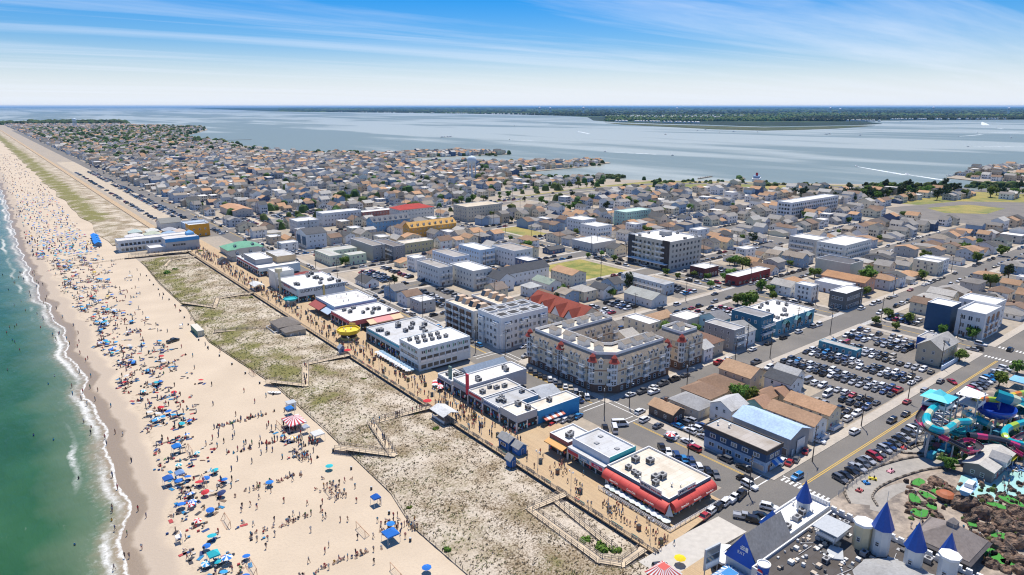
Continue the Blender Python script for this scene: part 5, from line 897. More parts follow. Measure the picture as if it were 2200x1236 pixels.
# ------------------------------------------------------------------ vehicles
M['carpaint'] = mat('car_paint', (1, 1, 1), .28, objcol=True, spec=.5, coat=.6); M['carglass'] = mat('car_glass', (.02, .025, .03), .06, spec=.7); M['tyre'] = mat('tyre_rubber', (.02, .02, .02), .9); M['rim'] = mat('wheel_rim', (.4, .4, .42), .35, metal=.7); M['lamp'] = mat('lamp_lens', (.55, .5, .48), .2)
def loft(mb, st, m=0):       # st: list of rings (same count), each a list of points
    n = len(st[0]); base = len(mb.v); V = [p for r_ in st for p in r_]; Fc = [(i * n + j, i * n + (j + 1) % n, (i + 1) * n + (j + 1) % n, (i + 1) * n + j) for i in range(len(st) - 1) for j in range(n)]
    Fc += [tuple(range(n - 1, -1, -1)), tuple((len(st) - 1) * n + j for j in range(n))]; mb.add(V, Fc, m)
def car_proto(kind):
    b = MB(); g = MB()
    if kind == 'sedan': L, wd, belt, roof, hood = 4.6, .90, .92, 1.43, .80; cab = (-1.75, 1.05, -1.0, .35)
    elif kind == 'suv': L, wd, belt, roof, hood = 4.7, .95, 1.05, 1.72, .98; cab = (-2.2, 1.05, -1.95, .35)
    elif kind == 'pickup': L, wd, belt, roof, hood = 5.6, .98, 1.10, 1.82, 1.08; cab = (-.75, 1.45, -.55, .85)
    else: L, wd, belt, roof, hood = 5.6, .98, 1.25, 2.35, 1.15; cab = (-2.7, 2.1, -2.65, 1.35)
    h = L / 2
    def ring(x, w_, zt, zb=.30): return [(x, -w_, zb + .12), (x, -w_ * 1.0, zb + (zt - zb) * .55), (x, -w_ * .93, zt), (x, w_ * .93, zt), (x, w_, zb + (zt - zb) * .55), (x, w_, zb + .12), (x, w_ * .85, zb), (x, -w_ * .85, zb)]
    tail = belt if kind != 'sedan' else .90
    loft(b, [ring(-h, wd * .84, tail * .86), ring(-h + .18, wd * .95, tail), ring(-h + .9, wd, belt), ring(0, wd, belt), ring(cab[1], wd, belt), ring(h - .55, wd * .97, hood), ring(h - .12, wd * .88, hood * .88), ring(h, wd * .78, hood * .68)])
    a0, a1, r0, r1 = cab; wb, wt = wd * .90, wd * .72
    c = [(a0, -wb, belt - .02), (a1, -wb, belt - .02), (a1, wb, belt - .02), (a0, wb, belt - .02), (r0, -wt, roof - .05), (r1, -wt, roof - .05), (r1, wt, roof - .05), (r0, wt, roof - .05)]
    g.add(c, [(0, 1, 5, 4), (1, 2, 6, 5), (2, 3, 7, 6), (3, 0, 4, 7)])
    b.add([(r0 - .05, -wt * 1.02, roof - .06), (r1 + .05, -wt * 1.02, roof - .06), (r1 + .05, wt * 1.02, roof - .06), (r0 - .05, wt * 1.02, roof - .06), (r0 + .05, -wt * .9, roof), (r1 - .1, -wt * .9, roof), (r1 - .1, wt * .9, roof), (r0 + .05, wt * .9, roof)], [(0, 1, 5, 4), (1, 2, 6, 5), (2, 3, 7, 6), (3, 0, 4, 7), (4, 5, 6, 7)])
    mid = (a0 + a1) / 2 * .6 + (r0 + r1) / 2 * .4
    for sgn in (-1, 1):
        for (xa, xb) in ((a0, r0), (mid, mid), (a1, r1)): b.tube((xa, sgn * (wb + .005), belt), (xb, sgn * (wt + .01), roof - .04), .05, 4)
    if kind == 'pickup':
        b.box(-h + .2, -.85, -wd * .9, wd * .9, belt + .0, belt + .02, 0); 
        for s in ((-h + .1, -.8, -wd * .94, -wd * .84), (-h + .1, -.8, wd * .84, wd * .94), (-h + .1, -h + .2, -wd * .84, wd * .84)): b.box(*s, belt, belt + .18)
    wm_ = MB(); wm_.tube((0, -.11, 0), (0, .11, 0), .34, 12, 0); wm_.tube((0, -.115, 0), (0, .115, 0), .2, 8, 1)
    lm = MB()
    lm.box(h - .14, h - .02, -.16, .16, hood * .66, hood * .82)
    return dict(body=b.mesh('car_body', [M['carpaint']]), glass=g.mesh('car_windows', [M['carglass']]), wheel=wm_.mesh('car_wheel', [M['tyre'], M['rim']]), light=lm.mesh('car_headlights', [M['lamp']]), L=L, wd=wd, raw=(b, g))
CAR = {k: car_proto(k) for k in ('sedan', 'suv', 'pickup', 'van')}
PAINT = [((.74, .75, .76), 'white', 26), ((.018, .018, .02), 'black', 24), ((.10, .105, .115), 'dark grey', 18), ((.36, .37, .39), 'silver', 13), ((.03, .06, .16), 'navy blue', 7), ((.38, .025, .03), 'red', 6), ((.45, .40, .32), 'beige', 3), ((.03, .20, .45), 'bright blue', 3)]
PW = [p[2] for p in PAINT]
CARS = []       # x, y, heading, place phrase, paint, kind
def car(x, y, hd, place, paint=None, kind=None, jit=.25):
    CARS.append((x + random.uniform(-jit, jit), y + random.uniform(-jit, jit) * .4, hd + random.uniform(-.04, .04), place, paint if paint is not None else random.choices(PAINT, PW)[0], kind or random.choices(('sedan', 'suv', 'pickup', 'van'), (42, 46, 8, 4))[0]))
def clear(x, y, g=2.2):
    for a, b, c, d in OCC[NLOT:]:
        if a - g < x < b + g and c - g < y < d + g: return False
    return True
def row_y(x, y0, y1, hd, place, step=2.75, fill=.96):
    y = y0; i = 0
    while y <= y1:
        if random.random() < fill and clear(x, y): car(x, y, hd + (math.pi if random.random() < .5 else 0), '%s, %s from the sea end' % (place, nth(i)) if False else place)
        y += step; i += 1
def row_x(y, x0, x1, hd, place, step=6.2, fill=.7, chk=True):
    x = x0
    while x <= x1:
        if random.random() < fill and (not chk or clear(x, y, 1.2)): car(x, y, hd + (math.pi if random.random() < .4 else 0), place)
        x += step
PH = math.pi / 2
for i, x in enumerate((232.6, 244, 249.6, 261, 266.6, 278, 283.6, 295, 300.6, 309)): row_y(x, 90.5, 132.5, 0, 'in the %s row of the big car park' % nth(i))
for x_ in (212.5, 218.5, 226): row_y(x_, 90.8, 107, 0, 'in the small lot beside the tan houses')
x = 173.6
while x < 306: car(x, 73.9, -1.82, 'parked at an angle by the go-kart fence'); x += 3.35
for i in range(8): car(148.6, 96.6 + 2.75 * i, .9 if i % 3 else .9 + math.pi, 'in the angled row behind the bar')
for i in range(12): car(160.2, 155.5 + 2.85 * i, .9, 'in the angled row before the beige hotel') if False else car(157.3, 156.5 + 2.85 * i, .9, 'in the angled row before the beige hotel')
for i, xx in enumerate((176, 182, 188, 194, 200.5, 222, 228)): car(xx, 147.3, 0, 'kerbside along the beige hotel street')
for xx in (208, 222, 234, 246, 258, 270, 283, 296): car(xx, 138.2 if xx < 240 else 147.4, 0, 'kerbside on the market hall street')
for i, yy in enumerate((94, 100.3, 113.5, 119.5)): car(158.3, yy, PH, 'kerbside before the blue motel')
for xx in (164.5, 167.6, 170.8): 
    for yy in (112.6, 117.6, 122.2): car(xx + random.uniform(-.3, .3), yy, PH, 'in the small lot beside the brown cottage')
for px, py, hd, pi, kd in ((1515, 1112, .15, 5, 'sedan'), (1530, 1100, .15, 0, 'suv'), (1545, 1091, .15, 1, 'suv'), (1560, 1082, .15, 0, 'suv'), (1577, 1074, .15, 0, 'pickup'), (1590, 1067, .15, 1, 'pickup'), (1598, 1114, -1.0, 3, 'pickup'), (1622, 1122, -1.1, 1, 'suv'), (1636, 1112, -1.1, 1, 'sedan'), (1652, 1094, -1.1, 0, 'suv')): c = P(px, py); car(c[0], c[1], hd, 'in the little car park behind the castle arcade', PAINT[pi], kd, 0)
for px, py, hd, pi, kd, pl in ((1610, 1047, -PH - .1, 0, 'suv', 'driving through the crossroads by the bar'), (1712, 1028, -math.pi, 7, 'suv', 'waiting at the zebra crossing'), (1915, 907, -math.pi, 1, 'suv', 'driving up the wide street, in front'), (1945, 893, -math.pi, 1, 'sedan', 'driving up the wide street, behind'), (1836, 931, 0, 0, 'suv', 'parked at the kerb of the wide street'), (2045, 823, -2.2, 5, 'sedan', 'turning on the wide street'), (2020, 822, 0, 2, 'sedan', 'kerbside by the big car park exit'), (1987, 842, 0, 3, 'suv', 'kerbside on the wide street'), (2008, 847, 0, 0, 'suv', 'beside the kerb of the wide street'), (1948, 866, 0, 5, 'sedan', 'kerbside below the big car park'),
        (2170, 754, 0, 1, 'suv', 'driving over the far zebra crossing'), (1710, 990, .3, 2, 'sedan', 'behind the blue motel'), (1697, 997, .2, 5, 'sedan', 'beside the blue motel end wall'), (1680, 995, .2, 0, 'suv', 'under the blue motel end wall'), (1730, 972, .4, 5, 'sedan', 'before the warehouse roller door'), (1757, 950, -PH, 0, 'suv', 'beside the warehouse corner'), (1440, 943, -PH, 3, 'sedan', 'driving past the blue motel'), (1414, 918, 0, 2, 'sedan', 'parked by the brown cottage corner'), (1385, 905, .1, 0, 'suv', 'beside the brown cottage'), (1375, 888, .1, 0, 'suv', 'under the brown cottage wall'), (1405, 845, 0, 0, 'pickup', 'driving down the beige hotel street'), (1355, 851, 0, 0, 'sedan', 'at the corner of the beige hotel'), (1430, 862, 0, 2, 'suv', 'outside the brown cottage gable'),
        (1320, 925, .9, 0, 'van', 'behind the shop with the teal wall'), (1300, 925, .9, 1, 'pickup', 'behind the white gift shop'), (1332, 915, -.6, 0, 'van', 'unloading behind the shops'), (1200, 910, .2, 3, 'suv', 'below the blue mural wall, silver one'), (1213, 905, .2, 0, 'sedan', 'below the blue mural wall, white one'), (1228, 902, .2, 2, 'sedan', 'below the blue mural wall, dark one'), (1242, 897, .2, 7, 'sedan', 'below the blue mural wall, blue one'), (1186, 916, .2, 5, 'sedan', 'below the blue mural wall, red one'), (1172, 920, .2, 1, 'sedan', 'below the blue mural wall, black one')): c = P(px, py); car(c[0], c[1], hd, pl, PAINT[pi], kd, 0)
for i in range(9): car(154.6, 33 + 3.6 * i, -2.5, 'in the angled row below the castle wall')
# other lots, rows across
for nm, x0, x1, y0, y1 in (('gravel lot behind the big arcade', 175, 199, 344, 383), ('lot behind the diner', 175, 199, 281, 320), ('small gravel lot behind the beige hotel', 237, 261, 180, 199), ('lot beside the white hall', 229, 261, 219, 239), ('lot behind the market hall', 263, 299, 177, 199), ('lot beside the blue grey motel', 293, 310, 218, 258), ('boulevard lot by the brick building', 334, 371, 233, 258), ('lot behind the navy house', 334, 351, 118, 133), ('gravel lot by the dark pavilion', 173, 204, 405, 445), ('far gravel car park', 176, 260, 593, 639)):
    x = x0 + 3; k = 0
    while x < x1 - 2: row_y(x, y0 + 2, y1 - 2, 0, 'in the ' + nm, 2.7, .86); x += 5.6 if k % 2 == 0 else 11; k += 1
x = 120
for x in (121, 138, 143.5): row_y(x, 664, 1250, 0, 'along the far beach road', 3.0, .38)
row_y(128, 563, 655, 0, 'by the pier', 3.0, .7); row_y(148, 565, 655, 0, 'by the pier', 3.0, .7)
# kerbside cars through the town
for k in range(1, 12):
    for s in (-1, 1):
        row_x(SY[k] + s * (hw(k) - 1.5), 166 if k not in (1,) else 300, 312, 0, 'kerbside in the %s street inland' % nth(k), 6.4, .55, False); row_x(SY[k] + s * (hw(k) - 1.5), 336, 470, 0, 'kerbside beyond the boulevard', 6.4, .6, False)
        if k < 8: row_x(SY[k] + s * (hw(k) - 1.5), 490, 620, 0, 'kerbside near the bay', 6.6, .6, False)
for xx in (318.8 + .9, 330.2 - .9):
    for k in range(0, 9): row_y(xx, SY[k] + 12, SY[k + 1] - 12, PH, 'kerbside on the boulevard', 6.6, .6)
for k in range(2, 9): row_y(158.2, SY[k] + 12, SY[k + 1] - 12, PH, 'kerbside on the seaside avenue', 6.4, .6)
for xx in (322, 327, 156.5, 153):
    for yy in range(100, 1400, 70): car(xx + 0, yy + random.uniform(-20, 20), PH, 'driving on the avenue')
for k, (a_, b_) in enumerate(zip(HWY, HWY[1:])):
    for t_ in (.2, .55, .85): dx, dy = b_[0] - a_[0], b_[1] - a_[1]; car(a_[0] + dx * t_, a_[1] + dy * t_ + random.uniform(-5, 5), math.atan2(dy, dx), 'on the causeway road')
vis = [c for c in CARS if inview(c[0], c[1], .8, 12)]; vis.sort(key=lambda c: math.hypot(c[0], c[1]))
cc = {}; 
for i, (x, y, hd, place, pt, kd) in enumerate(vis[:300]):
    lab = '%s %s %s' % (pt[1], {'suv': 'SUV', 'sedan': 'car', 'pickup': 'pickup truck', 'van': 'van'}[kd], place); cc[lab] = cc.get(lab, 0) + 1
    if cc[lab] > 1: lab = '%s, %s of its kind' % (lab, nth(cc[lab] - 1))
    c = CAR[kd]; zg = .03; r = thing('parked_car' if 'driving' not in place else 'car', lab, 'car' if kd in ('sedan', 'suv') else kd, (x, y, zg), hd, 'cars parked and driving in the town'); s = random.uniform(.95, 1.03); r.scale = (s, s, s)
    ob('body', c['body'], r, color=pt[0]); ob('windows', c['glass'], r); [ob('headlight', c['light'], r, (0, s_ * c['wd'] * .62, 0)) for s_ in (-1, 1)]
    for fx in (-c['L'] * .29, c['L'] * .31):
        for sy in (-1, 1): ob('wheel', c['wheel'], r, (fx, sy * (c['wd'] - .1), .34))
M['massed'] = mat('massed_car_paint', (1, 1, 1), .3, tint=True, spec=.5, coat=.4)
mb = MB()
for x, y, hd, place, pt, kd in vis[300:]:
    ca, sa = math.cos(hd), math.sin(hd); R_ = lambda px_, py_, pz: (x + px_ * ca - py_ * sa, y + px_ * sa + py_ * ca, pz)
    h, w_ = CAR[kd]['L'] / 2, .9; zb = 1.0; zr = 1.45 if kd == 'sedan' else 1.75
    V = [R_(-h, -w_, .25), R_(h, -w_, .25), R_(h, w_, .25), R_(-h, w_, .25), R_(-h, -w_ * .95, zb * .92), R_(h, -w_ * .9, zb * .78), R_(h, w_ * .9, zb * .78), R_(-h, w_ * .95, zb * .92)]
    mb.add(V, [(0, 1, 5, 4), (1, 2, 6, 5), (2, 3, 7, 6), (3, 0, 4, 7), (4, 5, 6, 7)], 0, pt[0])
    a0, a1, r0, r1 = (-1.8, 1.0, -1.1, .3) if kd == 'sedan' else (-2.2, 1.0, -2.0, .3)
    V = [R_(a0, -.82, .9), R_(a1, -.82, .85), R_(a1, .82, .85), R_(a0, .82, .9), R_(r0, -.65, zr), R_(r1, -.65, zr), R_(r1, .65, zr), R_(r0, .65, zr)]; mb.add(V, [(0, 1, 5, 4), (1, 2, 6, 5), (2, 3, 7, 6), (3, 0, 4, 7)], 0, (.03, .035, .04)); mb.add(V[4:], [(0, 1, 2, 3)], 0, pt[0])
o = ob('far_cars', mb.mesh('far_cars', [M['massed']])); o['kind'] = 'stuff'; o['label'] = 'mass of small cars parked further off in the town'
# ------------------------------------------------------------------ trees, shrubs, dune grass
def leaf_mat(name, c1, c2):
    def f(t, b):
        oi = t.nodes.new('ShaderNodeObjectInfo'); g = t.nodes.new('ShaderNodeNewGeometry'); n = add_noise(t, .9, 3, g.outputs['Position'])
        k = mmath(t, 'ADD', mmath(t, 'MULTIPLY', g.outputs['Random Per Island'], .65), mmath(t, 'MULTIPLY', n, .5)); c = mmix(t, mrange(t, k, .1, .95), c1, c2)
        hsv = t.nodes.new('ShaderNodeHueSaturation'); t.links.new(mrange(t, oi.outputs['Random'], 0, 1, .47, .53), hsv.inputs['Hue']); t.links.new(mrange(t, oi.outputs['Random'], 0, 1, .8, 1.25), hsv.inputs['Value']); t.links.new(c, hsv.inputs['Color'])
        t.links.new(hsv.outputs[0], b.inputs['Base Color']); b.inputs['Roughness'].default_value = .75; b.inputs['Specular IOR Level'].default_value = .2
        ad = t.nodes.new('ShaderNodeAddShader'); tr = t.nodes.new('ShaderNodeBsdfTranslucent'); t.links.new(mmix(t, .55, hsv.outputs[0], (.02, .03, .005)), tr.inputs['Color'])
        out = [x for x in t.nodes if x.type == 'OUTPUT_MATERIAL'][0]; mxs = t.nodes.new('ShaderNodeMixShader'); mxs.inputs[0].default_value = .3; t.links.new(b.outputs[0], mxs.inputs[1]); t.links.new(tr.outputs[0], mxs.inputs[2]); t.links.new(mxs.outputs[0], out.inputs['Surface'])
    return band_mat(name, f)
M['leaf'] = leaf_mat('green_leaves', (.05, .11, .018), (.20, .30, .05)); M['pine'] = leaf_mat('dark_leaves', (.018, .038, .014), (.06, .09, .03)); M['bark'] = mat('bark', (.10, .075, .055), .95, n=(3, .3))
def tree_proto(seed, m, n=900, tall=1.0, leaf=.085):
    rg = random.Random(seed); b = MB(); clumps = []
    for i in range(13):
        th = rg.uniform(0, 6.28); r_ = rg.uniform(.1, .68); clumps.append((r_ * math.cos(th), r_ * math.sin(th), rg.uniform(.62, 1.55 * tall), rg.uniform(.24, .42)))
    clumps.append((0, 0, 1.15 * tall, .5))
    for i in range(n):
        cx, cy, cz, cr_ = rg.choice(clumps); d = Vector((rg.gauss(0, 1), rg.gauss(0, 1), rg.gauss(0, 1))).normalized(); rr = cr_ * (rg.random() ** .35); p = Vector((cx, cy, cz)) + d * rr * Vector((1, 1, .85)).length / 1.65
        nrm = (d + Vector((rg.uniform(-.6, .6), rg.uniform(-.6, .6), rg.uniform(-.2, .8)))).normalized(); u = nrm.orthogonal().normalized(); v = nrm.cross(u); s = leaf * rg.uniform(.7, 1.5); a_ = rg.uniform(0, 3.14); u, v = u * math.cos(a_) + v * math.sin(a_), v * math.cos(a_) - u * math.sin(a_)
        b.poly([tuple(p - u * s - v * s * .6), tuple(p + u * s - v * s * .45), tuple(p + u * s * .7 + v * s * .7), tuple(p - u * s * .6 + v * s * .65)])
    t = MB(); t.tube((0, 0, 0), (.02, .01, .75), .075, 7, 0, .05)
    for cx, cy, cz, cr_ in clumps[:7]: t.tube((.015, .008, .6), (cx * .8, cy * .8, cz), .035, 5, 0, .012)
    return b.mesh('tree_crown', [m]), t.mesh('tree_trunk', [M['bark']])
TP = [tree_proto(i, M['leaf'], 1000) for i in range(4)] + [tree_proto(10 + i, M['pine'], 800, 1.25, .075) for i in range(2)]
TC = {}
def tree(x, y, rad, where, pine=False, name='tree'):
    k = random.choice((4, 5)) if pine else random.randrange(4); lab = '%s %s %s' % ('large' if rad > 4.4 else ('small' if rad < 2.4 else 'medium'), 'dark evergreen tree' if pine else 'green leafy tree', where); TC[lab] = TC.get(lab, 0) + 1
    if TC[lab] > 1: lab += ', %s one' % nth(TC[lab] - 1)
    r = thing(name, lab, 'tree', (x, y, 0), random.uniform(0, 6.28), 'trees in the town'); s = rad / .95; r.scale = (s, s, s * random.uniform(.85, 1.05)); ob('trunk', TP[k][1], r); ob('crown', TP[k][0], r)
for px, py, rad, wh in ((1865, 612, 6.5, 'beside the windowless hall'), (1605, 872, 4.2, 'among the brown cottages'), (1610, 668, 5.6, 'beside the white market hall'), (1585, 655, 3.4, 'in front of the market hall'), (742, 572, 3.6, 'at the horseshoe motel'), (1595, 580, 5, 'behind the long red store'), (1578, 570, 4.2, 'by the white cottage near the red store'), (1312, 640, 3.2, 'beside the white hall'), (1430, 592, 2.6, 'by the brick building'), (1455, 600, 2.4, 'before the brick building'), (1490, 595, 2.4, 'beside the brick building'), (1520, 603, 2.4, 'in the boulevard lot'), (1525, 620, 2.6, 'in the boulevard lot corner'), (1557, 605, 3.2, 'before the long red store'), (1320, 562, 2.6, 'before the modern apartment block'), (1292, 552, 2.4, 'beside the modern apartment block'), (1263, 555, 2.4, 'on the boulevard pavement'), (1655, 632, 3.2, 'behind the market hall roof'), (1700, 632, 3.8, 'behind the market hall corner'), (1732, 640, 3.2, 'near the dark corner building'), (1660, 645, 2.8, 'over the market hall wall'), (1494, 715, 2.6, 'by the white garage building'), (1908, 685, 3.4, 'by the dark roofed shop on the boulevard'), (1950, 695, 3, 'in the dark asphalt lot'), (1880, 698, 2.6, 'at the car park edge'), (1925, 710, 2.2, 'inside the car park'), (2025, 720, 2.6, 'beside the corner cafe'), (2088, 730, 3.2, 'before the modern townhouses'), (2060, 778, 3.4, 'beside the tan guest house'), (2145, 832, 3.4, 'at the waterpark edge'), (2185, 803, 3.2, 'behind the waterpark sunshades'), (2035, 1010, 2.6, 'at the go-kart bend'), (1985, 560, 4.2, 'behind the navy flats'), (2070, 545, 4.5, 'in the far right yards'), (2150, 550, 4.5, 'beside the tan gabled house'), (1940, 470, 3.6, 'by the vacant lot'), (720, 440, 4.5, 'in the far left yards'), (730, 452, 4, 'near the balconied motel'), (640, 468, 3.4, 'by the white hotel'), (1000, 545, 3, 'by the blue flats'), (1005, 535, 2.6, 'behind the blue flats'), (868, 470, 3, 'near the red roofed apartments'), (1350, 440, 5, 'in the leafy yards'), (1375, 430, 4.4, 'in the middle of the leafy yards'), (1400, 450, 5, 'beside the leafy yards'), (1270, 435, 4.5, 'behind the mint motel'), (1480, 455, 4.5, 'near the bay side houses'), (1420, 460, 4.2, 'on the bay side corner'), (1250, 470, 3.6, 'by the mint motel')):
    c = P(px, py); tree(c[0], c[1], rad, wh)
tn = 0; tries = 0
while tn < 130 and tries < 4000:
    tries += 1; x = random.uniform(170, 640); y = random.uniform(90, 900)
    if not inside(x, y, ISLAND) or not free(x - 1.6, x + 1.6, y - 1.6, y + 1.6, .2) or not inview(x, y): continue
    if any(abs(y - s_) < 7 for s_ in SY) or any(abs(x - a_) < h_ + 1 for a_, h_ in AV) or near_hwy(x, y, 14): continue
    tree(x, y, random.uniform(2.2, 4.6), 'between houses in the %s block along' % nth(max(0, int((y - 80) / 62.7))), random.random() < .2); keep(x - 2, x + 2, y - 2, y + 2); tn += 1
for i in range(70):   # wood along the causeway
    f = random.random(); c = P(1790 + 420 * f + random.uniform(-40, 40), 425 - 8 * f + random.uniform(-16, 10))
    if inside(c[0], c[1], ISLAND): tree(c[0], c[1], random.uniform(4, 6.5), 'in the belt beside the causeway', random.random() < .7)
for i in range(26): c = P(random.uniform(1700, 1900), random.uniform(421, 434)); tree(c[0], c[1], random.uniform(3.5, 5.5), 'in the thicket behind the condominium row', True)
# masses of foliage too far to tell apart: shrubs between far houses, shore thickets, the wooded mainland
M['massleaf'] = mat('massed_foliage', (1, 1, 1), .95, tint=True, n=(.25, .25))
fol = MB()
def blob(mb, x, y, z, r_, h, c, n=5, j=.35):
    V = [(x, y, z + h)] + [(x + r_ * .62 * math.cos(6.283 * i / n + .4) * random.uniform(1 - j, 1 + j), y + r_ * .62 * math.sin(6.283 * i / n + .4) * random.uniform(1 - j, 1 + j), z + h * random.uniform(.68, .9)) for i in range(n)] + [(x + r_ * math.cos(6.283 * i / n) * random.uniform(1 - j, 1 + j), y + r_ * math.sin(6.283 * i / n) * random.uniform(1 - j, 1 + j), z) for i in range(n)]
    mb.add(V, [(0, 1 + i, 1 + (i + 1) % n) for i in range(n)] + [(1 + i, 1 + n + i, 1 + n + (i + 1) % n, 1 + (i + 1) % n) for i in range(n)], 0, c)
def fc(k=1.0): g = random.uniform(.7, 1.5) * k; return (.045 * g * random.uniform(.8, 1.5), .080 * g, .022 * g)
for i in range(2600):
    x = random.uniform(180, 990); y = random.uniform(500, 3800)
    if inside(x, y, ISLAND) and inview(x, y, 4, 5) and not near_hwy(x, y, 12): r_ = random.uniform(2.5, 6) * (1 if y < 1500 else 1.5); blob(fol, x, y, 0, r_, r_ * 1.6, fc(1.25), 7)
for px0, px1, py, s, n in ((1130, 1340, 381, 2.5, 110), (1870, 2200, 400, 4, 60), (640, 780, 329, 4, 40), (400, 480, 303, 5, 30), (1400, 1560, 391, 2.2, 30), (1640, 1760, 397, 2.2, 30), (880, 1080, 333, 3, 40), (1100, 1290, 356, 3, 30), (2080, 2230, 380, 4, 40), (60, 270, 265.5, 14, 260), (0, 220, 267, 12, 200)):
    for i in range(n):
        c = P(random.uniform(px0, px1), py + random.uniform(-1.5, 2.5) * (1 if py > 300 else .7)); r_ = s * random.uniform(.6, 1.4); blob(fol, c[0], c[1], 0, r_ * 1.3, r_ * 1.3, fc(.9))
o = ob('foliage', fol.mesh('foliage', [M['massleaf']])); o['kind'] = 'stuff'; o['label'] = 'shrubs and small trees scattered through the far town'
fw = MB()
for i in range(9000):
    f = random.random(); px = random.uniform(600, 2230); near = 262 if 1300 < px < 1880 else (258.5 if px > 1880 else 241 + (px - 600) * .0145)
    d = random.random() ** 1.6; py = near - 1.0 - d * (near - 231.5)
    c = P(px, py)
    if not inside(c[0], c[1], MAIN): continue
    dist = math.hypot(*c); r_ = max(10, dist * .0021) * random.uniform(.7, 1.5); pale = noise.noise((c[0] / 2500, c[1] / 2500, 1)) > .12; blob(fw, c[0], c[1], .5, r_, random.uniform(11, 19), fc(.5 if not pale else 1.5))
o = ob('forest', fw.mesh('forest', [M['massleaf']])); o['kind'] = 'stuff'; o['label'] = 'dark green woodland covering the far mainland shore'
# dune grass
M['grassblade'] = mat('dune_grass', (1, 1, 1), .9, tint=True); gr = MB()
for i in range(15000):
    y = 64 + 430 * random.random() ** 1.35; f = random.random(); fx = fence_x(y); x = fx + .6 + (106.4 - fx) * f
    dens = .55 + .6 * noise.noise((x / 6, y / 6, 7)) + (.35 if f < .3 else 0)
    if random.random() > dens: continue
    z = dune_z(x, y, (x - fx) / (107.2 - fx)) - .05; g = near_green(f, x, y) + (.3 if f < .25 else 0); dead = random.random() > g * .9
    col = (.22, .17, .105) if dead else random.choice([(.24, .25, .09), (.32, .31, .14), (.19, .21, .07)]); s = random.uniform(.25, .6); k = random.uniform(.75, 1.2); col = tuple(v * k for v in col)
    for q in range(3):
        a_ = random.uniform(0, 6.28); dx, dy = math.cos(a_), math.sin(a_); px_, py_ = -dy * .10, dx * .10; gr.poly([(x - px_, y - py_, z), (x + px_, y + py_, z), (x + dx * s * .55 + px_ * .4, y + dy * s * .55 + py_ * .4, z + s * .75), (x + dx * s * .95, y + dy * s * .95, z + s * .55)], 0, col)
o = ob('dune_grass', gr.mesh('dune_grass', [M['grassblade']])); o['kind'] = 'stuff'; o['label'] = 'tufts of dry and green beach grass across the dunes'
SHR = tree_proto(33, M['leaf'], 420, .5, .12)[0]
for i, (px, py, s) in enumerate(((935, 922, 1.6), (752, 815, 1.3), (782, 815, 1.3), (895, 890, 1.2), (360, 588, 3.2), (378, 580, 2.4), (1255, 1162, 2.0), (1290, 1180, 2.4), (1320, 1185, 2.0), (560, 740, 1.2), (600, 770, 1.2), (700, 770, 1.2), (430, 540, 2), (712, 855, 1.1), (960, 1180, 1.2), (880, 1090, 1.0), (540, 640, 1.5))):
    c = P(px, py, .8); r = thing('dune_shrub', 'green dune shrub, %s counted from the near boardwalk ramp' % nth(i), 'shrub', (c[0], c[1], .35), i, 'shrubs on the dunes'); ob('foliage', SHR, r, (0, 0, -.35 * s), scale=s)
# ------------------------------------------------------------------ boardwalk furniture
rl = thing('boardwalk_railing', 'timber railing along the dune side of the boardwalk', 'railing', (108.1, 84, DZ)); L_ = 460
mb = MB(); mb.box(-.06, .06, -.06, .06, -1.1, 1.1); pm = mb.mesh('railing_post', [M['wood']])
for i in range(190): ob('post', pm, rl, (0, i * 2.42, 0))
for z in (.45, .8, 1.08): mb = MB(); mb.box(-.05, .05, 0, L_, z - .05, z + .05); ob('rail', mb.mesh('rail', [M['wood']]), rl)
mb = MB(); mb.box(-.02, .12, 0, L_, -.35, -.02); ob('fascia', mb.mesh('fascia', [M['darkwood']]), rl)
def bench_meshes():
    s = MB(); [s.box(-.25 + k * .17, -.11 + k * .17, -.8, .8, .42, .47) for k in range(3)]; b = MB(); [b.box(-.33, -.29, -.8, .8, .58 + k * .17, .71 + k * .17) for k in range(2)]; l = MB(); l.box(-.32, .25, -.05, .05, 0, .42); l.box(-.34, -.27, -.05, .05, .42, .9)
    return s.mesh('bench_seat', [M['paint']]), b.mesh('bench_back', [M['paint']]), l.mesh('bench_leg', [M['dark']])
BN = bench_meshes()
for i in range(52):
    y = 84.5 + i * 3.3 + (1.4 if i % 2 else 0); col, cn_ = random.choice([((.25, .2, .15), 'brown'), ((.25, .2, .15), 'brown'), ((.45, .06, .05), 'red'), ((.06, .2, .18), 'green')]); r = thing('bench', '%s boardwalk bench, %s along the railing from the near end' % (cn_, nth(i)), 'bench', (109.0, y, DZ), 0, 'benches along the railing'); ob('seat', BN[0], r, color=col); ob('backrest', BN[1], r, color=col); ob('leg', BN[2], r, (0, .6, 0)); ob('leg', BN[2], r, (0, -.6, 0))
def lampm():
    p = MB(); p.tube((0, 0, 0), (0, 0, 5.6), .07, 6, 0, .05); p.lathe([(.16, 0), (.12, .5), (.07, .55)], 8); p.box(-.03, .03, -.75, .75, 5.4, 5.48); g = MB(); g.lathe([(.05, 0), (.2, .12), (.24, .32), (.14, .5), (0, .55)], 8); return p.mesh('lamp_post', [M['steel']]), g.mesh('lamp_globe', [M['white']])
LM = lampm()
for i in range(30):
    r = thing('lamp_post', 'twin globe boardwalk lamp post, %s from the near end' % nth(i), 'lamp post', (110.8, 88 + i * 13.6, DZ), 0, 'lamp posts along the boardwalk'); ob('post', LM[0], r); ob('globe', LM[1], r, (0, .7, 5.48)); ob('globe', LM[1], r, (0, -.7, 5.48))
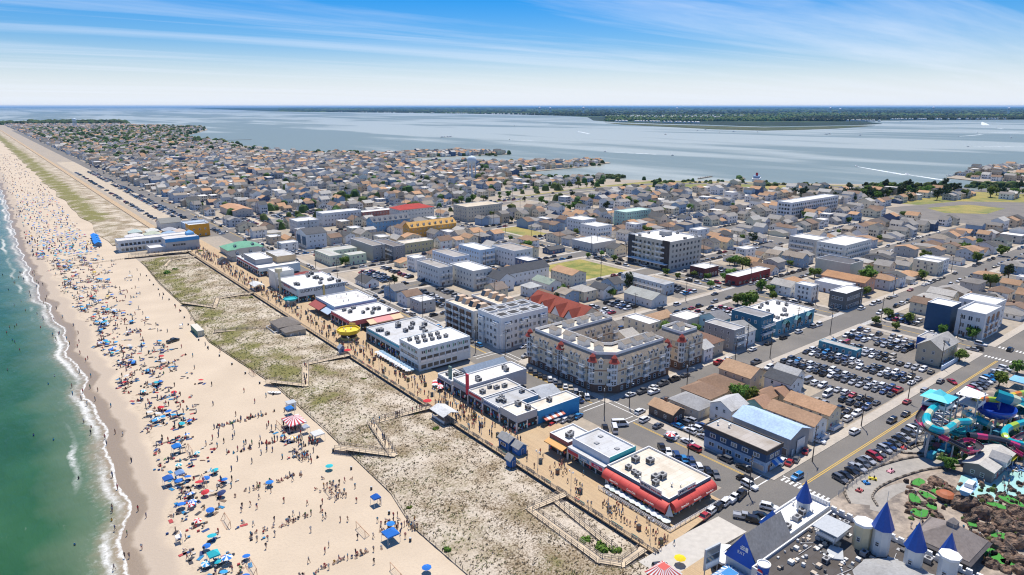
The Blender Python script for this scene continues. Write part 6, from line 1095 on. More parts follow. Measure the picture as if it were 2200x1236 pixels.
def binm():
    b = MB(); b.prism([(-.42, -.42), (.42, -.42), (.42, .42), (-.42, .42)], 0, 1.25); l = MB(); l.prism([(-.47, -.47), (.47, -.47), (.47, .47), (-.47, .47)], 1.25, 1.38); return b.mesh('bin_body', [M['paint']]), l.mesh('bin_lid', [M['dark']])
BI = binm()
for i in range(30):
    y = 84 + i * 9.5 + random.uniform(-2, 2); x = random.choice((113.8, 116.5)) if y > 118 else random.choice((112, 114.2)); col, cn_ = random.choice([((.07, .13, .17), 'slate blue'), ((.2, .1, .07), 'brown'), ((.16, .15, .07), 'olive')]); r = thing('litter_bin', '%s litter bin on the boardwalk, %s from the near end' % (cn_, nth(i)), 'bin', (x, y, DZ), random.uniform(-.2, .2), 'litter bins on the boardwalk'); ob('body', BI[0], r, color=col); ob('lid', BI[1], r)
# utility poles
def polem():
    p = MB(); p.tube((0, 0, 0), (0, 0, 11.5), .17, 7, 0, .11); a = MB(); a.box(-1.3, 1.3, -.06, .06, 10.6, 10.75); a.box(-1.0, 1.0, -.06, .06, 9.7, 9.82); t = MB(); t.lathe([(.26, 0), (.26, .9), (0, .95)], 8); l = MB(); l.tube((0, 0, 8.6), (-1.9, 0, 9.1), .045, 5); l.box(-2.5, -1.8, -.14, .14, 9.02, 9.18); return p.mesh('pole_shaft', [M['darkwood']]), a.mesh('pole_arm', [M['darkwood']]), t.mesh('transformer', [M['steel']]), l.mesh('street_light', [M['steel']])
UP = polem(); pc = 0
def upole(x, y, rz, where):
    global pc
    if not inview(x, y, 5, 20): return
    r = thing('utility_pole', 'brown timber utility pole %s' % where, 'pole', (x, y, 0), rz, 'utility poles along the streets'); ob('shaft', UP[0], r); ob('crossarm', UP[1], r)
    if pc % 3 == 0: ob('transformer', UP[2], r, (.3, .1, 8.7))
    if pc % 2 == 0: ob('street_light', UP[3], r)
    pc += 1
for i, (px, py, wh) in enumerate(((1608, 1062, 'at the crossroads corner behind the bar'), (1745, 992, 'on the kerb by the red car and warehouse'), (1850, 916, 'on the kerb below the tan houses'), (1298, 893, 'behind the white gift shop'), (1352, 872, 'at the corner of the brown cottage'), (1950, 862, 'at the big car park exit'), (1475, 838, 'across from the beige hotel'), (1478, 982, 'in the angled car row'), (1260, 852, 'beside the blue mural wall'), (1022, 757, 'before the white hotel'), (1578, 790, 'at the upper corner of the beige hotel street'), (1654, 770, 'by the car park corner'), (1783, 720, 'near the market hall corner'), (2020, 790, 'below the tan guest house'))): c = P(px, py); upole(c[0], c[1], .3 * i, wh)
for k in range(1, 13):
    for j, x in enumerate((205, 245, 285, 345, 385, 425, 465)): upole(x, SY[k] + hw(k) + 1, PH, 'in the %s street inland, %s from the sea' % (nth(k), nth(j)))
for j in range(18): upole(160.4, 175 + j * 33, 0, 'on the seaside avenue, %s along' % nth(j)); upole(332.2, 100 + j * 33, 0, 'on the boulevard, %s along' % nth(j))
# wires along the causeway
# ------------------------------------------------------------------ dune walks, fences
def walk(label, pts, w_=2.4, z=1.55, close=False, zend=None):
    r = thing('dune_walkway', label, 'walkway', (pts[0][0], pts[0][1], 0)); o = pts[0]
    mb = MB(); mb.box(-.05, .05, -.05, .05, -1.0, 1.05); pm = mb.mesh('post', [M['wood']])
    for i, (p, q) in enumerate(zip(pts, pts[1:])):
        dx, dy = q[0] - p[0], q[1] - p[1]; L = math.hypot(dx, dy); rz = math.atan2(dy, dx); zz = z - (.004 * i)
        mb = MB(); mb.box(-w_ / 2 * .9, L + w_ / 2 * .9, -w_ / 2, w_ / 2, -.12, 0); ob('deck', mb.mesh('deck', [M['deckgrey']]), r, (p[0] - o[0], p[1] - o[1], zz), rz)
        for s in (-1, 1):
            mb = MB(); [mb.box(0, L, s * w_ / 2 - .04, s * w_ / 2 + .04, h - .05, h + .05) for h in (.45, .95)]; ob('rail', mb.mesh('rail', [M['wood']]), r, (p[0] - o[0], p[1] - o[1], zz), rz)
            for k in range(int(L / 2) + 1): u = L * k / max(1, int(L / 2)); ob('post', pm, r, (p[0] - o[0] + dx / L * u - dy / L * s * w_ / 2, p[1] - o[1] + dy / L * u + dx / L * s * w_ / 2, zz))
    return r
M['deckgrey'] = mat('weathered_decking', (.58, .47, .33), .9, n=(2, .15), n2=(.3, .45, .7), col2=(.38, .31, .23))
walk('zigzag timber walkway over the dune beside the white roofed shelter', [(107.8, 182), (87, 183.5), (82.5, 161), (71.5, 175.5)]); walk('zigzag timber walkway over the dune in the middle distance', [(107.8, 245), (90, 246), (82, 226), (72.5, 238.5)]); walk('zigzag timber walkway over the dune near the comfort station', [(107.8, 366), (90, 366), (84, 350), (73.5, 369)], 2.2); walk('far zigzag dune walkway near the pier club', [(107.8, 484), (92, 482), (85.5, 466)], 2.2)
walk('straight narrow walkway over the dune beyond the container', [(98, 292), (86, 305), (73, 310)], 1.2, 1.3); walk('timber ramp looping beside the near end of the boardwalk', [(107.6, 114.5), (96.5, 115), (96, 90), (99, 86), (106, 86.5)], 2.0, 1.45); walk('timber inner ramp beside the looping ramp', [(104, 113), (101.5, 90.5)], 1.5, 1.3)
walk('long timber pier wall deck between beach and motel', [(108, 506), (72, 512)], 5, 1.6)
def fence_line(label, pts, h=1.1, sp=2.6, m=None, name='beach_fence', net=True, z=None):
    r = thing(name, label, 'fence', (pts[0][0], pts[0][1], 0)); o = pts[0]; mb = MB(); mb.box(-.05, .05, -.05, .05, 0, h); pm = mb.mesh('post', [m or M['darkwood']]); wmesh = MB()
    for p, q in zip(pts, pts[1:]):
        dx, dy = q[0] - p[0], q[1] - p[1]; L = math.hypot(dx, dy); n = max(1, int(L / sp))
        for k in range(n): u = k / n; ob('post', pm, r, (p[0] - o[0] + dx * u, p[1] - o[1] + dy * u, .1))
        for k in range(int(L / .16)):
            u = k / (L / .16); a_, b_ = p[0] - o[0] + dx * u, p[1] - o[1] + dy * u; hh = h * random.uniform(.6, .95); wmesh.add([(a_ - .03, b_ - .03, .1), (a_ + .03, b_ + .03, .1), (a_ + .03, b_ + .03, hh), (a_ - .03, b_ - .03, hh)], [(0, 1, 2, 3)])
    if net: o_ = ob('slats', wmesh.mesh('slats', [m or M['darkwood']]), r); o_['kind'] = 'stuff'
    return r
fence_line('low slatted sand fence along the foot of the dune', [(x + .3, y) for y, x in FENCE]); fence_line('sand fence along the boardwalk side of the dune', [(105.2, 118), (105.2, 480)], .9)
fence_line('low fence from the pier wall down to the water', [(72, 511), (48, 508), (27, 504)], 1.0)
# ------------------------------------------------------------------ people
def person_proto(pose):
    me = bpy.data.meshes.new('p'); H = 1.72
    if pose == 'stand': V = dict(pel=(0, 0, .95), ch=(0, 0, 1.32), nk=(0, 0, 1.5), hd=(.02, 0, 1.64), shl=(0, .19, 1.43), ell=(.02, .26, 1.15), hal=(.08, .25, .88), shr=(0, -.19, 1.43), elr=(.02, -.26, 1.15), har=(.08, -.25, .88), hil=(0, .1, .9), knl=(.02, .11, .5), fol=(0, .12, .06), tol=(.16, .13, .03), hir=(0, -.1, .9), knr=(.02, -.11, .5), fo_=(0, -.12, .06), to_=(.16, -.13, .03))
    elif pose == 'walk': V = dict(pel=(0, 0, .93), ch=(.04, 0, 1.3), nk=(.06, 0, 1.48), hd=(.1, 0, 1.62), shl=(.04, .19, 1.41), ell=(-.08, .25, 1.14), hal=(.06, .25, .9), shr=(.04, -.19, 1.41), elr=(.14, -.24, 1.15), har=(.3, -.2, .98), hil=(0, .1, .88), knl=(.2, .1, .5), fol=(.3, .1, .07), tol=(.46, .11, .08), hir=(0, -.1, .88), knr=(-.08, -.1, .48), fo_=(-.32, -.1, .12), to_=(-.22, -.11, .03))
    elif pose == 'sit': V = dict(pel=(0, 0, .26), ch=(-.12, 0, .62), nk=(-.12, 0, .80), hd=(-.08, 0, .94), shl=(-.12, .19, .73), ell=(-.02, .27, .48), hal=(.2, .22, .42), shr=(-.12, -.19, .73), elr=(-.02, -.27, .48), har=(.2, -.22, .42), hil=(.04, .1, .25), knl=(.4, .14, .45), fol=(.62, .13, .1), tol=(.78, .14, .08), hir=(.04, -.1, .25), knr=(.4, -.14, .4), fo_=(.66, -.13, .1), to_=(.82, -.14, .08))
    else: V = dict(pel=(0, 0, .13), ch=(-.4, 0, .15), nk=(-.6, 0, .16), hd=(-.76, 0, .17), shl=(-.5, .19, .15), ell=(-.3, .3, .12), hal=(-.05, .27, .1), shr=(-.5, -.19, .15), elr=(-.3, -.3, .12), har=(-.05, -.27, .1), hil=(.05, .1, .13), knl=(.45, .12, .14), fol=(.85, .12, .08), tol=(.9, .13, .2), hir=(.05, -.1, .13), knr=(.45, -.12, .14), fo_=(.85, -.12, .08), to_=(.9, -.13, .2))
    names = list(V); idx = {k: i for i, k in enumerate(names)}; E = [('pel', 'ch'), ('ch', 'nk'), ('nk', 'hd'), ('ch', 'shl'), ('shl', 'ell'), ('ell', 'hal'), ('ch', 'shr'), ('shr', 'elr'), ('elr', 'har'), ('pel', 'hil'), ('hil', 'knl'), ('knl', 'fol'), ('fol', 'tol'), ('pel', 'hir'), ('hir', 'knr'), ('knr', 'fo_'), ('fo_', 'to_')]
    R = dict(pel=.15, ch=.16, nk=.065, hd=.115, sh=.075, el=.05, ha=.045, hi=.10, kn=.068, fo=.05, to=.04)
    me.from_pydata([V[k] for k in names], [(idx[a], idx[b]) for a, b in E], []); o = bpy.data.objects.new('tmp', me); COL.objects.link(o); sk = o.modifiers.new('s', 'SKIN')
    for i, k in enumerate(names): r_ = R.get(k, R.get(k[:2], .06)); me.skin_vertices[0].data[i].radius = (r_, r_)
    me.skin_vertices[0].data[0].use_root = True; ss = o.modifiers.new('u', 'SUBSURF'); ss.levels = 1; ss.render_levels = 1
    m2 = bpy.data.meshes.new_from_object(o.evaluated_get(bpy.context.evaluated_depsgraph_get())); bpy.data.objects.remove(o); bpy.data.meshes.remove(me); m2.materials.clear()
    for m in (M['skin'], M['shirt'], M['shorts'], M['hair']): m2.materials.append(m)
    pel, ch, nk, hd = (Vector(V[k]) for k in ('pel', 'ch', 'nk', 'hd')); limbs = [Vector(V[k]) for k in ('ell', 'hal', 'elr', 'har')]; legs = [Vector(V[k]) for k in ('hil', 'hir', 'knl', 'knr')]
    for p in m2.polygons:
        c = p.center; dh = (c - hd).length
        if dh < .14: p.material_index = 3 if ((c - hd).z > .03 if pose != 'lie' else c.x < hd.x) else 0
        elif min((c - q).length for q in limbs) < .14: p.material_index = 0
        elif min((c - (pel + (ch - pel) * f)).length for f in (.25, .5, .75, 1.0, 1.2)) < .235 and (c - pel).length > .16: p.material_index = 1
        elif min((c - (legs[i] + (legs[i + 2] - legs[i]) * f)).length for i in (0, 1) for f in (0, .3, .6)) < .15 or (c - pel).length < .2: p.material_index = 2
        else: p.material_index = 0
    m2.polygons.foreach_set('use_smooth', [True] * len(m2.polygons)); m2.name = 'person_' + pose; return m2
M['skin'] = mat('skin', (.42, .25, .17), .6); M['shirt'] = mat('shirt_cloth', (1, 1, 1), .9, objcol=True); M['hair'] = mat('hair', (.035, .025, .018), .8)
def f_shorts(t, b):
    oi = t.nodes.new('ShaderNodeObjectInfo'); cr_ = t.nodes.new('ShaderNodeValToRGB'); cr_.color_ramp.interpolation = 'CONSTANT'; el = cr_.color_ramp.elements; el[0].color = (.02, .025, .035, 1); el[1].position = .35; el[1].color = (.05, .08, .2, 1)
    for p_, c_ in ((.55, (.25, .2, .14, 1)), (.7, (.5, .5, .5, 1)), (.82, (.03, .2, .3, 1)), (.92, (.4, .05, .05, 1))): e_ = el.new(p_); e_.color = c_
    t.links.new(oi.outputs['Random'], cr_.inputs[0]); t.links.new(cr_.outputs[0], b.inputs['Base Color']); b.inputs['Roughness'].default_value = .9
M['shorts'] = band_mat('shorts_cloth', f_shorts)
PP = {k: person_proto(k) for k in ('stand', 'walk', 'sit', 'lie')}
SHIRT = [((.03, .03, .035), 'black'), ((.62, .62, .6), 'white'), ((.05, .09, .22), 'navy'), ((.45, .05, .05), 'red'), ((.3, .3, .3), 'grey'), ((.06, .3, .45), 'blue'), ((.5, .16, .16), 'pink'), ((.10, .25, .10), 'green'), ((.55, .32, .05), 'orange'), ((.42, .25, .17), 'no')]
SW = [8, 6, 6, 5, 4, 4, 3, 1, 1, 5]
PEOPLE = []
def pers(x, y, z, pose, place, hd=None, sh=None): PEOPLE.append((x, y, z, pose, place, random.uniform(0, 6.28) if hd is None else hd, sh or random.choices(SHIRT, SW)[0]))
for i in range(800):
    y = 82 + 462 * random.random() ** 1.15; x = random.uniform(110.0, 119.4) if y > 118 else random.uniform(110, 116)
    if 0 < y < 1000 and math.hypot(x - yc[0], y - yc[1]) > 5.6 and random.random() < .45 + .8 * noise.noise((y / 14, 0, 3)) ** 2 + .35 * (y > 150):
        pers(x, y, DZ, random.choice(('walk', 'walk', 'stand')), 'on the boardwalk' + (' near the bar' if y < 118 else ' by the joined shops' if y < 200 else ' by the three storey restaurant' if y < 262 else ' by the diner' if y < 325 else ' far along'), random.choice((PH, -PH)) + random.uniform(-.6, .6))
        if random.random() < .4: pers(x + random.uniform(-.5, .5), y + .9, DZ, 'walk', PEOPLE[-1][4], PEOPLE[-1][5])
rows_ = ((214, 46, 67, 34), (193.5, 45, 63, 24), (169.5, 40, 58, 26), (149, 37, 56, 26), (127, 41, 62, 30))
for y, xa, xb, n in rows_:
    for i in range(n): x = xa + (xb - xa) * random.random(); pers(x, y + random.uniform(-.9, .9) - (x - 50) * .04, .05, random.choice(('sit', 'sit', 'stand')), 'watching in the %s sideline on the sand' % nth([r_[0] for r_ in rows_][::-1].index(y)))
for y in (204, 182, 159, 138): 
    for i in range(11): pers(random.uniform(39, 62), y + random.uniform(-8, 8), .05, random.choice(('walk', 'stand')), 'playing on the %s sand pitch' % nth((204, 182, 159, 138)[::-1].index(y)))
for cx_, cy_, n, s in ((66, 186, 26, 4), (62, 178, 16, 3), (62, 158, 22, 3.5), (61, 152, 12, 3), (66, 131, 30, 3.5), (70, 128, 14, 3), (66, 199, 14, 3)):
    for i in range(n): pers(cx_ + random.gauss(0, s * .5), cy_ + random.gauss(0, s * .6), .05, random.choice(('stand', 'stand', 'walk', 'sit')), 'in the group by the striped tent' if cy_ > 170 else 'in the group by the blue canopies')
BELT = []
for i in range(640):
    y = 118 + 420 * random.random() ** .95; lo = shore_x(y) + 11; wd_ = 15 if y < 230 else 24 if y < 400 else 34; x = lo + wd_ * min(1, abs(random.gauss(.3, .33)))
    pers(x, y, .05, random.choices(('sit', 'lie', 'stand', 'walk'), (5, 4, 3, 2))[0], 'on the %s sand near the water' % ('nearer' if y < 200 else 'middle' if y < 320 else 'farther')); BELT.append((x, y))
for i in range(70): y = 110 + 400 * random.random(); pers(shore_x(y) + random.uniform(-5, 5), y, -.25, random.choice(('stand', 'walk')), 'at the water edge')
for i in range(34): y = 130 + 400 * random.random(); pers(shore_x(y) - random.uniform(3, 22), y, -1.15, 'stand', 'bathing in the green sea')
for i in range(60): y = 120 + 360 * random.random(); pers(random.uniform(45, 70), y, .05, random.choice(('walk', 'stand')), 'on the open sand')
for p_, q_ in (((87, 183.5), (82.5, 161)), ((90, 246), (82, 226)), ((107, 182), (87, 183))):
    for i in range(11): f = random.random(); pers(p_[0] + (q_[0] - p_[0]) * f + random.uniform(-.6, .6), p_[1] + (q_[1] - p_[1]) * f, 1.55, 'walk', 'on the zigzag dune walkway')
vis = [p for p in PEOPLE if inview(p[0], p[1], 1, 0)]; vis.sort(key=lambda p: math.hypot(p[0], p[1])); pcnt = {}
for x, y, z, pose, place, hd, sh in vis[:300]:
    top = 'bare chested person' if sh[1] == 'no' else 'person in %s top' % sh[1]; lab = '%s %s %s' % (top, {'stand': 'standing', 'walk': 'walking', 'sit': 'sitting', 'lie': 'lying'}[pose] if 'playing' not in place and 'watching' not in place and 'bathing' not in place else {'stand': 'upright', 'walk': 'striding', 'sit': 'seated', 'lie': 'lying'}[pose], place); pcnt[lab] = pcnt.get(lab, 0) + 1
    if pcnt[lab] > 1: lab += ', %s one' % nth(pcnt[lab] - 1)
    tag(ob('person', PP[pose], None, (x, y, z), hd, sh[0], random.uniform(.93, 1.05)), lab, 'person', 'people on the beach and boardwalk')
M['crowd'] = mat('crowd', (1, 1, 1), .9, tint=True); cw = MB()
for x, y, z, pose, place, hd, sh in vis[300:]:
    sk_ = (.36, .22, .15)
    if pose in ('stand', 'walk'):
        cw.lathe([(.12, z), (.16, z + .5), (.19, z + .9)], 5, 0, x, y, c=random.choice(((.03, .03, .04), (.05, .07, .15), sk_, (.3, .25, .2)))); cw.lathe([(.19, z + .88), (.25, z + 1.35), (.1, z + 1.48)], 5, 0, x, y, c=sh[0]); cw.lathe([(.06, z + 1.46), (.13, z + 1.6), (.09, z + 1.75), (0, z + 1.78)], 5, 0, x, y, c=(.06, .045, .035))
    elif pose == 'sit': cw.lathe([(.3, z), (.26, z + .25), (.24, z + .6), (.08, z + .75)], 5, 0, x, y, c=sh[0]); cw.lathe([(.06, z + .74), (.13, z + .86), (0, z + 1.0)], 5, 0, x, y, c=(.06, .045, .035)); ca, sa = math.cos(hd), math.sin(hd); cw.box(x + .4 * ca - .22, x + .4 * ca + .22, y + .4 * sa - .22, y + .4 * sa + .22, z, z + .25, c=sk_)
    else: ca, sa = math.cos(hd), math.sin(hd); cw.add([(x + u * ca - v * sa, y + u * sa + v * ca, z + h) for u, v, h in ((-.8, -.15, .05), (.8, -.12, .05), (.8, .12, .05), (-.8, .15, .05), (-.6, -.12, .25), (.5, -.1, .2), (.5, .1, .2), (-.6, .12, .25))], [(0, 1, 5, 4), (1, 2, 6, 5), (2, 3, 7, 6), (3, 0, 4, 7), (4, 5, 6, 7)], 0, sk_ if random.random() < .6 else sh[0])
# far beach crowd
for i in range(700):
    y = 560 + 1300 * random.random() ** 1.6; x = shore_x(y) + 5 + 40 * random.random() ** 1.2
    if inview(x, y, 1, 0): c = random.choice(((.05, .05, .06), (.3, .2, .15), (.1, .15, .3), (.4, .1, .1), (.5, .5, .48), (.05, .3, .6))); h = random.choice((.8, 1.6)); cw.lathe([(.35, .05), (.32, h * .7), (.1, h)], 4, 0, x, y, c=c)
# ------------------------------------------------------------------ beach umbrellas, tents, gear
UC = [((.02, .16, .55), 'royal blue', 9), ((.04, .32, .62), 'sky blue', 6), ((.02, .40, .48), 'teal', 4), ((.55, .04, .05), 'red', 3), ((.62, .62, .6), 'white', 2), ((.65, .45, .05), 'yellow', 1), ((.03, .05, .15), 'navy', 3)]
ucnt = {}; nu = 0
for (x, y) in BELT:
    if nu >= 150: break
    if random.random() < .30:
        c = random.choices(UC, [u[2] for u in UC])[0]; st = random.random() < .22; nm_ = '%s%s beach umbrella on the %s sand' % (c[1], ' and white striped' if st else '', 'nearest' if y < 170 else 'near' if y < 230 else 'middle' if y < 320 else 'far'); ucnt[nm_] = ucnt.get(nm_, 0) + 1
        if ucnt[nm_] > 1: nm_ += ', %s one' % nth(ucnt[nm_] - 1)
        parasol(nm_, x + .8, y + .6, .0, c[0], st, random.uniform(.58, .78), 'umbrellas on the beach', (random.uniform(-.2, .2), random.uniform(-.2, .2)), random.uniform(0, 1), name='beach_umbrella'); nu += 1
gear = MB()
for (x, y) in BELT + [(random.uniform(60, 66), random.uniform(180, 200)) for _ in range(20)]:
    for q in range(2):
        a_ = x + random.uniform(-1.8, 1.8); b_ = y + random.uniform(-1.8, 1.8); c = random.choice(((.05, .07, .16), (.03, .2, .4), (.4, .07, .07), (.5, .48, .45), (.05, .05, .06), (.06, .06, .07), (.2, .14, .1), (.03, .07, .2), (.1, .08, .07)))
        k = random.random()
        if k < .45: t_ = random.uniform(0, 3.14); ca, sa = math.cos(t_), math.sin(t_); gear.add([(a_ + u * ca - v * sa, b_ + u * sa + v * ca, .12) for u, v in ((-.9, -.45), (.9, -.45), (.9, .45), (-.9, .45))], [(0, 1, 2, 3)], 0, c)
        elif k < .8: gear.box(a_ - .3, a_ + .3, b_ - .3, b_ + .3, .25, .32, c=c); gear.add([(a_ - .32, b_ - .3, .3), (a_ - .32, b_ + .3, .3), (a_ - .55, b_ + .3, .95), (a_ - .55, b_ - .3, .95)], [(0, 1, 2, 3)], 0, c)
        else: gear.box(a_ - .3, a_ + .3, b_ - .2, b_ + .2, .05, .45, c=c)
for i in range(330):
    y = 545 + 420 * random.random() ** 1.8; x = shore_x(y) + 7 + 36 * random.random(); c = random.choices(UC, [u[2] for u in UC])[0][0]
    if inview(x, y, 1, 0): gear.lathe([(.95, 1.5), (.02, 1.9)], 6, 0, x, y, c=c)
o = ob('beach_gear', gear.mesh('beach_gear', [M['crowd']])); o['kind'] = 'stuff'; o['label'] = 'towels, folding chairs and coolers strewn over the beach'
o = ob('crowd', cw.mesh('crowd', [M['crowd']])); o['kind'] = 'stuff'; o['label'] = 'crowd of small figures further along the beach and boardwalk'
def canopy(label, x, y, sx, sy, h, col, stripe=None, peak=.9, rz=0.0, name='canopy_tent'):
    r = thing(name, label, 'tent', (x, y, .03), rz); mb = MB(); mb.tube((0, 0, 0), (0, 0, h), .05, 5); pm = mb.mesh('leg', [M['white']]); a, b = sx / 2, sy / 2
    for u in (-a, a):
        for v in (-b, b): ob('leg', pm, r, (u, v, 0))
    mb = MB(); n = 8 if stripe else 1; Cn = [(-a, -b), (a, -b), (a, b), (-a, b)]
    for i in range(4):
        p, q = Cn[i], Cn[(i + 1) % 4]
        for k in range(n):
            f0, f1 = k / n, (k + 1) / n; u = (p[0] + (q[0] - p[0]) * f0, p[1] + (q[1] - p[1]) * f0); v = (p[0] + (q[0] - p[0]) * f1, p[1] + (q[1] - p[1]) * f1)
            mb.add([(*u, h), (*v, h), (v[0] * .06, v[1] * .06, h + peak), (u[0] * .06, u[1] * .06, h + peak), (*u, h - .35), (*v, h - .35)], [(0, 1, 2, 3), (4, 5, 1, 0)], k % 2 if stripe else 0)
    ob('cover', mb.mesh('cover', [M['fabric'], M['wfabric']]), r, color=col); return r
c = P(633, 918); canopy('large red and white striped marquee on the sand', c[0], c[1], 5.6, 7.2, 2.5, (.55, .06, .08), True, 1.6); c = P(623, 890); canopy('small blue canopy beside the striped marquee', c[0], c[1], 2.4, 2.4, 2.3, (.02, .2, .6)); c = P(683, 945); canopy('white canopy tent near the dune walkway', c[0], c[1], 3.36, 3.36, 2.4, (.72, .72, .7)); c = P(658, 930); canopy('small pale grey canopy next to the striped marquee', c[0], c[1], 1.92, 1.92, 2.2, (.55, .6, .65)); c = P(808, 1084); canopy('lone bright blue canopy by the rope fence', c[0], c[1], 2.08, 2.08, 2.3, (.02, .13, .5)); c = P(840, 1162); canopy('big royal blue canopy among the red shirted group', c[0], c[1], 3.2, 3.2, 2.3, (.02, .16, .55)); c = P(381, 973); canopy('square blue canopy on the umbrella belt', c[0], c[1], 2.4, 2.4, 2.3, (.02, .2, .6)); c = P(461, 1208); canopy('turquoise canopy on the near sand', c[0], c[1], 2.4, 2.4, 2.3, (.03, .45, .5)); c = P(363, 1042); canopy('blue canopy close to the waterline', c[0], c[1], 2.4, 2.4, 2.2, (.03, .13, .45)); c = P(388, 1030); canopy('pale blue canopy in the umbrella belt', c[0], c[1], 2.24, 2.24, 2.2, (.22, .36, .6))
parasol('bright yellow parasol by the concrete ramp', *P(1460, 1212, DZ), DZ, (.78, .56, .02), False, .9); parasol('red and white parasol over the parking attendant', *P(1440, 945), 0, (.6, .04, .05), True, 1.0); parasol('red parasol at the zigzag walkway entrance', 108.6, 184.5, DZ, (.6, .04, .05)); parasol('red parasol at the middle walkway entrance', 108.6, 247.5, DZ, (.6, .04, .05)); parasol('lone blue umbrella at the beach fence corner', *P(917, 1230), 0, (.02, .16, .55), False, .75); parasol('blue umbrella above the big blue canopy', *P(840, 1135), 0, (.03, .22, .6), False, .75); parasol('blue and white umbrella on the near sand', *P(489, 1210), 0, (.02, .2, .6), True, .85); parasol('blue umbrella between two sand pitches', *P(580, 1045), 0, (.02, .2, .6), False, .75); parasol('turquoise umbrella in the group by the tents', *P(708, 1010), 0, (.03, .45, .5), False, .75); parasol('yellow and pink umbrella near the white canopy', *P(629, 948), 0, (.62, .4, .1), True, .75)
for i in range(26): parasol('%s terrace parasol before the three storey restaurant, %s along' % (('white', 'blue grey')[i % 2], nth(i // 2)), 119.3 if i % 2 else 117.6, 213.5 + (i // 2) * 2.1, DZ, ((.7, .7, .68), (.25, .38, .5))[i % 2], False, .8, 'parasols before the restaurant')
for i in range(6): parasol('%s parasol at the low stand, %s of six' % (('red', 'white')[i % 2], nth(i)), 118.5 + (i % 3) * .9, 192 + i * 1.2, DZ, ((.6, .04, .06), (.7, .68, .66))[i % 2], i % 3 == 0, .8, 'parasols at the low stand')
# soccer goals, containers, lifeguard chairs, bins along the fence
def goalm():
    b = MB(); w_, h, d = 2.4, 1.9, 1.1
    for p, q in (((0, -w_, 0), (0, -w_, h)), ((0, w_, 0), (0, w_, h)), ((0, -w_, h), (0, w_, h)), ((0, -w_, h), (d, -w_, 0)), ((0, w_, h), (d, w_, 0)), ((d, -w_, 0), (d, w_, 0))): b.tube(p, q, .07, 5)
    n = MB()
    for k in range(11): y = -w_ + 2 * w_ * k / 10; n.tube((0, y, h), (d, y, 0), .012, 3)
    for k in range(1, 6): f = k / 6; n.tube((d * f, -w_, h * (1 - f)), (d * f, w_, h * (1 - f)), .012, 3)
    return b.mesh('goal_frame', [M['paint']]), n.mesh('goal_net', [M['paint']])
GL = goalm()
for i, (px, py, rz) in enumerate(((410, 972, PH * 2), (440, 1040, PH * 2), (490, 1125, PH * 2), (545, 1225, PH * 2), (600, 920, 0), (643, 985, 0), (705, 1060, 0), (775, 1145, 0), (850, 1236, 0), (540, 805, 0))):
    c = P(px, py); r = thing('soccer_goal', 'orange framed beach soccer goal, %s near to far on the %s side' % (nth(3 - i if i < 4 else (8 - i if i < 9 else 5)), 'sea' if i < 4 else 'dune'), 'goal', (c[0], c[1], .03), rz, 'goals on the sand pitches'); ob('frame', GL[0], r, color=(.55, .33, .2)); ob('net', GL[1], r, color=(.6, .5, .42))
c = P(425, 716); r = thing('storage_container', 'long green and cream storage container on the beach', 'container', (c[0], c[1], 0)); mb = MB(); mb.box(-1.4, 1.4, -6, 6, 0, 2.7)
ob('body', mb.mesh('body', [M['paint']]), r, color=(.04, .17, .14)); mb = MB(); mb.box(-1.45, 1.45, -6.05, 6.05, 2.7, 2.8); ob('roof', mb.mesh('roof', [M['paint']]), r, color=(.62, .58, .48)); [ob('door', DOOR, r, (-.7 + 1.4 * k, -6.05, .05), 0, (.5, .48, .36), (1.3, 1, 2.5)) for k in (0, 1)]
c = P(626, 878); r = thing('beach_hut', 'small white storage hut beside the striped marquee', 'hut', (c[0], c[1], 0)); mb = MB(); mb.box(-1.3, 1.3, -1.3, 1.3, 0, 2.4); ob('wall', mb.mesh('wall', [M['white']]), r); mb = MB(); mb.box(-1.5, 1.5, -1.5, 1.5, 2.4, 2.55); ob('roof', mb.mesh('roof', [M['steel']]), r); ob('door', DOOR, r, (0, -1.32, 0), 0, (.5, .4, .1), (1, 1, 2))
for i in range(26):
    y = 124 + i * 13; r = thing('beach_barrel', 'dark litter barrel on the sand, %s along the dune fence' % nth(i), 'barrel', (fence_x(y) - 3.2, y, .02), 0, 'barrels along the dune fence'); mb = MB(); mb.lathe([(.3, 0), (.32, .45), (.3, .9)], 8)
    if i == 0: BAR = mb.mesh('barrel_body', [M['dark']]); ml = MB(); ml.lathe([(.31, .86), (.31, .92), (0, .93)], 8); BARL = ml.mesh('barrel_rim', [M['steel']])
    ob('body', BAR, r); ob('rim', BARL, r)
c = P(372, 735); r = thing('lifeguard_buggy', 'dark lifeguard buggy parked with red boards on the sand', 'buggy', (c[0], c[1], .03), .4); ob('body', CAR['pickup']['body'], r, color=(.03, .03, .03)); ob('windows', CAR['pickup']['glass'], r); [ob('wheel', CAR['pickup']['wheel'], r, (fx, s * .88, .34)) for fx in (-1.6, 1.7) for s in (-1, 1)]
def guard(i, px, py):
    c = P(px, py); r = thing('lifeguard_chair', 'white timber lifeguard chair, %s up the beach' % nth(i), 'chair', (c[0], c[1], 0), 0, 'lifeguard chairs'); mb = MB(); mb.tube((0, 0, 0), (0, 0, 1.9), .05, 4); lm_ = mb.mesh('leg', [M['white']])
    for u in (-.6, .6):
        for v in (-.7, .7): ob('leg', lm_, r, (u, v, 0))
    mb = MB(); mb.box(-.65, .65, -.8, .8, 1.5, 1.62); ob('seat', mb.mesh('seat', [M['white']]), r); mb = MB(); mb.box(.55, .65, -.8, .8, 1.62, 2.5); ob('backrest', mb.mesh('backrest', [M['white']]), r)
for i, (px, py) in enumerate(((385, 1165), (390, 705), (275, 720))): guard(i, px, py)
